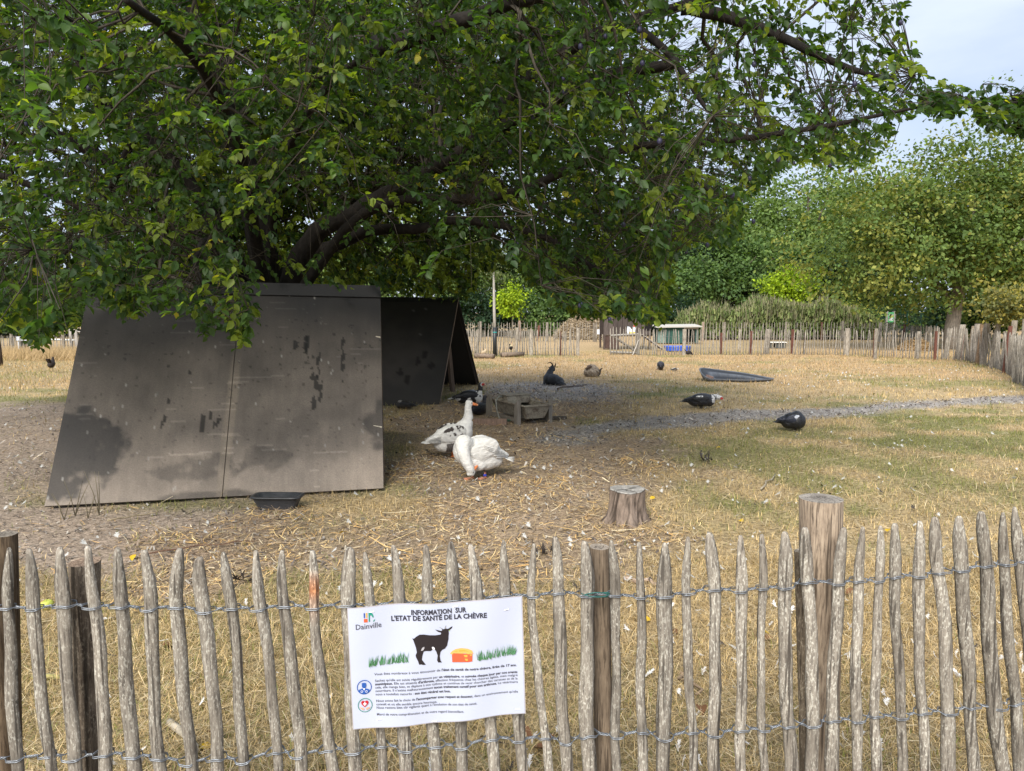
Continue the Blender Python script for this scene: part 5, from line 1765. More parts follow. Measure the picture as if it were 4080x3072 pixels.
# ------------------------------------------------------------------ green apple, twigs, yellow leaves
p = gnd(188, 2432)
ap = thing("apple", "yellow green windfall apple lying behind the pale fence", "apple", (p.x, p.y, 0))
mb = MB()
for i in range(13):
    t = math.pi * i / 12
    r_ = .033 * math.sin(t) * (1 + .12 * math.cos(t)) + .0005
    z = .031 + .030 * math.cos(t) - .010 * math.exp(-(math.sin(t) / .35) ** 2) * (1 if t < 1.5 else -1)
    for k in range(20):
        a = 2 * math.pi * k / 20
        br = 1 if (i in (2, 3) and 8 < k < 13) else 0
        mb.v.append((r_ * math.cos(a), r_ * math.sin(a), z)); mb.c.append((.40, .20, .06) if br else (.46, .50, .09))
for i in range(12):
    for k in range(20):
        k2 = (k + 1) % 20
        mb.f.append((i * 20 + k, (i + 1) * 20 + k, (i + 1) * 20 + k2, i * 20 + k2))
mb.build("fruit", M['skin'], ap, True, rel=False)
mb = MB()
mb.tube([(0, 0, .05), (.003, 0, .062), (.009, 0, .070)], .0018, 6, (.08, .05, .03))
mb.build("stalk", M['wood'], ap, False, rel=False)

def stick(u0, v0, u1, v1, r_, col, lab, kinks=6, z=.02, cat="stick", name="fallen_branch", amp=.03, spots=None):
    a, b = gnd(u0, v0), gnd(u1, v1)
    rd = random.Random(int(u0 + v0))
    pts, rad = [], []
    for k in range(kinks + 1):
        t = k / kinks
        q = a.lerp(b, t)
        pts.append(q + Vector((rd.uniform(-amp, amp), rd.uniform(-amp, amp), z + rd.uniform(-.005, .012))))
        rad.append(r_ * (1 - .45 * t))
    mb = MB()
    mb.tube(pts, rad, 8, col, jag=.2)
    if spots:
        for i in range(len(mb.c)):
            if rd.random() < .5: mb.c[i] = spots
    return tag(mb.build(name, M['wood'], None, True), lab, cat)
stick(140, 2715, 500, 2742, .013, (.20, .17, .11), "short branch spotted with yellow lichen behind the left pickets", spots=(.30, .27, .10))
stick(655, 2900, 800, 3090, .016, (.40, .35, .27), "pale stripped stick slanting on the grass at the bottom of the fence")
stick(560, 2225, 1010, 2165, .006, (.13, .075, .05), "thin dark reddish twig on the straw by the bare soil")
stick(2470, 2320, 2640, 2342, .016, (.32, .23, .17), "pale bark branch behind the pickets below the stump", spots=(.45, .36, .30))
stick(3040, 1960, 3080, 1900, .010, (.30, .26, .2), "pale dead twig on the grass beyond the thick post")
stick(430, 2085, 640, 2050, .008, (.26, .21, .14), "thin dry twig along the foot of the near shelter")
stick(2220, 1553, 2330, 1537, .02, (.12, .095, .08), "dark crooked stick on the grit beside the lying goat", amp=.08)
stick(2700, 2700, 2790, 2780, .009, (.25, .18, .12), "brown twig in the grass behind the pickets right of the dark post")
# weeds at the foot of the shelter
for k, (u, v, h) in enumerate(((300, 2055, .28), (255, 2070, .2), (395, 2050, .34), (350, 2065, .18))):
    p = gnd(u, v)
    mb = MB()
    for s in range(3):
        a = random.uniform(0, 6.28)
        mb.tube([p, p + Vector((math.cos(a) * .05, .02, h * .5)), p + Vector((math.cos(a) * .12, .03, h))], [.004, .003, .001], 5, (.13, .11, .07))
    tag(mb.build("dead_weed", M['wood'], None, True), ("dry weed stems at the left foot of the near shelter, second from left", "shortest dry weed stems at the left foot of the near shelter", "tallest, rightmost dry weed stems at the left foot of the near shelter", "low dry weed stems at the shelter's left foot, second from right")[k], "weed", "dry weeds by the near shelter")

LEAFV, LEAFF = None, None
def plum_leaf():
    V = [(0, 0, 0), (.26, -.26, .05), (.58, -.30, .06), (.84, -.15, .0), (1.03, 0, -.10), (.84, .15, .0), (.58, .30, .06), (.26, .26, .05), (.30, 0, 0), (.66, 0, -.02)]
    Fq = [(0, 1, 8), (1, 2, 9), (1, 9, 8), (2, 3, 9), (3, 4, 9), (9, 4, 5), (9, 5, 6), (8, 9, 7), (9, 6, 7), (0, 8, 7)]
    return np.array(V, float), np.array(Fq)
LEAFV, LEAFF = plum_leaf()
YL = bigmesh("fallen_leaf", LEAFV * .065 * np.array([1, 1, 1.6]), LEAFF, M['feather'], np.tile([.66, .44, .035], (len(LEAFV), 1)), True)
BLf = bigmesh("fallen_leaf", LEAFV * .075 * np.array([1, 1, 2.5]), LEAFF, M['feather'], np.tile([.20, .10, .05], (len(LEAFV), 1)), True)
for u, v, br in ((590, 3040, 0), (535, 2222, 0), (1115, 2495, 0), (792, 3005, 0), (590, 2640, 0), (3925, 2745, 0), (3600, 2255, 0), (2592, 2480, 0), (2590, 2000, 0), (1385, 2130, 0), (3010, 2530, 0), (3535, 2130, 0),
                 (2870, 1790, 0), (2660, 1695, 0), (2960, 2090, 0), (2060, 2930, 1), (1560, 2660, 1), (2220, 2950, 1), (2700, 2540, 1), (640, 2590, 1), (880, 2965, 1), (2120, 3000, 1), (2790, 2830, 1), (3370, 2380, 1), (3080, 2560, 1)):
    p = gnd(u, v)
    o = link("fallen_leaf", BLf if br else YL)
    o.location = (p.x, p.y, .022)
    o.rotation_euler = (random.uniform(-.4, .4), random.uniform(-.3, .3), random.uniform(0, 6.28))
    near = "in the grass just behind the pale fence" if v > 2300 else "out on the open yard"
    tag(o, unique_label("brown dead leaf" if br else "yellow leaf" + ("" if v > 2300 else " on open yard"), u), "leaf", ("brown" if br else "yellow") + " leaves fallen " + near)
# clumps of dark moulted feathers
for u, v, lab in ((2815, 1842, "ragged clump of black feathers on the grass right of the path"), (2160, 2218, "tuft of brown feathers behind pickets right of the notice"), (960, 2330, "small dark feather tuft lying behind the left pickets")):
    p = gnd(u, v)
    t = thing("feather_clump", lab, "feathers", (p.x, p.y, 0))
    for k in range(9):
        o = link("quill", FEATHER_ME[4], t)
        o.location = (random.uniform(-.05, .05), random.uniform(-.03, .03), .02)
        o.rotation_euler = (random.uniform(-.6, .6), random.uniform(-.9, .1), random.uniform(0, 6.28))
        o.scale = (random.uniform(1.2, 2.0),) * 3

# ------------------------------------------------------------------ animals: one continuous skin per body
def blob(parts, vox, smooth=8, fac=.6):
    """overlapping tapered tubes and ellipsoids fused into a single skin"""
    mb = MB()
    for p in parts:
        if p[0] == 'e': mb.ell(p[1], p[2], p[3] if len(p) > 3 else None, 18, 12)
        else:
            pts, rad = [Vector(q) for q in p[1]], p[2]
            # refine the chain so that bends stay round
            P, Rr = [pts[0]], [rad[0]]
            for a in range(len(pts) - 1):
                for k in range(1, 6):
                    t = k / 5
                    p0, p1, p2, p3 = pts[max(a - 1, 0)], pts[a], pts[a + 1], pts[min(a + 2, len(pts) - 1)]
                    q = .5 * ((2 * p1) + (p2 - p0) * t + (2 * p0 - 5 * p1 + 4 * p2 - p3) * t * t + (3 * p1 - p0 - 3 * p2 + p3) * t ** 3)
                    P.append(q); Rr.append(rad[a] * (1 - t) + rad[a + 1] * t)
            mb.tube(P, Rr, 14, flat=p[3] if len(p) > 3 else 1.0, up=p[4] if len(p) > 4 else (0, 0, 1))
            mb.ell(P[0], (Rr[0] * .99,) * 3, None, 12, 8) if len(p) < 4 else None
            mb.ell(P[-1], (Rr[-1] * .99,) * 3, None, 12, 8) if len(p) < 4 else None
    me = mb.mesh("tmp", None, False, None, False)
    ob = link("tmp", me)
    m = ob.modifiers.new("r", 'REMESH'); m.mode = 'VOXEL'; m.voxel_size = vox
    s = ob.modifiers.new("s", 'SMOOTH'); s.iterations = smooth; s.factor = fac
    DG().update()
    out_ = bpy.data.meshes.new_from_object(ob.evaluated_get(DG()))
    bpy.data.objects.remove(ob); bpy.data.meshes.remove(me)
    out_.polygons.foreach_set("use_smooth", np.ones(len(out_.polygons), bool))
    return out_

def skin(parent, name, parts, vox, mat, colf, smooth=8, ruffle=0.0):
    me = blob(parts, vox, smooth)
    me.name = name
    co = np.empty(len(me.vertices) * 3, np.float32)
    me.vertices.foreach_get("co", co)
    co = co.reshape(-1, 3)
    setcol(me, colf(co.astype(float)))
    if ruffle:
        nr = np.empty(len(co) * 3, np.float32); me.vertices.foreach_get("normal", nr); nr = nr.reshape(-1, 3)
        d = (fbm(co[:, 0] * 40 + co[:, 2] * 31, co[:, 1] * 40 + co[:, 2] * 17, 5, 3) - .5) * 2 * ruffle
        me.vertices.foreach_set("co", (co + nr * d[:, None]).astype(np.float32).ravel())
        me.update()
    me.materials.append(M[mat])
    return link(name, me, parent)

def plates(parent, name, rows, mat, col, th=.004):
    """overlapping long feathers: rows of (root, tip, width)"""
    mb = MB()
    for r0, r1, w, c in rows:
        a, b = Vector(r0), Vector(r1)
        d = (b - a)
        s = d.cross(Vector((0, 0, 1))).normalized() if abs(d.normalized().z) < .95 else Vector((0, 1, 0))
        nrm = s.cross(d).normalized()
        pr = ((0, .45), (.25, .9), (.6, 1), (.85, .8), (1, .25))
        vs_ = []
        for t, q in pr:
            p = a + d * t
            vs_ += [p - s * w * q / 2, p + nrm * th, p + s * w * q / 2, p - nrm * th * .4]
        fs = []
        for i in range(4):
            for k in range(4):
                fs.append((i * 4 + k, i * 4 + (k + 1) % 4, i * 4 + 4 + (k + 1) % 4, i * 4 + 4 + k))
        fs += [(3, 2, 1, 0), (16, 17, 18, 19)]
        mb.add(vs_, fs, c)
    return mb.build(name, M[mat], parent, True, rel=False)

def beak(parent, base, tip, w, h, col, tipcol=None):
    mb = MB()
    a, b = Vector(base), Vector(tip)
    pts = [a.lerp(b, t) for t in (0, .35, .7, .92, 1)]
    mb.tube(pts, [w / 2, w * .46, w * .40, w * .30, w * .14], 10, col, flat=h / w)
    if tipcol:
        for i in range(30, len(mb.c)): mb.c[i] = tipcol
    return mb.build("beak", M['skin'], parent, True, rel=False)

def eye(parent, c, r=.005, col=(.01, .01, .012)):
    mb = MB()
    mb.ell(c, (r, r, r), None, 8, 6, col)
    return mb.build("eye", M['plastic'], parent, True, rel=False)

def bird_leg(parent, hip, foot, r_, col, web=.05, fwd=(1, 0)):
    mb = MB()
    h, f = Vector(hip), Vector(foot)
    k = h.lerp(f, .5) + Vector((-.012 * fwd[0], -.012 * fwd[1], 0))
    mb.tube([h, k, f + Vector((0, 0, r_))], [r_ * 1.5, r_, r_ * .95], 8, col)
    fd = Vector((fwd[0], fwd[1], 0)).normalized()
    sd_ = Vector((-fd.y, fd.x, 0))
    toes = [f + (fd * math.cos(a) + sd_ * math.sin(a)) * web for a in (-.55, 0, .55)]
    for t in toes: mb.tube([f + Vector((0, 0, r_)), t + Vector((0, 0, .004))], [r_ * .8, r_ * .4], 6, col)
    up = Vector((0, 0, .005))
    mb.add([f + up, toes[0] + up * .7, toes[1] + up * .7, toes[2] + up * .7], [(0, 1, 2), (0, 2, 3)], col)
    mb.tube([f + Vector((0, 0, r_)), f - fd * web * .35 + Vector((0, 0, .005))], [r_ * .7, r_ * .3], 6, col)
    return mb.build("leg", M['skin'], parent, True, rel=False)

WH, OR = (.70, .685, .65), (.62, .20, .07)
# standing goose, looking right
p = gnd(1800, 1824)
g1 = thing("goose", "standing white goose with raised neck, dark wing marks and orange beak", "goose", (p.x, p.y + .06, 0), R(22), "white geese on the straw")
def goose_col(dark):
    def f(P):
        c = np.tile(WH, (len(P), 1)) * (.88 + .2 * fbm(P[:, 0] * 30, P[:, 2] * 30, 3))[:, None]
        if dark:
            fl = (P[:, 0] < .02) & (P[:, 0] > -.09) & (P[:, 2] < .17) & (P[:, 2] > .065) & (P[:, 1] < -.03)
            bars = .5 + .5 * np.sin(P[:, 0] * 230 + P[:, 2] * 120)
            c = np.where(fl[:, None], c * 0 + np.array([.13, .115, .105]) * (.4 + bars)[:, None], c)
        return c
    return f
BODY = [('e', (-.01, 0, .225), (.215, .128, .135), rot3(0, R(-14))), ('e', (.13, 0, .27), (.105, .115, .135)), ('e', (-.06, 0, .155), (.15, .112, .105)), ('e', (.08, 0, .19), (.11, .11, .11)),
        ('t', [(-.12, 0, .235), (-.21, 0, .205), (-.29, 0, .19)], [.085, .05, .02])]
skin(g1, "body", BODY + [('t', [(.145, 0, .32), (.185, 0, .40), (.19, 0, .48), (.185, 0, .555)], [.092, .064, .046, .038]), ('e', (.202, 0, .582), (.050, .034, .037)), ('e', (.185, 0, .605), (.028, .026, .022))],
     .0105, 'plumage', goose_col(True), ruffle=.0035)
def wing_marks(P):
    n_ = fbm(P[:, 0] * 30, P[:, 2] * 30, 33, 3)
    m = (np.abs(np.sin(P[:, 0] * 44 + P[:, 2] * 30)) > .72) & (n_ > .46) & (P[:, 0] > -.10) & (P[:, 0] < .10) & (P[:, 2] > .25)
    m |= (P[:, 2] > .318 + .25 * P[:, 0]) & (P[:, 0] < .06) & (P[:, 0] > -.14) & (n_ > .42)
    return np.where(m[:, None], [[.050, .040, .036]], np.tile(WH, (len(P), 1)) * (.90 + .10 * np.sin(P[:, 0] * 60 + P[:, 2] * 110))[:, None])
for s in (-1, 1):
    skin(g1, "wing", [('e', (-.015, s * .108, .268), (.155, .030, .092), rot3(0, R(-17))), ('t', [(-.06, s * .105, .25), (-.17, s * .08, .215), (-.285, s * .045, .19)], [.066, .044, .012], .4, (0, s, 0))], .009, 'plumage', wing_marks, 6, .003)
rows = [((-.22 + .01 * abs(k), k * .016, .195), (-.355 + .012 * abs(k), k * .024, .175), .034, WH) for k in range(-3, 4)]
plates(g1, "tail", rows, 'plumage', WH)
for s in (-1, 1):
    rows = [((-.02 - .035 * k, s * (.128 - .007 * k), .275 - .022 * k + .012 * j), (-.16 - .035 * k, s * (.105 - .014 * k), .222 - .010 * k + .014 * j), .036, (.62 - .03 * j, .60 - .03 * j, .565 - .03 * j)) for k in range(5) for j in range(3)]
    plates(g1, "wing_feathers", rows, 'plumage', WH, .003)
beak(g1, (.236, 0, .580), (.306, 0, .560), .038, .036, OR, (.70, .42, .26))
for s in (-1, 1): eye(g1, (.222, s * .033, .592), .0065)
bird_leg(g1, (.06, .05, .12), (.05, .05, .002), .011, OR, .07)
bird_leg(g1, (.0, -.05, .12), (-.01, -.05, .002), .011, OR, .07)

# preening goose in front
p = gnd(1900, 1904)
g2 = thing("goose", "preening white goose with its head tucked down against its breast, blue leg ring", "goose", (p.x, p.y - .005, 0), R(180 + 24), "white geese on the straw")
# x forward (picture left), +y towards the viewer
skin(g2, "body", [('e', (-.02, 0, .255), (.22, .135, .145), rot3(0, R(12))), ('e', (.13, .0, .28), (.105, .120, .135)), ('e', (-.08, 0, .175), (.16, .115, .105)), ('e', (-.17, 0, .165), (.10, .09, .075)), ('e', (.06, .03, .17), (.10, .10, .10)),
                  ('e', (.0, .07, .145), (.075, .055, .06)),
                  ('t', [(.12, .02, .33), (.165, .075, .365), (.185, .120, .315), (.175, .150, .235), (.150, .165, .165), (.125, .165, .125)], [.092, .082, .064, .053, .045, .040]),
                  ('e', (.120, .160, .105), (.042, .036, .048)), ('e', (.140, .160, .085), (.024, .026, .020)),
                  ('t', [(-.14, 0, .24), (-.25, 0, .215), (-.32, 0, .20)], [.085, .05, .02])], .0105, 'plumage', goose_col(False), ruffle=.004)
for s in (-1, 1):
    skin(g2, "wing", [('e', (-.035, s * .118, .300), (.155, .020, .095), rot3(0, R(19))), ('t', [(-.08, s * .112, .285), (-.19, s * .085, .235), (-.295, s * .05, .195)], [.066, .046, .010], .4, (0, s, 0))], .009, 'plumage',
         lambda P: np.tile(WH, (len(P), 1)) * (.95 + .04 * np.sin(P[:, 0] * 70 + P[:, 2] * 130))[:, None], 6, .003)
rows = [((-.24, k * .014, .185 + .004 * k), (-.40 + .014 * abs(k), k * .026, .170 - .006 * abs(k)), .036, WH) for k in range(-4, 5)]
plates(g2, "tail", rows, 'plumage', WH)
for s in (-1, 1):
    rows = [((-.02 - .035 * k, s * (.136 - .006 * k), .31 - .026 * k + .014 * j), (-.16 - .035 * k, s * (.112 - .014 * k), .250 - .014 * k + .016 * j), .038, (.63 - .03 * j, .61 - .03 * j, .58 - .03 * j)) for k in range(5) for j in range(3)]
    plates(g2, "wing_feathers", rows, 'plumage', WH, .003)
beak(g2, (.095, .150, .115), (.040, .125, .150), .034, .030, OR)
eye(g2, (.112, .196, .108), .0055)
o = bird_leg(g2, (-.045, .055, .11), (-.055, .075, .002), .012, (.60, .25, .15), .075)
mb = MB(); mb.tube([(-.0545, .0735, .03), (-.054, .0725, .048)], [.0165, .0165], 10, (.03, .05, .42))
mb.build("leg_ring", M['plastic'], o, False, rel=False)
bird_leg(g2, (.055, .03, .11), (.060, .03, .002), .012, (.60, .25, .15), .08)

BK, RED = (.012, .012, .015), (.46, .035, .03)
def duck(u, v, head_deg, label, colf, headpos='up', group="muscovy ducks in the yard", sc=1.0, face=RED, sit=False, dy=0.0, billcol=(.55, .36, .25), mat='gloss_plumage', wingc=None, tail=BK, vox=.012):
    p = gnd(u, v)
    t = thing("duck", label, "duck", (p.x, p.y + dy, 0), R(head_deg), group)
    t.scale = (sc * (.82 if headpos == 'feed' else 1), sc * (1.05 if headpos == 'feed' else 1), sc * (1.12 if headpos == 'feed' else 1))
    z0 = -.095 if sit else -.068
    parts = [('e', (0, 0, .215 + z0), (.215, .118, .118), rot3(0, R(-3))), ('e', (.12, 0, .205 + z0), (.105, .100, .105)), ('e', (-.08, 0, .19 + z0), (.15, .10, .095)),
             ('t', [(-.13, 0, .22 + z0), (-.25, 0, .205 + z0), (-.33, 0, .19 + z0)], [.07, .04, .018])]
    if headpos == 'low':
        nk, hd, bt = [(.15, 0, .24 + z0), (.22, 0, .265 + z0), (.27, 0, .265 + z0)], (.305, 0, .258 + z0), (.385, 0, .205 + z0)
        parts += [('t', nk, [.075, .055, .045]), ('e', hd, (.05, .036, .038))]
    elif headpos == 'up':
        nk, hd, bt = [(.14, 0, .25 + z0), (.185, 0, .33 + z0), (.175, 0, .40 + z0)], (.195, 0, .425 + z0), (.29, 0, .405 + z0)
        parts += [('t', nk, [.07, .046, .038]), ('e', hd, (.052, .036, .038))]
    elif headpos == 'feed':
        nk, hd, bt = [(.12, .02, .18 + z0), (.175, .06, .12), (.165, .09, .07)], (.155, .10, .055), (.13, .13, .008)
        parts += [('t', nk, [.085, .055, .04]), ('e', hd, (.042, .036, .036)), ('e', (.06, 0, .215 + z0), (.13, .130, .135))]
    else:
        hd, bt = (.10, .06, .30 + z0), (.02, .10, .29 + z0)
        parts += [('e', hd, (.055, .042, .04)), ('t', [(.14, 0, .25 + z0), (.13, .03, .29 + z0)], [.06, .045])]
    skin(t, "body", parts, vox, mat, colf, 6, .003)
    for s in (-1, 1):
        skin(t, "wing", [('e', (-.02, s * .098, .245 + z0), (.15, .020, .066), rot3(0, R(-2))), ('t', [(-.06, s * .095, .24 + z0), (-.18, s * .07, .235 + z0), (-.30, s * .03, .225 + z0)], [.052, .036, .010], .35, (0, s, 0))], .011, mat, wingc or (lambda P: np.tile(BK, (len(P), 1))), 5, .002)
    for s in (-1, 1):
        rows = [((-.03 - .04 * k, s * (.112 - .008 * k), .225 - .004 * k + z0 + .016 * j), (-.16 - .045 * k, s * (.088 - .014 * k), .205 + z0 + .012 * j), .032, (.02, .022, .03) if tail[0] < .3 else (.03, .03, .034)) for k in range(4) for j in range(2)]
        plates(t, "wing_feathers", rows, mat, tail, .003)
    rows = [((-.27, k * .013, .20 + z0), (-.385 + .012 * abs(k), k * .02, .185 + z0), .032, tail) for k in range(-2, 3)]
    plates(t, "tail", rows, mat, tail)
    h, b = Vector(hd), Vector(bt)
    d = (b - h).normalized()
    beak(t, h + d * .03, b, .030, .024, billcol)
    if face:
        mb = MB()
        for s in (-1, 1): mb.ell(h + d * .026 + Vector((0, s * .024, .004)), (.028, .016, .024), None, 10, 7, face)
        mb.ell(h + d * .05 + Vector((0, 0, .012)), (.018, .014, .014), None, 8, 6, face)
        mb.build("face_caruncle", M['skin'], t, True, rel=False)
    for s in (-1, 1): eye(t, h + Vector((.012, s * .038, .010)), .0045, (.35, .25, .08) if face else (.01, .01, .01))
    if not sit:
        for s in (-1, 1): bird_leg(t, (-.01, s * .045, .10), (-.005 + .02 * s, s * .045, .002), .009, (.12, .10, .08), .06)
    return t

def pied(P):        # black back, white breast, belly patches and head
    c = np.tile(BK, (len(P), 1))
    n_ = fbm(P[:, 0] * 18, P[:, 2] * 18 + P[:, 1] * 9, 13, 3)
    w = (P[:, 0] > .10) & (P[:, 2] < .25) & (n_ > .36)
    w |= (P[:, 0] < -.17) & (n_ > .45) & (P[:, 2] < .150)
    w |= (P[:, 0] > -.06) & (P[:, 0] < .10) & (P[:, 2] < .15) & (n_ > .5)
    w |= (P[:, 2] > .325) & (n_ > .42)
    return np.where(w[:, None], [[.66, .65, .63]], c)
duck(1872, 1615, 12, "black and white duck with red face standing between the goose and far shelter", pied, 'up', tail=(.62, .61, .59))
def pied2(P):       # black body, white speckled head and breast
    n_ = fbm(P[:, 0] * 42, P[:, 2] * 42 + P[:, 1] * 20, 15, 3)
    w = (P[:, 0] > .155) & (n_ > .45 - .35 * (P[:, 0] > .24))
    return np.where(w[:, None], [[.62, .61, .60]], np.tile(BK, (len(P), 1)) * (1 + 1.2 * fbm(P[:, 0] * 50, P[:, 2] * 50, 5))[:, None])
def wbar(P):
    n_ = fbm(P[:, 0] * 30, P[:, 2] * 30, 16, 3)
    w = (np.abs(P[:, 2] - .222) < .009) & (P[:, 0] < .0) & (P[:, 0] > -.11) & (n_ > .40)
    return np.where(w[:, None], [[.6, .6, .6]], np.tile(BK, (len(P), 1)))
duck(2795, 1627, -4, "black duck with white speckled head and bright red face walking on the dry grass", pied2, 'low', sc=.96, wingc=wbar)
def wpatch(P):
    n_ = fbm(P[:, 0] * 25, P[:, 2] * 25, 19, 3)
    q = ((P[:, 0] - .045) / .06) ** 2 + ((P[:, 2] - .205) / .034) ** 2 + (n_ - .5) * 1.6
    blue = np.array([.022, .026, .045])
    return np.where((q < 1)[:, None], [[.52, .54, .60]], np.tile(blue, (len(P), 1)))
duck(3160, 1716, -6, "glossy black duck bending down with a white wing patch, on the greener grass", lambda P: np.tile(BK, (len(P), 1)), 'feed', sc=.86, face=None, wingc=wpatch)
duck(1912, 1652, 62, "black duck sitting low in the straw beside the trough leg", lambda P: np.tile((.014, .014, .02), (len(P), 1)) * (1 + .8 * fbm(P[:, 0] * 50, P[:, 2] * 50, 5))[:, None], 'up', sc=.80, sit=True, face=(.06, .03, .03), billcol=(.10, .07, .06))
duck(1612, 1630, 170, "dark brown duck resting at the foot of the far shelter", lambda P: np.where(((P[:, 0] > .06) & (P[:, 2] > .19))[:, None], [[.30, .28, .26]], np.tile((.035, .03, .026), (len(P), 1))), 'tuck', sc=.62, sit=True, face=None, billcol=(.2, .15, .1))
duck(2632, 1475, 80, "dark duck seen from behind with pale flanks, out on the far grass", lambda P: np.where((np.abs(P[:, 1]) > .085)[:, None], [[.42, .40, .34]], np.tile((.028, .024, .028), (len(P), 1))), 'feed', sc=.78, face=None, vox=.012)
duck(2686, 1479, 15, "small pale brownish bird resting beside the far dark duck", lambda P: np.where((P[:, 0] > .04)[:, None], [[.16, .12, .09]], np.tile((.44, .40, .33), (len(P), 1))), 'tuck', sc=.40, sit=True, face=None, group="small pale birds", vox=.014)

def hen(u, v, head_deg, label, bc, hc, sc=1.0, comb=True, zoff=0.0, sit=False, Y=None, tailup=True, group="hens", pose='up'):
    p = gnd(u, v) if Y is None else Vector((ray(u, v, Y).x, Y, 0))
    t = thing("hen" if not label.startswith("cream-necked rooster") else "rooster", label, "hen" if "rooster" not in label else "rooster", (p.x, p.y, zoff), R(head_deg), group)
    t.scale = (sc,) * 3
    z0 = -.09 if sit else 0
    parts = [('e', (0, 0, .20 + z0), (.135, .085, .095), rot3(0, R(-14))), ('e', (.07, 0, .21 + z0), (.075, .07, .08))]
    if pose == 'peck':
        parts += [('t', [(.09, 0, .22), (.17, 0, .17), (.20, 0, .09)], [.06, .04, .03]), ('e', (.205, 0, .075), (.03, .025, .028))]
        hd = Vector((.205, 0, .075)); bt = Vector((.225, 0, .035))
    else:
        parts += [('t', [(.08, 0, .24 + z0), (.11, 0, .31 + z0), (.115, 0, .355 + z0)], [.062, .042, .030]), ('e', (.122, 0, .37 + z0), (.033, .026, .029))]
        hd = Vector((.122, 0, .37 + z0)); bt = Vector((.178, 0, .36 + z0))
    skin(t, "body", parts, .015, 'plumage', lambda P: np.where(((P[:, 2] > .265 + z0) if pose != 'peck' else (P[:, 0] > .14))[:, None], [hc], np.tile(bc, (len(P), 1)) * (.7 + .6 * fbm(P[:, 0] * 40, P[:, 2] * 40, 3))[:, None]), 5, .003)
    up = .36 if tailup else .22
    rows = [((-.08, k * .016, .22 + z0), (-.19 - .01 * (2 - abs(k)), k * .022, up + z0), .045, bc) for k in range(-2, 3)]
    plates(t, "tail", rows, 'plumage', bc)
    beak(t, hd + (bt - hd) * .4, bt, .018, .016, (.45, .33, .12))
    if comb:
        mb = MB()
        for k in range(4): mb.ell(hd + Vector((.022 - .016 * k, 0, .032 + .006 * (k % 2))), (.011, .006, .016), None, 8, 6, (.55, .03, .03))
        mb.ell(hd + Vector((.03, 0, -.032)), (.009, .008, .018), None, 8, 6, (.55, .03, .03))
        mb.build("comb", M['skin'], t, True, rel=False)
    for s in (-1, 1): eye(t, hd + Vector((.012, s * .024, .006)), .004)
    if not sit:
        for s in (-1, 1): bird_leg(t, (.0, s * .035, .12), (.005, s * .035, .002), .007, (.30, .22, .10), .05)
    return t
hen(206, 1481, 100, "dark hen with upright tail alone on the grass left of the near shelter", (.035, .027, .024), (.03, .024, .022), 1.0, False)

# ------------------------------------------------------------------ lying goat
p = gnd(2212, 1534)
goat = thing("goat", "black horned goat lying on the grit with its head turned away", "goat", (p.x, p.y + .05, 0), 0)
S_ = .00147
def gp(cx, cy, y=0.0): return ((cx - 415) * S_, y, (497 - cy) * S_)
GB = [('e', gp(400, 420, .0), (.155, .15, .125), rot3(0, R(14))), ('e', gp(310, 415, .07), (.105, .13, .125)), ('e', gp(470, 440, -.02), (.11, .13, .095)),
      ('e', gp(290, 450, .10), (.075, .11, .08)),
      ('t', [gp(318, 400, .08), gp(345, 320, .14), gp(372, 262, .17)], [.105, .075, .052]),
      ('e', gp(378, 250, .19), (.050, .065, .052)), ('t', [gp(380, 248, .20), gp(402, 268, .27), gp(410, 300, .32)], [.048, .040, .028]),
      ('t', [gp(480, 455, -.10), gp(530, 470, -.15), gp(566, 488, -.05)], [.060, .038, .020]), ('t', [gp(450, 470, -.12), gp(500, 485, -.17), gp(545, 494, -.20)], [.05, .03, .016]),
      ('t', [gp(275, 470, .02), gp(262, 484, .12), gp(300, 490, .2)], [.05, .034, .022]), ('t', [gp(515, 425, .05), gp(540, 440, .06), gp(556, 462, .05)], [.03, .02, .010])]
skin(goat, "body", GB, .014, 'fur', lambda P: np.tile((.020, .021, .024), (len(P), 1)) * (1 + 1.1 * fbm(P[:, 0] * 25, P[:, 2] * 60, 7))[:, None], 6, .005)
for pts, r0 in (([gp(386, 218, .18), gp(376, 190, .15), gp(350, 172, .13), gp(322, 174, .12), (gp(297, 187, .11))], .020), ([gp(418, 232, .20), gp(428, 205, .19), gp(430, 190, .17), gp(424, 178, .15)], .018)):
    mb = MB()
    m_ = len(pts)
    mb.tube(pts, [r0 * (1 - .82 * k / (m_ - 1)) for k in range(m_)], 10, (.13, .10, .075))
    mb.build("horn", M['wood'], goat, True, rel=False)
for a, b, c in ((gp(350, 240, .17), gp(314, 250, .15), None), (gp(412, 240, .20), gp(462, 244, .18), 1)):
    o = skin(goat, "ear", [('t', [a, Vector(a).lerp(Vector(b), .5), b], [.012, .022, .006], .4)], .006, 'fur', lambda P: np.tile((.022, .022, .024), (len(P), 1)), 2)
    if c:
        mb = MB(); mb.box(Vector(gp(456, 240, .16)), (.05, .008, .022), None, (.75, .55, .03), bev=.003)
        mb.build("ear_tag", M['plastic'], o, False, rel=False)

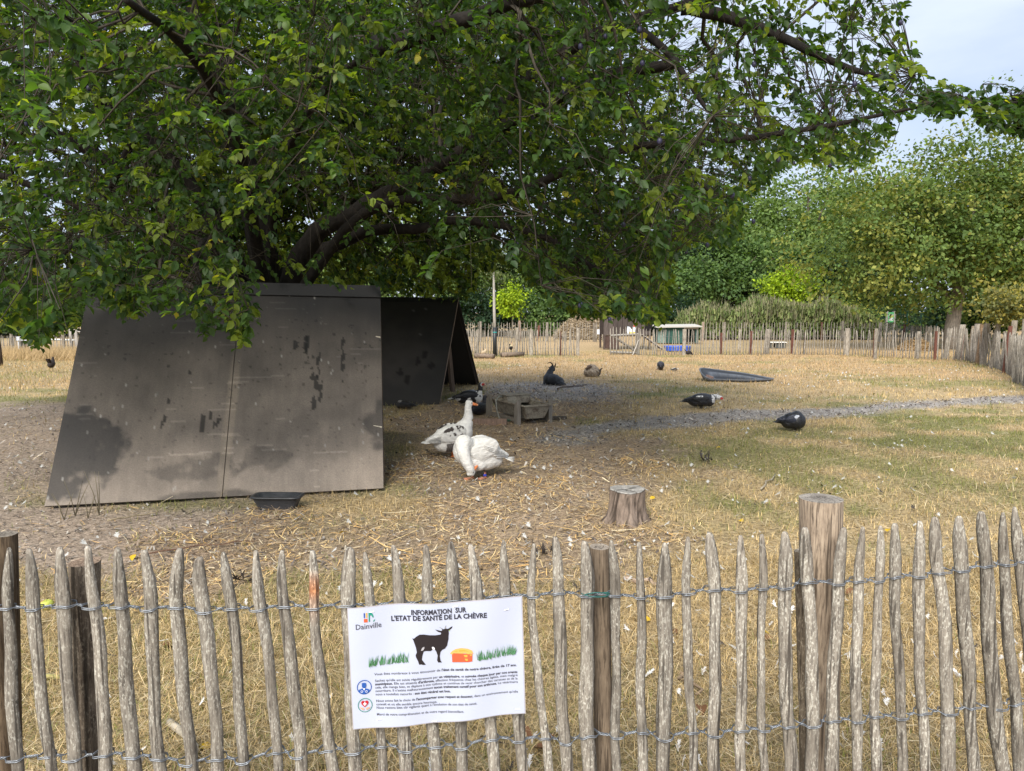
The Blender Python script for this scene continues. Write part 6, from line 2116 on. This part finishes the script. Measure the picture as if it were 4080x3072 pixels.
# ------------------------------------------------------------------ lying sheep
p = gnd(2358, 1501)
sheep = thing("sheep", "small brown woolly sheep curled up asleep on the grass", "sheep", (p.x, p.y + .05, 0), 0)
S2 = .00166
def sp(cx, cy, y=0.0): return ((cx - 945) * S2, y, (372 - cy) * S2)
skin(sheep, "fleece", [('e', sp(945, 310, 0), (.185, .18, .105)), ('e', sp(875, 310, .0), (.075, .14, .09)), ('e', sp(1010, 300, .02), (.085, .16, .115)), ('e', sp(960, 270, .03), (.13, .13, .075)), ('e', sp(950, 350, -.03), (.17, .15, .05)), ('t', [sp(985, 235, .06), sp(940, 222, .03), sp(915, 228, .0)], [.06, .055, .045])], .014, 'wool',
     lambda P: np.array([.34, .275, .205]) * (.55 + .9 * fbm(P[:, 0] * 34, P[:, 2] * 34, 9))[:, None] * (.6 + .4 * sstep(.02, .12, P[:, 2]))[:, None], 2, .022)
h_ = skin(sheep, "head", [('e', sp(908, 222, -.05), (.060, .050, .040)), ('t', [sp(905, 222, -.07), sp(875, 240, -.10), sp(857, 250, -.11)], [.042, .034, .026])], .008, 'fur', lambda P: np.tile((.12, .075, .045), (len(P), 1)), 4)
for a, b in ((sp(890, 212, -.06), sp(862, 203, -.05)), (sp(930, 208, -.04), sp(952, 226, -.06))):
    skin(h_, "ear", [('t', [a, Vector(a).lerp(Vector(b), .5), b], [.010, .020, .006], .4)], .006, 'fur', lambda P: np.tile((.13, .085, .055), (len(P), 1)), 2)
skin(sheep, "tail", [('t', [sp(1060, 330, -.02), sp(1072, 270, -.04), sp(1098, 248, -.04)], [.032, .026, .012])], .008, 'wool', lambda P: np.tile((.10, .085, .07), (len(P), 1)), 3)

# ------------------------------------------------------------------ far enclosure fences
def shared_pickets(k=7):
    out_ = []
    for i in range(k):
        rd = random.Random(900 + i)
        mb = MB()
        ns = 6
        r_ = .0135 + .005 * rd.random()
        rows = [(0, 1.0), (.3, 1.06), (.6, .95), (.86, 1.0), (.94, .8), (1.0, .38)]
        for z, q in rows:
            for k_ in range(ns):
                a = 2 * math.pi * k_ / ns
                rr = r_ * q * (1 + .25 * (rd.random() - .5))
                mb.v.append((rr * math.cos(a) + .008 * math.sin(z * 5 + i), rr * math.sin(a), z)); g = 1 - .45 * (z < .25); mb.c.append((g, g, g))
        for j in range(len(rows) - 1):
            for k_ in range(ns):
                k2 = (k_ + 1) % ns
                mb.f.append((j * ns + k_, j * ns + k2, (j + 1) * ns + k2, (j + 1) * ns + k_))
        mb.f.append(tuple((len(rows) - 1) * ns + k_ for k_ in range(ns)))
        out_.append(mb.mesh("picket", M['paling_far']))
    return out_
PKM = shared_pickets()

def far_fence(path, spacing, height, label, posts=(), lean=.05, group=None, wires=(.28, .72), hvar=.05, seed=1, wobble=0.0, zbase=0.0):
    """pickets set one by one along a ground path, wire strands, round posts"""
    rd = random.Random(seed)
    P = [Vector((a[0], a[1], 0)) for a in path]
    t = thing("paling_fence", label, "fence", tuple(P[0]), 0, group)
    loc = Vector(t.location)
    seglen = [(b - a).length for a, b in zip(P[:-1], P[1:])]
    tot = sum(seglen)
    def at(s):
        for a, b, l in zip(P[:-1], P[1:], seglen):
            if s <= l: return a.lerp(b, s / l), (b - a).normalized()
            s -= l
        return P[-1], (P[-1] - P[-2]).normalized()
    s, i = 0.0, 0
    ln = 0
    while s < tot:
        q, d = at(s)
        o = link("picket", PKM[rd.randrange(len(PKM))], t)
        h = height * (1 + rd.uniform(-hvar, hvar))
        o.location = q - loc + Vector((0, rd.uniform(-.01, .01), zbase))
        ln = ln * .7 + rd.gauss(0, lean * .6)
        o.rotation_euler = (rd.gauss(0, .03) + wobble * rd.gauss(0, 1), ln + wobble * rd.gauss(0, 1), rd.uniform(0, 6.28))
        w = rd.uniform(.75, 1.35)
        o.scale = (w, w, h)
        s += spacing * rd.uniform(.75, 1.25)
    for wz in wires:
        mb = MB()
        pts, k = [], 0
        n_ = max(8, int(tot / .25))
        for k in range(n_ + 1):
            q, d = at(tot * k / n_)
            pts.append(q + Vector((-d.y, d.x, 0)) * .0 + Vector((0, -.022, height * wz + .012 * math.sin(k * 1.9) + zbase)))
        mb.tube(pts, .0035, 4, (.22, .22, .23))
        mb.build("wire", M['metal'], t)
    for (u, v, w, h, col, tilt) in posts:
        p = gnd(u, v)
        pts = [Vector((p.x, p.y, -.02)), Vector((p.x + tilt * .5, p.y, h * .5)), Vector((p.x + tilt, p.y, h))]
        wd = w * p.y / F_PX / 2
        if col == 'rust':
            mb = MB(); mb.box((p.x + tilt / 2, p.y, h / 2), (wd * 2, .04, h), rot3(0, math.atan2(tilt, h)), (.13, .055, .04))
            tag(mb.build("post", M['wood'], t), "flat rust brown post")
        else:
            mb = log_mesh(pts, [wd * 1.06, wd, wd], 12, col, (1.1, 1.08, 1.0), .07, int(u))
            mb.build("post", M['paling_far'], t)
    return t

g = lambda u, v: tuple(gnd(u, v)[:2])
G1, G2 = (1.0, .98, .95), (.8, .75, .7)
far_fence([g(1840, 1408), g(1900, 1413), g(2312, 1418)], .092, .92, "far paling fence section left of the gate, rooster in front", [(1903, 1418, 12, .95, G1, .02), (2056, 1420, 12, 1.02, G1, .06), (2117, 1417, 14, .95, G1, 0), (2302, 1418, 14, 1.0, G1, .0), (2232, 1416, 8, .86, 'rust', 0)], seed=3, lean=.07)
far_fence([g(2546, 1415), g(2800, 1414), g(3100, 1414), g(3400, 1415), g(3560, 1424), g(3752, 1433)],   .102, .92, "long far paling fence running right of the gate, leaning pickets",
          [(2725, 1415, 14, .95, G1, .0), (3052, 1412, 22, .94, G1, .06), (3372, 1415, 17, .98, G1, 0), (2872, 1411, 8, .80, 'rust', 0), (2988, 1410, 12, .86, 'rust', .05), (3155, 1410, 10, .92, 'rust', 0), (3484, 1424, 13, .95, 'rust', 0), (3486, 1430, 12, 1.02, G1, 0), (3655, 1428, 15, .92, G1, 0), (3203, 1412, 9, .82, (.35, .3, .27), .02)], seed=5, lean=.06)
far_fence([g(1840, 1360), g(2130, 1358), g(2480, 1362)], .17, 1.0, "rear paling fence beyond the rooster, farther than the left section", [(1915, 1358, 9, 1.05, G1, 0), (2070, 1358, 9, 1.1, (1.1, .85, .75), 0), (2180, 1358, 10, 1.0, G1, 0), (2370, 1360, 10, .95, G2, 0), (2140, 1360, 8, .85, 'rust', .1)], seed=8, lean=.03)
far_fence([g(2640, 1357), g(2900, 1357), g(3200, 1357), g(3500, 1360), g(3620, 1372), g(3740, 1400)], .17, .98, "rear paling fence along the wild hedge on the far side of the enclosure", [(2800, 1357, 9, 1.02, (1.1, .95, .88), 0), (2885, 1357, 9, 1.0, G1, 0), (3130, 1357, 10, 1.02, G1, 0), (3355, 1357, 10, 1.06, G1, 0), (3505, 1360, 12, 1.0, G1, 0), (3272, 1357, 8, 1.0, 'rust', 0), (3600, 1366, 9, .95, 'rust', .0)], seed=9, lean=.03)
# right hand fence curving toward the viewer
RF = [g(3756, 1434), g(3800, 1434), g(3880, 1443), g(3925, 1456), g(3955, 1462), g(4008, 1486), g(4048, 1515), g(4110, 1560), g(4250, 1660)]
far_fence(RF, .105, 1.05, "right boundary paling fence with many thick leaning posts curving nearer",
          [(3765, 1428, 16, 1.02, G1, .10), (3812, 1432, 20, 1.16, G1, .14), (3832, 1427, 10, 1.08, 'rust', .0), (3858, 1436, 17, 1.12, (.85, .75, .62), .12), (3878, 1441, 28, 1.20, (.8, .78, .78), .10), (3895, 1449, 17, 1.22, (1.2, .90, .66), .08), (3915, 1455, 22, 1.24, (.92, .9, .9), .05),
           (3950, 1463, 18, 1.30, (1.05, 1.03, 1.0), .12), (4000, 1486, 14, 1.22, 'rust', .09), (4018, 1484, 19, 1.36, (1.0, .96, .9), .07), (3724, 1434, 9, .95, 'rust', 0), (4066, 1520, 16, 1.42, G1, .0)], seed=12, lean=.10, wobble=.04)
# bundle of pickets propped at the right edge
t = thing("picket_bundle", "upright bundle of dark grey pickets standing at the far right edge", "fence pickets", tuple(gnd(4060, 1532)))
rd = random.Random(4)
for k in range(9):
    u = 4036 + k * 6.5
    o = link("picket", PKM[k % len(PKM)], t)
    o.location = gnd(u, 1528 + rd.uniform(-6, 6)) - t.location
    o.rotation_euler = (rd.uniform(-.03, .05), rd.uniform(.02, .12), rd.uniform(0, 6))
    o.scale = (1.2, 1.2, 1.12 + rd.uniform(-.08, .08))
mb = MB()
for z in (.40, .83):
    a, b = gnd(4030, 1530), gnd(4095, 1530)
    mb.tube([a + Vector((.04, -.04, z)), a.lerp(b, .5) + Vector((.05, -.06, z)), b + Vector((.06, -.03, z))], .004, 4, (.25, .25, .26))
mb.build("wire", M['metal'], t)

# the gate, standing open
GY = gnd(2428, 1414).y
gate = thing("paling_gate", "pale grey wooden gate with diagonal brace between the far fence sections", "gate", (ray(2430, 1414, GY).x, GY, 0))
gx0, gx1 = ray(2430, 1414, GY).x, ray(2545, 1414, GY).x
def rail(a, b, w, name, col=(.30, .28, .25)):
    mb = MB(); mb.tube([a, b], w, 4, col); return mb.build(name, M['wood'], gate)
rail(Vector((gx0, GY + .03, .70)), Vector((gx1, GY + .03, .76)), .045, "rail")
rail(Vector((gx0, GY + .03, .10)), Vector((gx1, GY + .03, .06)), .045, "rail")
rail(Vector((gx0 + .08, GY + .05, .70)), Vector((gx1 - .12, GY + .05, .14)), .045, "brace", (.20, .18, .155))
rail(Vector((gx1 - .03, GY + .02, -.02)), Vector((gx1 - .03, GY + .02, .78)), .07, "stile", (.24, .22, .19))
for k in range(10):
    o = link("picket", PKM[k % 7], gate)
    o.location = (k * (gx1 - gx0) / 9.3 + .01, -.03, .02)
    o.rotation_euler = (0, random.uniform(-.03, .03), random.uniform(0, 6))
    o.scale = (1.2, 1.2, .92 + random.uniform(0, .12))
mb = MB()
a_, b_ = ray(2520, 1420, GY - .25), ray(2544, 1355, GY - .06)
a_.z = .0
mb.tube([a_, a_.lerp(b_, .5) + Vector((.02, 0, .02)), b_], [.022, .02, .014], 6, (.42, .39, .35))
tag(mb.build("leaning_stick", M['wood']), "pale bare stick leaning against the gate", "stick")

# hen house with painted front
HY = 31.0
hx0, hx1 = ray(2404, 1390, HY).x, ray(2592, 1390, HY).x
house = thing("hen_house", "dark brown plank hen house with painted white hen and red flower", "hen house", ((hx0 + hx1) / 2, HY, 0))
nb = 10
bw = (hx1 - hx0) / nb
for k in range(nb):
    mb = MB()
    g_ = random.uniform(.75, 1.3)
    mb.box((hx0 + bw * (k + .5), HY + .012 * (k % 2), 1.30), (bw - .012, .025, 1.40), None, (.078 * g_, .063 * g_, .057 * g_))
    mb.build("plank", M['wood'], house)
mb = MB(); mb.box(((hx0 + hx1) / 2, HY + .75, 1.30), (hx1 - hx0, 1.4, 1.38), None, (.05, .036, .032)); mb.build("wall", M['wood'], house)
mb = MB(); mb.box(((hx0 + hx1) / 2, HY + .65, 2.06), (hx1 - hx0 + .25, 1.75, .05), rot3(0, 0, R(5)), (.12, .11, .10)); mb.build("roof", M['wood'], house)
for x_, y_ in ((hx0 + .04, HY + .03), (hx1 - .04, HY + .03), (hx0 + .04, HY + 1.4), (hx1 - .04, HY + 1.4), (hx0 + .62, HY + .03)):
    mb = MB(); mb.box((x_, y_, .30), (.08, .08, .62), None, (.075, .055, .048)); mb.build("leg", M['wood'], house)
mb = MB(); mb.box((hx0 + .33, HY + .06, .30), (.60, .03, .56), None, (.075, .048, .040)); mb.build("lower_panel", M['wood'], house)
def hp(u, v): q = ray(u, v, HY - .02); return Vector((q.x, HY - .019, q.z))
def paint(name, polys, lab):
    mb = MB()
    for k, (pl, c) in enumerate(polys):
        pts = [hp(*q) + Vector((0, -.002 * k, 0)) for q in pl]
        mb.add(pts, [tuple(range(len(pts)))], c)
    return tag(mb.build(name, M['plain'], house), lab)
E = lambda cx, cy, rx, ry, n=14: [(cx + rx * math.cos(2 * math.pi * k / n), cy + ry * math.sin(2 * math.pi * k / n)) for k in range(n)]
paint("painted_hen", [([(2500, 1300), (2510, 1303), (2516, 1312), (2522, 1310), (2524, 1302), (2530, 1300), (2532, 1310), (2530, 1324), (2516, 1332), (2500, 1330), (2498, 1316)], (.60, .66, .72)), (E(2528, 1299, 4, 5), (.62, .12, .08)), ([(2506, 1322), (2530, 1322), (2530, 1334), (2506, 1334)], (.62, .50, .12)), (E(2515, 1318, 6, 5), (.72, .74, .76))], "white hen painted on the planks")
fl = []
for k in range(5): fl.append((E(2573 + 7 * math.cos(k * 1.257 + .3), 1250 + 6.5 * math.sin(k * 1.257 + .3), 5, 5), (.62, .16, .13)))
fl.append((E(2573, 1251, 4, 4), (.72, .50, .16)))
paint("painted_flower", fl, "red flower painted on the planks")
mb = MB(); mb.box((hx1 - .12, HY - .02, .98), (.30, .03, .36), None, (.012, .010, .010)); mb.build("pop_hole", M['wood'], house)
# ramp
rp0, rp1 = Vector((ray(2556, 1337, 30.7).x, 30.7, .62)), Vector((ray(2636, 1386, 30.2).x, 30.2, .03))
ramp_ = thing("hen_ladder", "sloping hen ladder with pale treads beside the hen house", "ladder", tuple(rp1))
mb = MB(); mb.tube([rp0 + Vector((0, .12, 0)), rp1 + Vector((0, .12, 0))], .03, 4, (.10, .08, .07)); mb.build("stringer", M['wood'], ramp_)
mb = MB(); mb.tube([rp0 + Vector((0, -.12, 0)), rp1 + Vector((0, -.12, 0))], .03, 4, (.10, .08, .07)); mb.build("stringer", M['wood'], ramp_)
for k in range(9):
    mb = MB(); mb.box(rp0.lerp(rp1, (k + .5) / 9) + Vector((0, 0, .03)), (.085, .36, .02), rot3(0, .35), (.46, .42, .38)); mb.build("tread", M['wood'], ramp_)

# green hutch
UY = 36.3
ux = lambda u: ray(u, 1368, UY).x
hut = thing("animal_hutch", "low dark green hutch with flat pale roof and open black doorway", "hutch", ((ux(2622) + ux(2784)) / 2, UY, 0))
GRC, GRD = (.055, .105, .095), (.030, .075, .068)
mb = MB(); mb.box(((ux(2622) + ux(2653)) / 2, UY + .12, .40), (ux(2653) - ux(2622), .03, .76), rot3(0), (.17, .24, .215)); mb.build("side_panel", M['plain'], hut)
for k in range(4):
    w_ = (ux(2722) - ux(2654)) / 4
    mb = MB(); mb.box((ux(2654) + w_ * (k + .5), UY, .40), (w_ - .008, .03, .76), None, tuple(c * random.uniform(.9, 1.15) for c in GRD)); mb.build("panel", M['plain'], hut)
mb = MB(); mb.box(((ux(2622) + ux(2784)) / 2, UY + 1.25, .40), (ux(2784) - ux(2622), .03, .76), None, GRD); mb.build("back_wall", M['plain'], hut)
mb = MB(); mb.box((ux(2781), UY + .6, .40), (.03, 1.25, .76), None, GRD); mb.build("end_wall", M['plain'], hut)
mb = MB(); mb.box((ux(2728), UY - .03, .42), (.12, .05, .84), None, (.36, .34, .31)); mb.build("post", M['wood'], hut)
mb = MB(); mb.box(((ux(2733) + ux(2781)) / 2, UY - .01, .76), (ux(2781) - ux(2733), .04, .10), None, (.33, .31, .28)); mb.build("lintel", M['wood'], hut)
mb = MB(); mb.box(((ux(2778) + ux(2772)) / 2, UY + .0, .36), (.12, .03, .66), None, GRC); mb.build("door_jamb", M['plain'], hut)
mb = MB(); mb.box(((ux(2610) + ux(2792)) / 2, UY + .55, .865), (ux(2792) - ux(2610), 1.55, .05), rot3(0, R(-.8), R(3)), (.46, .44, .40)); mb.build("roof", M['wood'], hut)

BY = 29.8
bx0, bx1 = ray(2648, 1396, BY).x, ray(2750, 1396, BY).x
bt = thing("water_basin", "bright blue plastic basin on the grass in front of the hutch", "basin", ((bx0 + bx1) / 2, BY, 0))
mb = MB()
secs = [(0, .92, .92), (.16, 1.0, 1.0), (.185, 1.03, 1.03), (.185, .97, .97), (.03, .90, .90)]
for z, fx_, fy_ in secs:
    for k in range(28):
        x, y = sup(2 * math.pi * k / 28, (bx1 - bx0) / 2 * fx_, .33 * fy_, .5)
        mb.v.append((x, y, z)); mb.c.append((.03, .10, .55))
for i in range(4):
    for k in range(28):
        k2 = (k + 1) % 28
        mb.f.append((i * 28 + k, i * 28 + k2, i * 28 + 28 + k2, i * 28 + 28 + k))
mb.f.append(tuple(4 * 28 + k for k in range(28)))
mb.build("basin_shell", M['plastic'], bt, True, rel=False)

TY = 32.2
tx0, tx1 = ray(3063, 1384, TY).x, ray(3126, 1384, TY).x
tb = thing("low_table", "low box with white lid standing on grass inside the far enclosure", "box", ((tx0 + tx1) / 2, TY, 0))
mb = MB(); mb.box(((tx0 + tx1) / 2, TY, .235), (tx1 - tx0 + .06, .5, .03), None, (.66, .66, .64)); mb.build("lid", M['plain'], tb)
mb = MB(); mb.box(((tx0 + tx1) / 2 + .12, TY + .02, .11), (tx1 - tx0 - .28, .4, .22), None, (.07, .075, .07)); mb.build("crate", M['plain'], tb)
mb = MB(); mb.box((tx0 + .05, TY, .11), (.06, .4, .22), None, (.12, .115, .1)); mb.build("leg", M['plain'], tb)

# logs with the rooster and a hen
def log_thing(u0, v0, u1, v1, r_, lab):
    a, b = gnd(u0, v0), gnd(u1, v1)
    mb = MB()
    t = thing("log", lab, "log", tuple(a))
    mb.tube([a + Vector((0, 0, r_)), a.lerp(b, .5) + Vector((0, .01, r_ * 1.05)), b + Vector((0, 0, r_))], [r_ * 1.05, r_, r_ * .95], 12, (.20, .155, .12), jag=.1)
    mb.build("trunk", M['bark'], t, True)
    for q, s in ((a, -1), (b, 1)):
        mb = MB(); mb.ell(q + Vector((s * .012, 0, r_)), (.006, r_ * .92, r_ * .92), None, 12, 8, (.09, .07, .055)); mb.build("cut_end", M['wood'], t, True)
    return t
log_thing(1893, 1427, 1968, 1430, .085, "short brown log with a dark cut end, pale hen lying on it")
log_thing(1998, 1424, 2084, 1420, .085, "brown log on the grass under the standing rooster")
hen(2036, 1420, -82, "cream-necked rooster with black body and red comb standing on a log", (.02, .018, .018), (.62, .55, .36), .80, True, .165, Y=gnd(2036, 1422).y, group="poultry on the logs")
hen(1926, 1424, 10, "buff and brown hen lying flat on the left log", (.40, .31, .20), (.46, .37, .25), .74, False, .12, True, Y=gnd(1928, 1428).y, tailup=False, group="poultry on the logs")
hen(2742, 1421, 5, "small dark hen pecking at the foot of the far fence", (.022, .018, .018), (.03, .02, .02), .72, False, pose='peck', group="hens")

# paper notices on the rear fence
p = ray(2390, 1322, 37.6)
mb = MB(); mb.box((p.x, 37.6, p.z), (.28, .006, .25), None, (.72, .74, .80))
o = tag(mb.build("paper_notice", M['print']), "white paper notice with pale blue stripes on the rear fence", "notice")
for k in range(3):
    mb = MB(); mb.box((-.07 + .07 * k, -.006, 0), (.022, .004, .22), None, (.35, .42, .58)); q = mb.build("printed_column", M['print'], None); q.location = (p.x, 37.6, p.z)
    q.parent = o
    q.location = (p.x, 37.6, p.z)

# heaps of dry brush and straw
def heap(u, v, Y, w, h, col, lab, name, n=2200, cat="heap", L=.45, wd=.02, zb=0):
    c = Vector((ray(u, v, Y).x, Y, 0))
    a = rng.random(n) * 6.283
    r_ = np.sqrt(rng.random(n))
    x, y = c.x + np.cos(a) * r_ * w / 2, c.y + np.sin(a) * r_ * w * .35
    z = h * (1 - r_ ** 1.7) * (.9 + .2 * rng.random(n))
    th, el = rng.random(n) * 6.283, rng.normal(0, .45, n)
    d = np.stack([np.cos(th) * np.cos(el), np.sin(th) * np.cos(el), np.sin(el)], 1) * L * (.4 + .8 * rng.random((n, 1))) * .5
    s = np.stack([-np.sin(th) * .6, np.cos(th) * .6, np.full(n, .7)], 1) * wd * .5
    p = np.stack([x, y, z], 1)
    V = np.stack([p - d - s, p - d + s, p + d + s, p + d - s], 1).reshape(-1, 3)
    t = thing(name, lab, cat, tuple(c))
    V -= np.array(c)[None]
    C = np.repeat(np.array(col) * (.55 + .8 * rng.random((n, 1))), 4, 0)
    tag(link("straw", bigmesh("straw", V, np.arange(n * 4).reshape(-1, 4), M['straw'], C), t), kind="stuff")
    mb = MB()
    R_, A_ = 7, 24
    for j in range(R_):
        q = j / (R_ - 1)
        for k in range(A_):
            aa = 2 * math.pi * k / A_
            mb.v.append((math.cos(aa) * q * w * .48, math.sin(aa) * q * w * .33, h * .93 * (1 - q ** 1.7))); mb.c.append(tuple(c_ * .6 for c_ in col))
    for j in range(R_ - 1):
        for k in range(A_):
            k2 = (k + 1) % A_
            mb.f.append((j * A_ + k, (j + 1) * A_ + k, (j + 1) * A_ + k2, j * A_ + k2))
    mb.build("mound_core", M['straw'], t, True, rel=False)
    return t
heap(2330, 1300, 43, 3.7, 1.35, (.36, .28, .18), "tall mound of dry brown brush behind the rear fence", "brush_heap", 5200, L=.5, wd=.025)
heap(3650, 1385, 30.5, 1.5, .42, (.42, .29, .15), "low heap of old straw inside the far enclosure", "straw_heap", 1600, L=.28, wd=.018)

# information board on two posts
IY = 41.0
def ip(u, v): return ray(u, v, IY)
ib = thing("information_board", "green and white information board on two grey posts beyond the rear fence", "sign board", (ip(3548, 1300).x, IY, 0))
for u in (3533, 3562):
    x = ip(u, 1300).x
    zt = ip(u, 1240).z
    mb = MB(); mb.box((x, IY + .03, zt / 2), (.09, .09, zt), None, (.36, .34, .31)); mb.build("post", M['wood'], ib)
z0, z1 = ip(3548, 1284).z, ip(3548, 1244).z
x0, x1 = ip(3536.5, 1284).x, ip(3558.5, 1284).x
mb = MB(); mb.box(((x0 + x1) / 2, IY - .03, (z0 + z1) / 2), (x1 - x0, .03, z1 - z0), None, (.10, .42, .17)); pb = mb.build("panel", M['print'], ib)
pl = MB()
for (fx_, fz, rx, rz_) in ((.3, .68, .22, .16), (.7, .68, .22, .16), (.3, .3, .22, .17), (.7, .3, .22, .17)):
    pts = [(x0 + (x1 - x0) * (fx_ + rx * math.cos(a)), IY - .048, z0 + (z1 - z0) * (fz + rz_ * math.sin(a))) for a in [2 * math.pi * k / 16 for k in range(16)]]
    pl.add(pts, [tuple(range(16))], (.66, .70, .68))
for (fx_, fz) in ((.22, .72), (.34, .70), (.26, .62), (.2, .30), (.76, .32), (.8, .26)):
    cx_, cz_ = x0 + (x1 - x0) * fx_, z0 + (z1 - z0) * fz
    pl.add([(cx_ - .02, IY - .051, cz_ - .02), (cx_ + .02, IY - .051, cz_ - .02), (cx_ + .02, IY - .051, cz_ + .02), (cx_ - .02, IY - .051, cz_ + .02)], [(0, 1, 2, 3)], (.10, .12, .14))
q = pl.build("printed_circles", M['print'], ib)

# green mesh fence behind it
NY = 44.5
mf = thing("mesh_fence", "dark green wire mesh fence with thin posts behind the information board", "fence", (ray(3590, 1300, NY).x, NY, 0))
zt = ray(3600, 1246, NY).z
for u in (3510, 3612, 3668, 3730):
    x = ray(u, 1300, NY).x
    mb = MB(); mb.box((x, NY, (zt + .1) / 2), (.07, .07, zt + .1), None, (.012, .05, .04)); mb.build("post", M['plastic'], mf)
mb = MB()
xa, xb = ray(3495, 1300, NY).x, ray(3735, 1300, NY).x
for k in range(70):
    x = xa + (xb - xa) * k / 69
    mb.box((x, NY - .05, zt / 2), (.007, .007, zt), None, (.015, .055, .045))
for k in range(8): mb.box(((xa + xb) / 2, NY - .045, zt * (k + .5) / 8), (xb - xa, .009, .009), None, (.015, .055, .045))
tag(mb.build("mesh_panel", M['plastic'], mf), kind="stuff")

# ------------------------------------------------------------------ far left
far_fence([(-19.5, 26.9), (-15.5, 27.2), (-13.2, 27.4)], .12, .70, "far left paling fence behind the tall dry grass", [(50, 1400, 12, .72, G1, 0), (140, 1398, 14, .74, (1.2, 1.0, .9), 0), (255, 1398, 12, .70, G2, .0)], seed=15, lean=.04, wires=(.5,))
# tall dry grass strip in front of it
n = 5200
x = -20.5 + 8.5 * rng.random(n); y = 23.6 + 3.0 * rng.random(n) ** .8
h = .18 + .30 * rng.random(n)
a = rng.random(n) * 6.283; l = rng.normal(0, .12, n)
w = .012
V = np.stack([np.stack([x - w, y, np.zeros(n)], 1), np.stack([x + w, y, np.zeros(n)], 1), np.stack([x + l + .3 * w, y + l, h], 1)], 1).reshape(-1, 3)
C = np.repeat(np.array([.44, .32, .18]) * (.6 + .6 * rng.random((n, 1))), 3, 0)
tag(link("tall_grass", bigmesh("tall_grass", V, np.arange(n * 3).reshape(-1, 3), M['blade'], C)), "strip of tall dry grass before the far left fence", None, None, "stuff")

LY = 30.0
def lp(u, v, Y=LY): return ray(u, v, Y)
gf = thing("wooden_gateway", "grey timber gate posts with crossbar beyond the far left fence", "gate frame", (lp(282, 1350).x, LY, 0))
for u, vt in ((283, 1308), (305, 1310), (176, 1316)):
    x, zt = lp(u, 1350).x, lp(u, vt).z
    mb = MB(); mb.box((x, LY, zt / 2), (.10, .10, zt), None, (.36, .33, .30)); mb.build("post", M['wood'], gf)
mb = MB(); mb.tube([lp(178, 1322), lp(212, 1320)], .03, 4, (.36, .33, .30)); mb.build("rail", M['wood'], gf)
mb = MB(); mb.tube([lp(283, 1320), lp(330, 1323)], .03, 4, (.36, .33, .30)); mb.build("rail", M['wood'], gf)
mb = MB(); mb.tube([lp(178, 1352), lp(300, 1356)], .04, 4, (.62, .62, .60)); mb.build("rail", M['plain'], gf)
wt = thing("white_table", "pale grey table partly hidden by leaves behind the far left fence", "table", (lp(110, 1360, 31).x, 31, 0))
x0, x1 = lp(86, 1350, 31).x, lp(140, 1350, 31).x
mb = MB(); mb.box(((x0 + x1) / 2, 31, lp(100, 1348, 31).z), (x1 - x0, .7, .16), None, (.55, .58, .64)); mb.build("top", M['plain'], wt)
for x in (x0 + .05, x1 - .05):
    mb = MB(); mb.box((x, 31, .22), (.05, .6, .44), None, (.45, .47, .5)); mb.build("leg", M['plain'], wt)

# a visitor in teal
pp_ = thing("person", "person in a teal green top and jeans standing beyond the far left fence", "person", (lp(163, 1380, 31.5).x, 31.5, 0))
sk = blob([('e', (0, 0, .98), (.15, .11, .14)), ('t', [(0, 0, 1.0), (0, 0, 1.2), (0, 0, 1.38)], [.145, .15, .12]), ('t', [(-.14, 0, 1.36), (0, 0, 1.40), (.14, 0, 1.36)], [.06, .08, .06]), ('t', [(0, 0, 1.4), (0, .0, 1.5)], [.055, .05]), ('e', (0, -.01, 1.59), (.078, .095, .115)),
           ('t', [(-.17, 0, 1.36), (-.21, .02, 1.12), (-.20, -.05, .90)], [.055, .042, .032]), ('t', [(.17, 0, 1.36), (.22, .02, 1.12), (.21, -.05, .90)], [.055, .042, .032]), ('e', (-.20, -.06, .84), (.03, .04, .06)), ('e', (.21, -.06, .84), (.03, .04, .06)),
           ('t', [(-.08, 0, .93), (-.09, -.01, .50), (-.09, .02, .07)], [.085, .06, .042]), ('t', [(.08, 0, .93), (.09, .0, .50), (.10, .02, .07)], [.085, .06, .042]), ('e', (-.09, -.05, .04), (.045, .11, .04)), ('e', (.10, -.05, .04), (.045, .11, .04))], .02, 5)
co = np.array([v.co[:] for v in sk.vertices])
c = np.tile([.45, .28, .20], (len(co), 1))
c[(co[:, 2] < .97) & ~((np.abs(co[:, 0]) > .16) & (co[:, 2] > .7))] = (.07, .10, .16)
c[(co[:, 2] >= .97) & (co[:, 2] < 1.45)] = (.015, .40, .36)
c[co[:, 2] < .08] = (.03, .03, .03)
setcol(sk, c); sk.materials.append(M['plain'])
link("body", sk, pp_)
mb = MB(); mb.ell((0, .015, 1.63), (.088, .10, .095), None, 14, 10, (.04, .03, .02)); mb.build("hair", M['fur'], pp_, True, rel=False)
mb = MB()
for s in (-1, 1): mb.ell((s * .028, -.098, 1.60), (.009, .006, .007), None, 8, 6, (.02, .02, .02))
mb.build("eyes", M['plastic'], pp_, True, rel=False)
mb = MB(); mb.tube([(0, -.098, 1.60), (0, -.116, 1.572), (0, -.10, 1.562)], [.008, .013, .010], 6, (.45, .28, .2)); mb.build("nose", M['skin'], pp_, True, rel=False)

# thin dark young trunk at the left edge
p = gnd(6, 1458)
yt = thing("sapling", "thin dark sapling trunk at the left edge of the mown grass", "sapling", tuple(p))
mb = MB(); mb.tube([p, p + Vector((-.02, 0, .6)), p + Vector((-.06, .0, 1.3)), p + Vector((-.10, 0, 2.6))], [.05, .045, .04, .02], 8, (.07, .05, .04)); mb.build("trunk", M['bark'], yt, True)
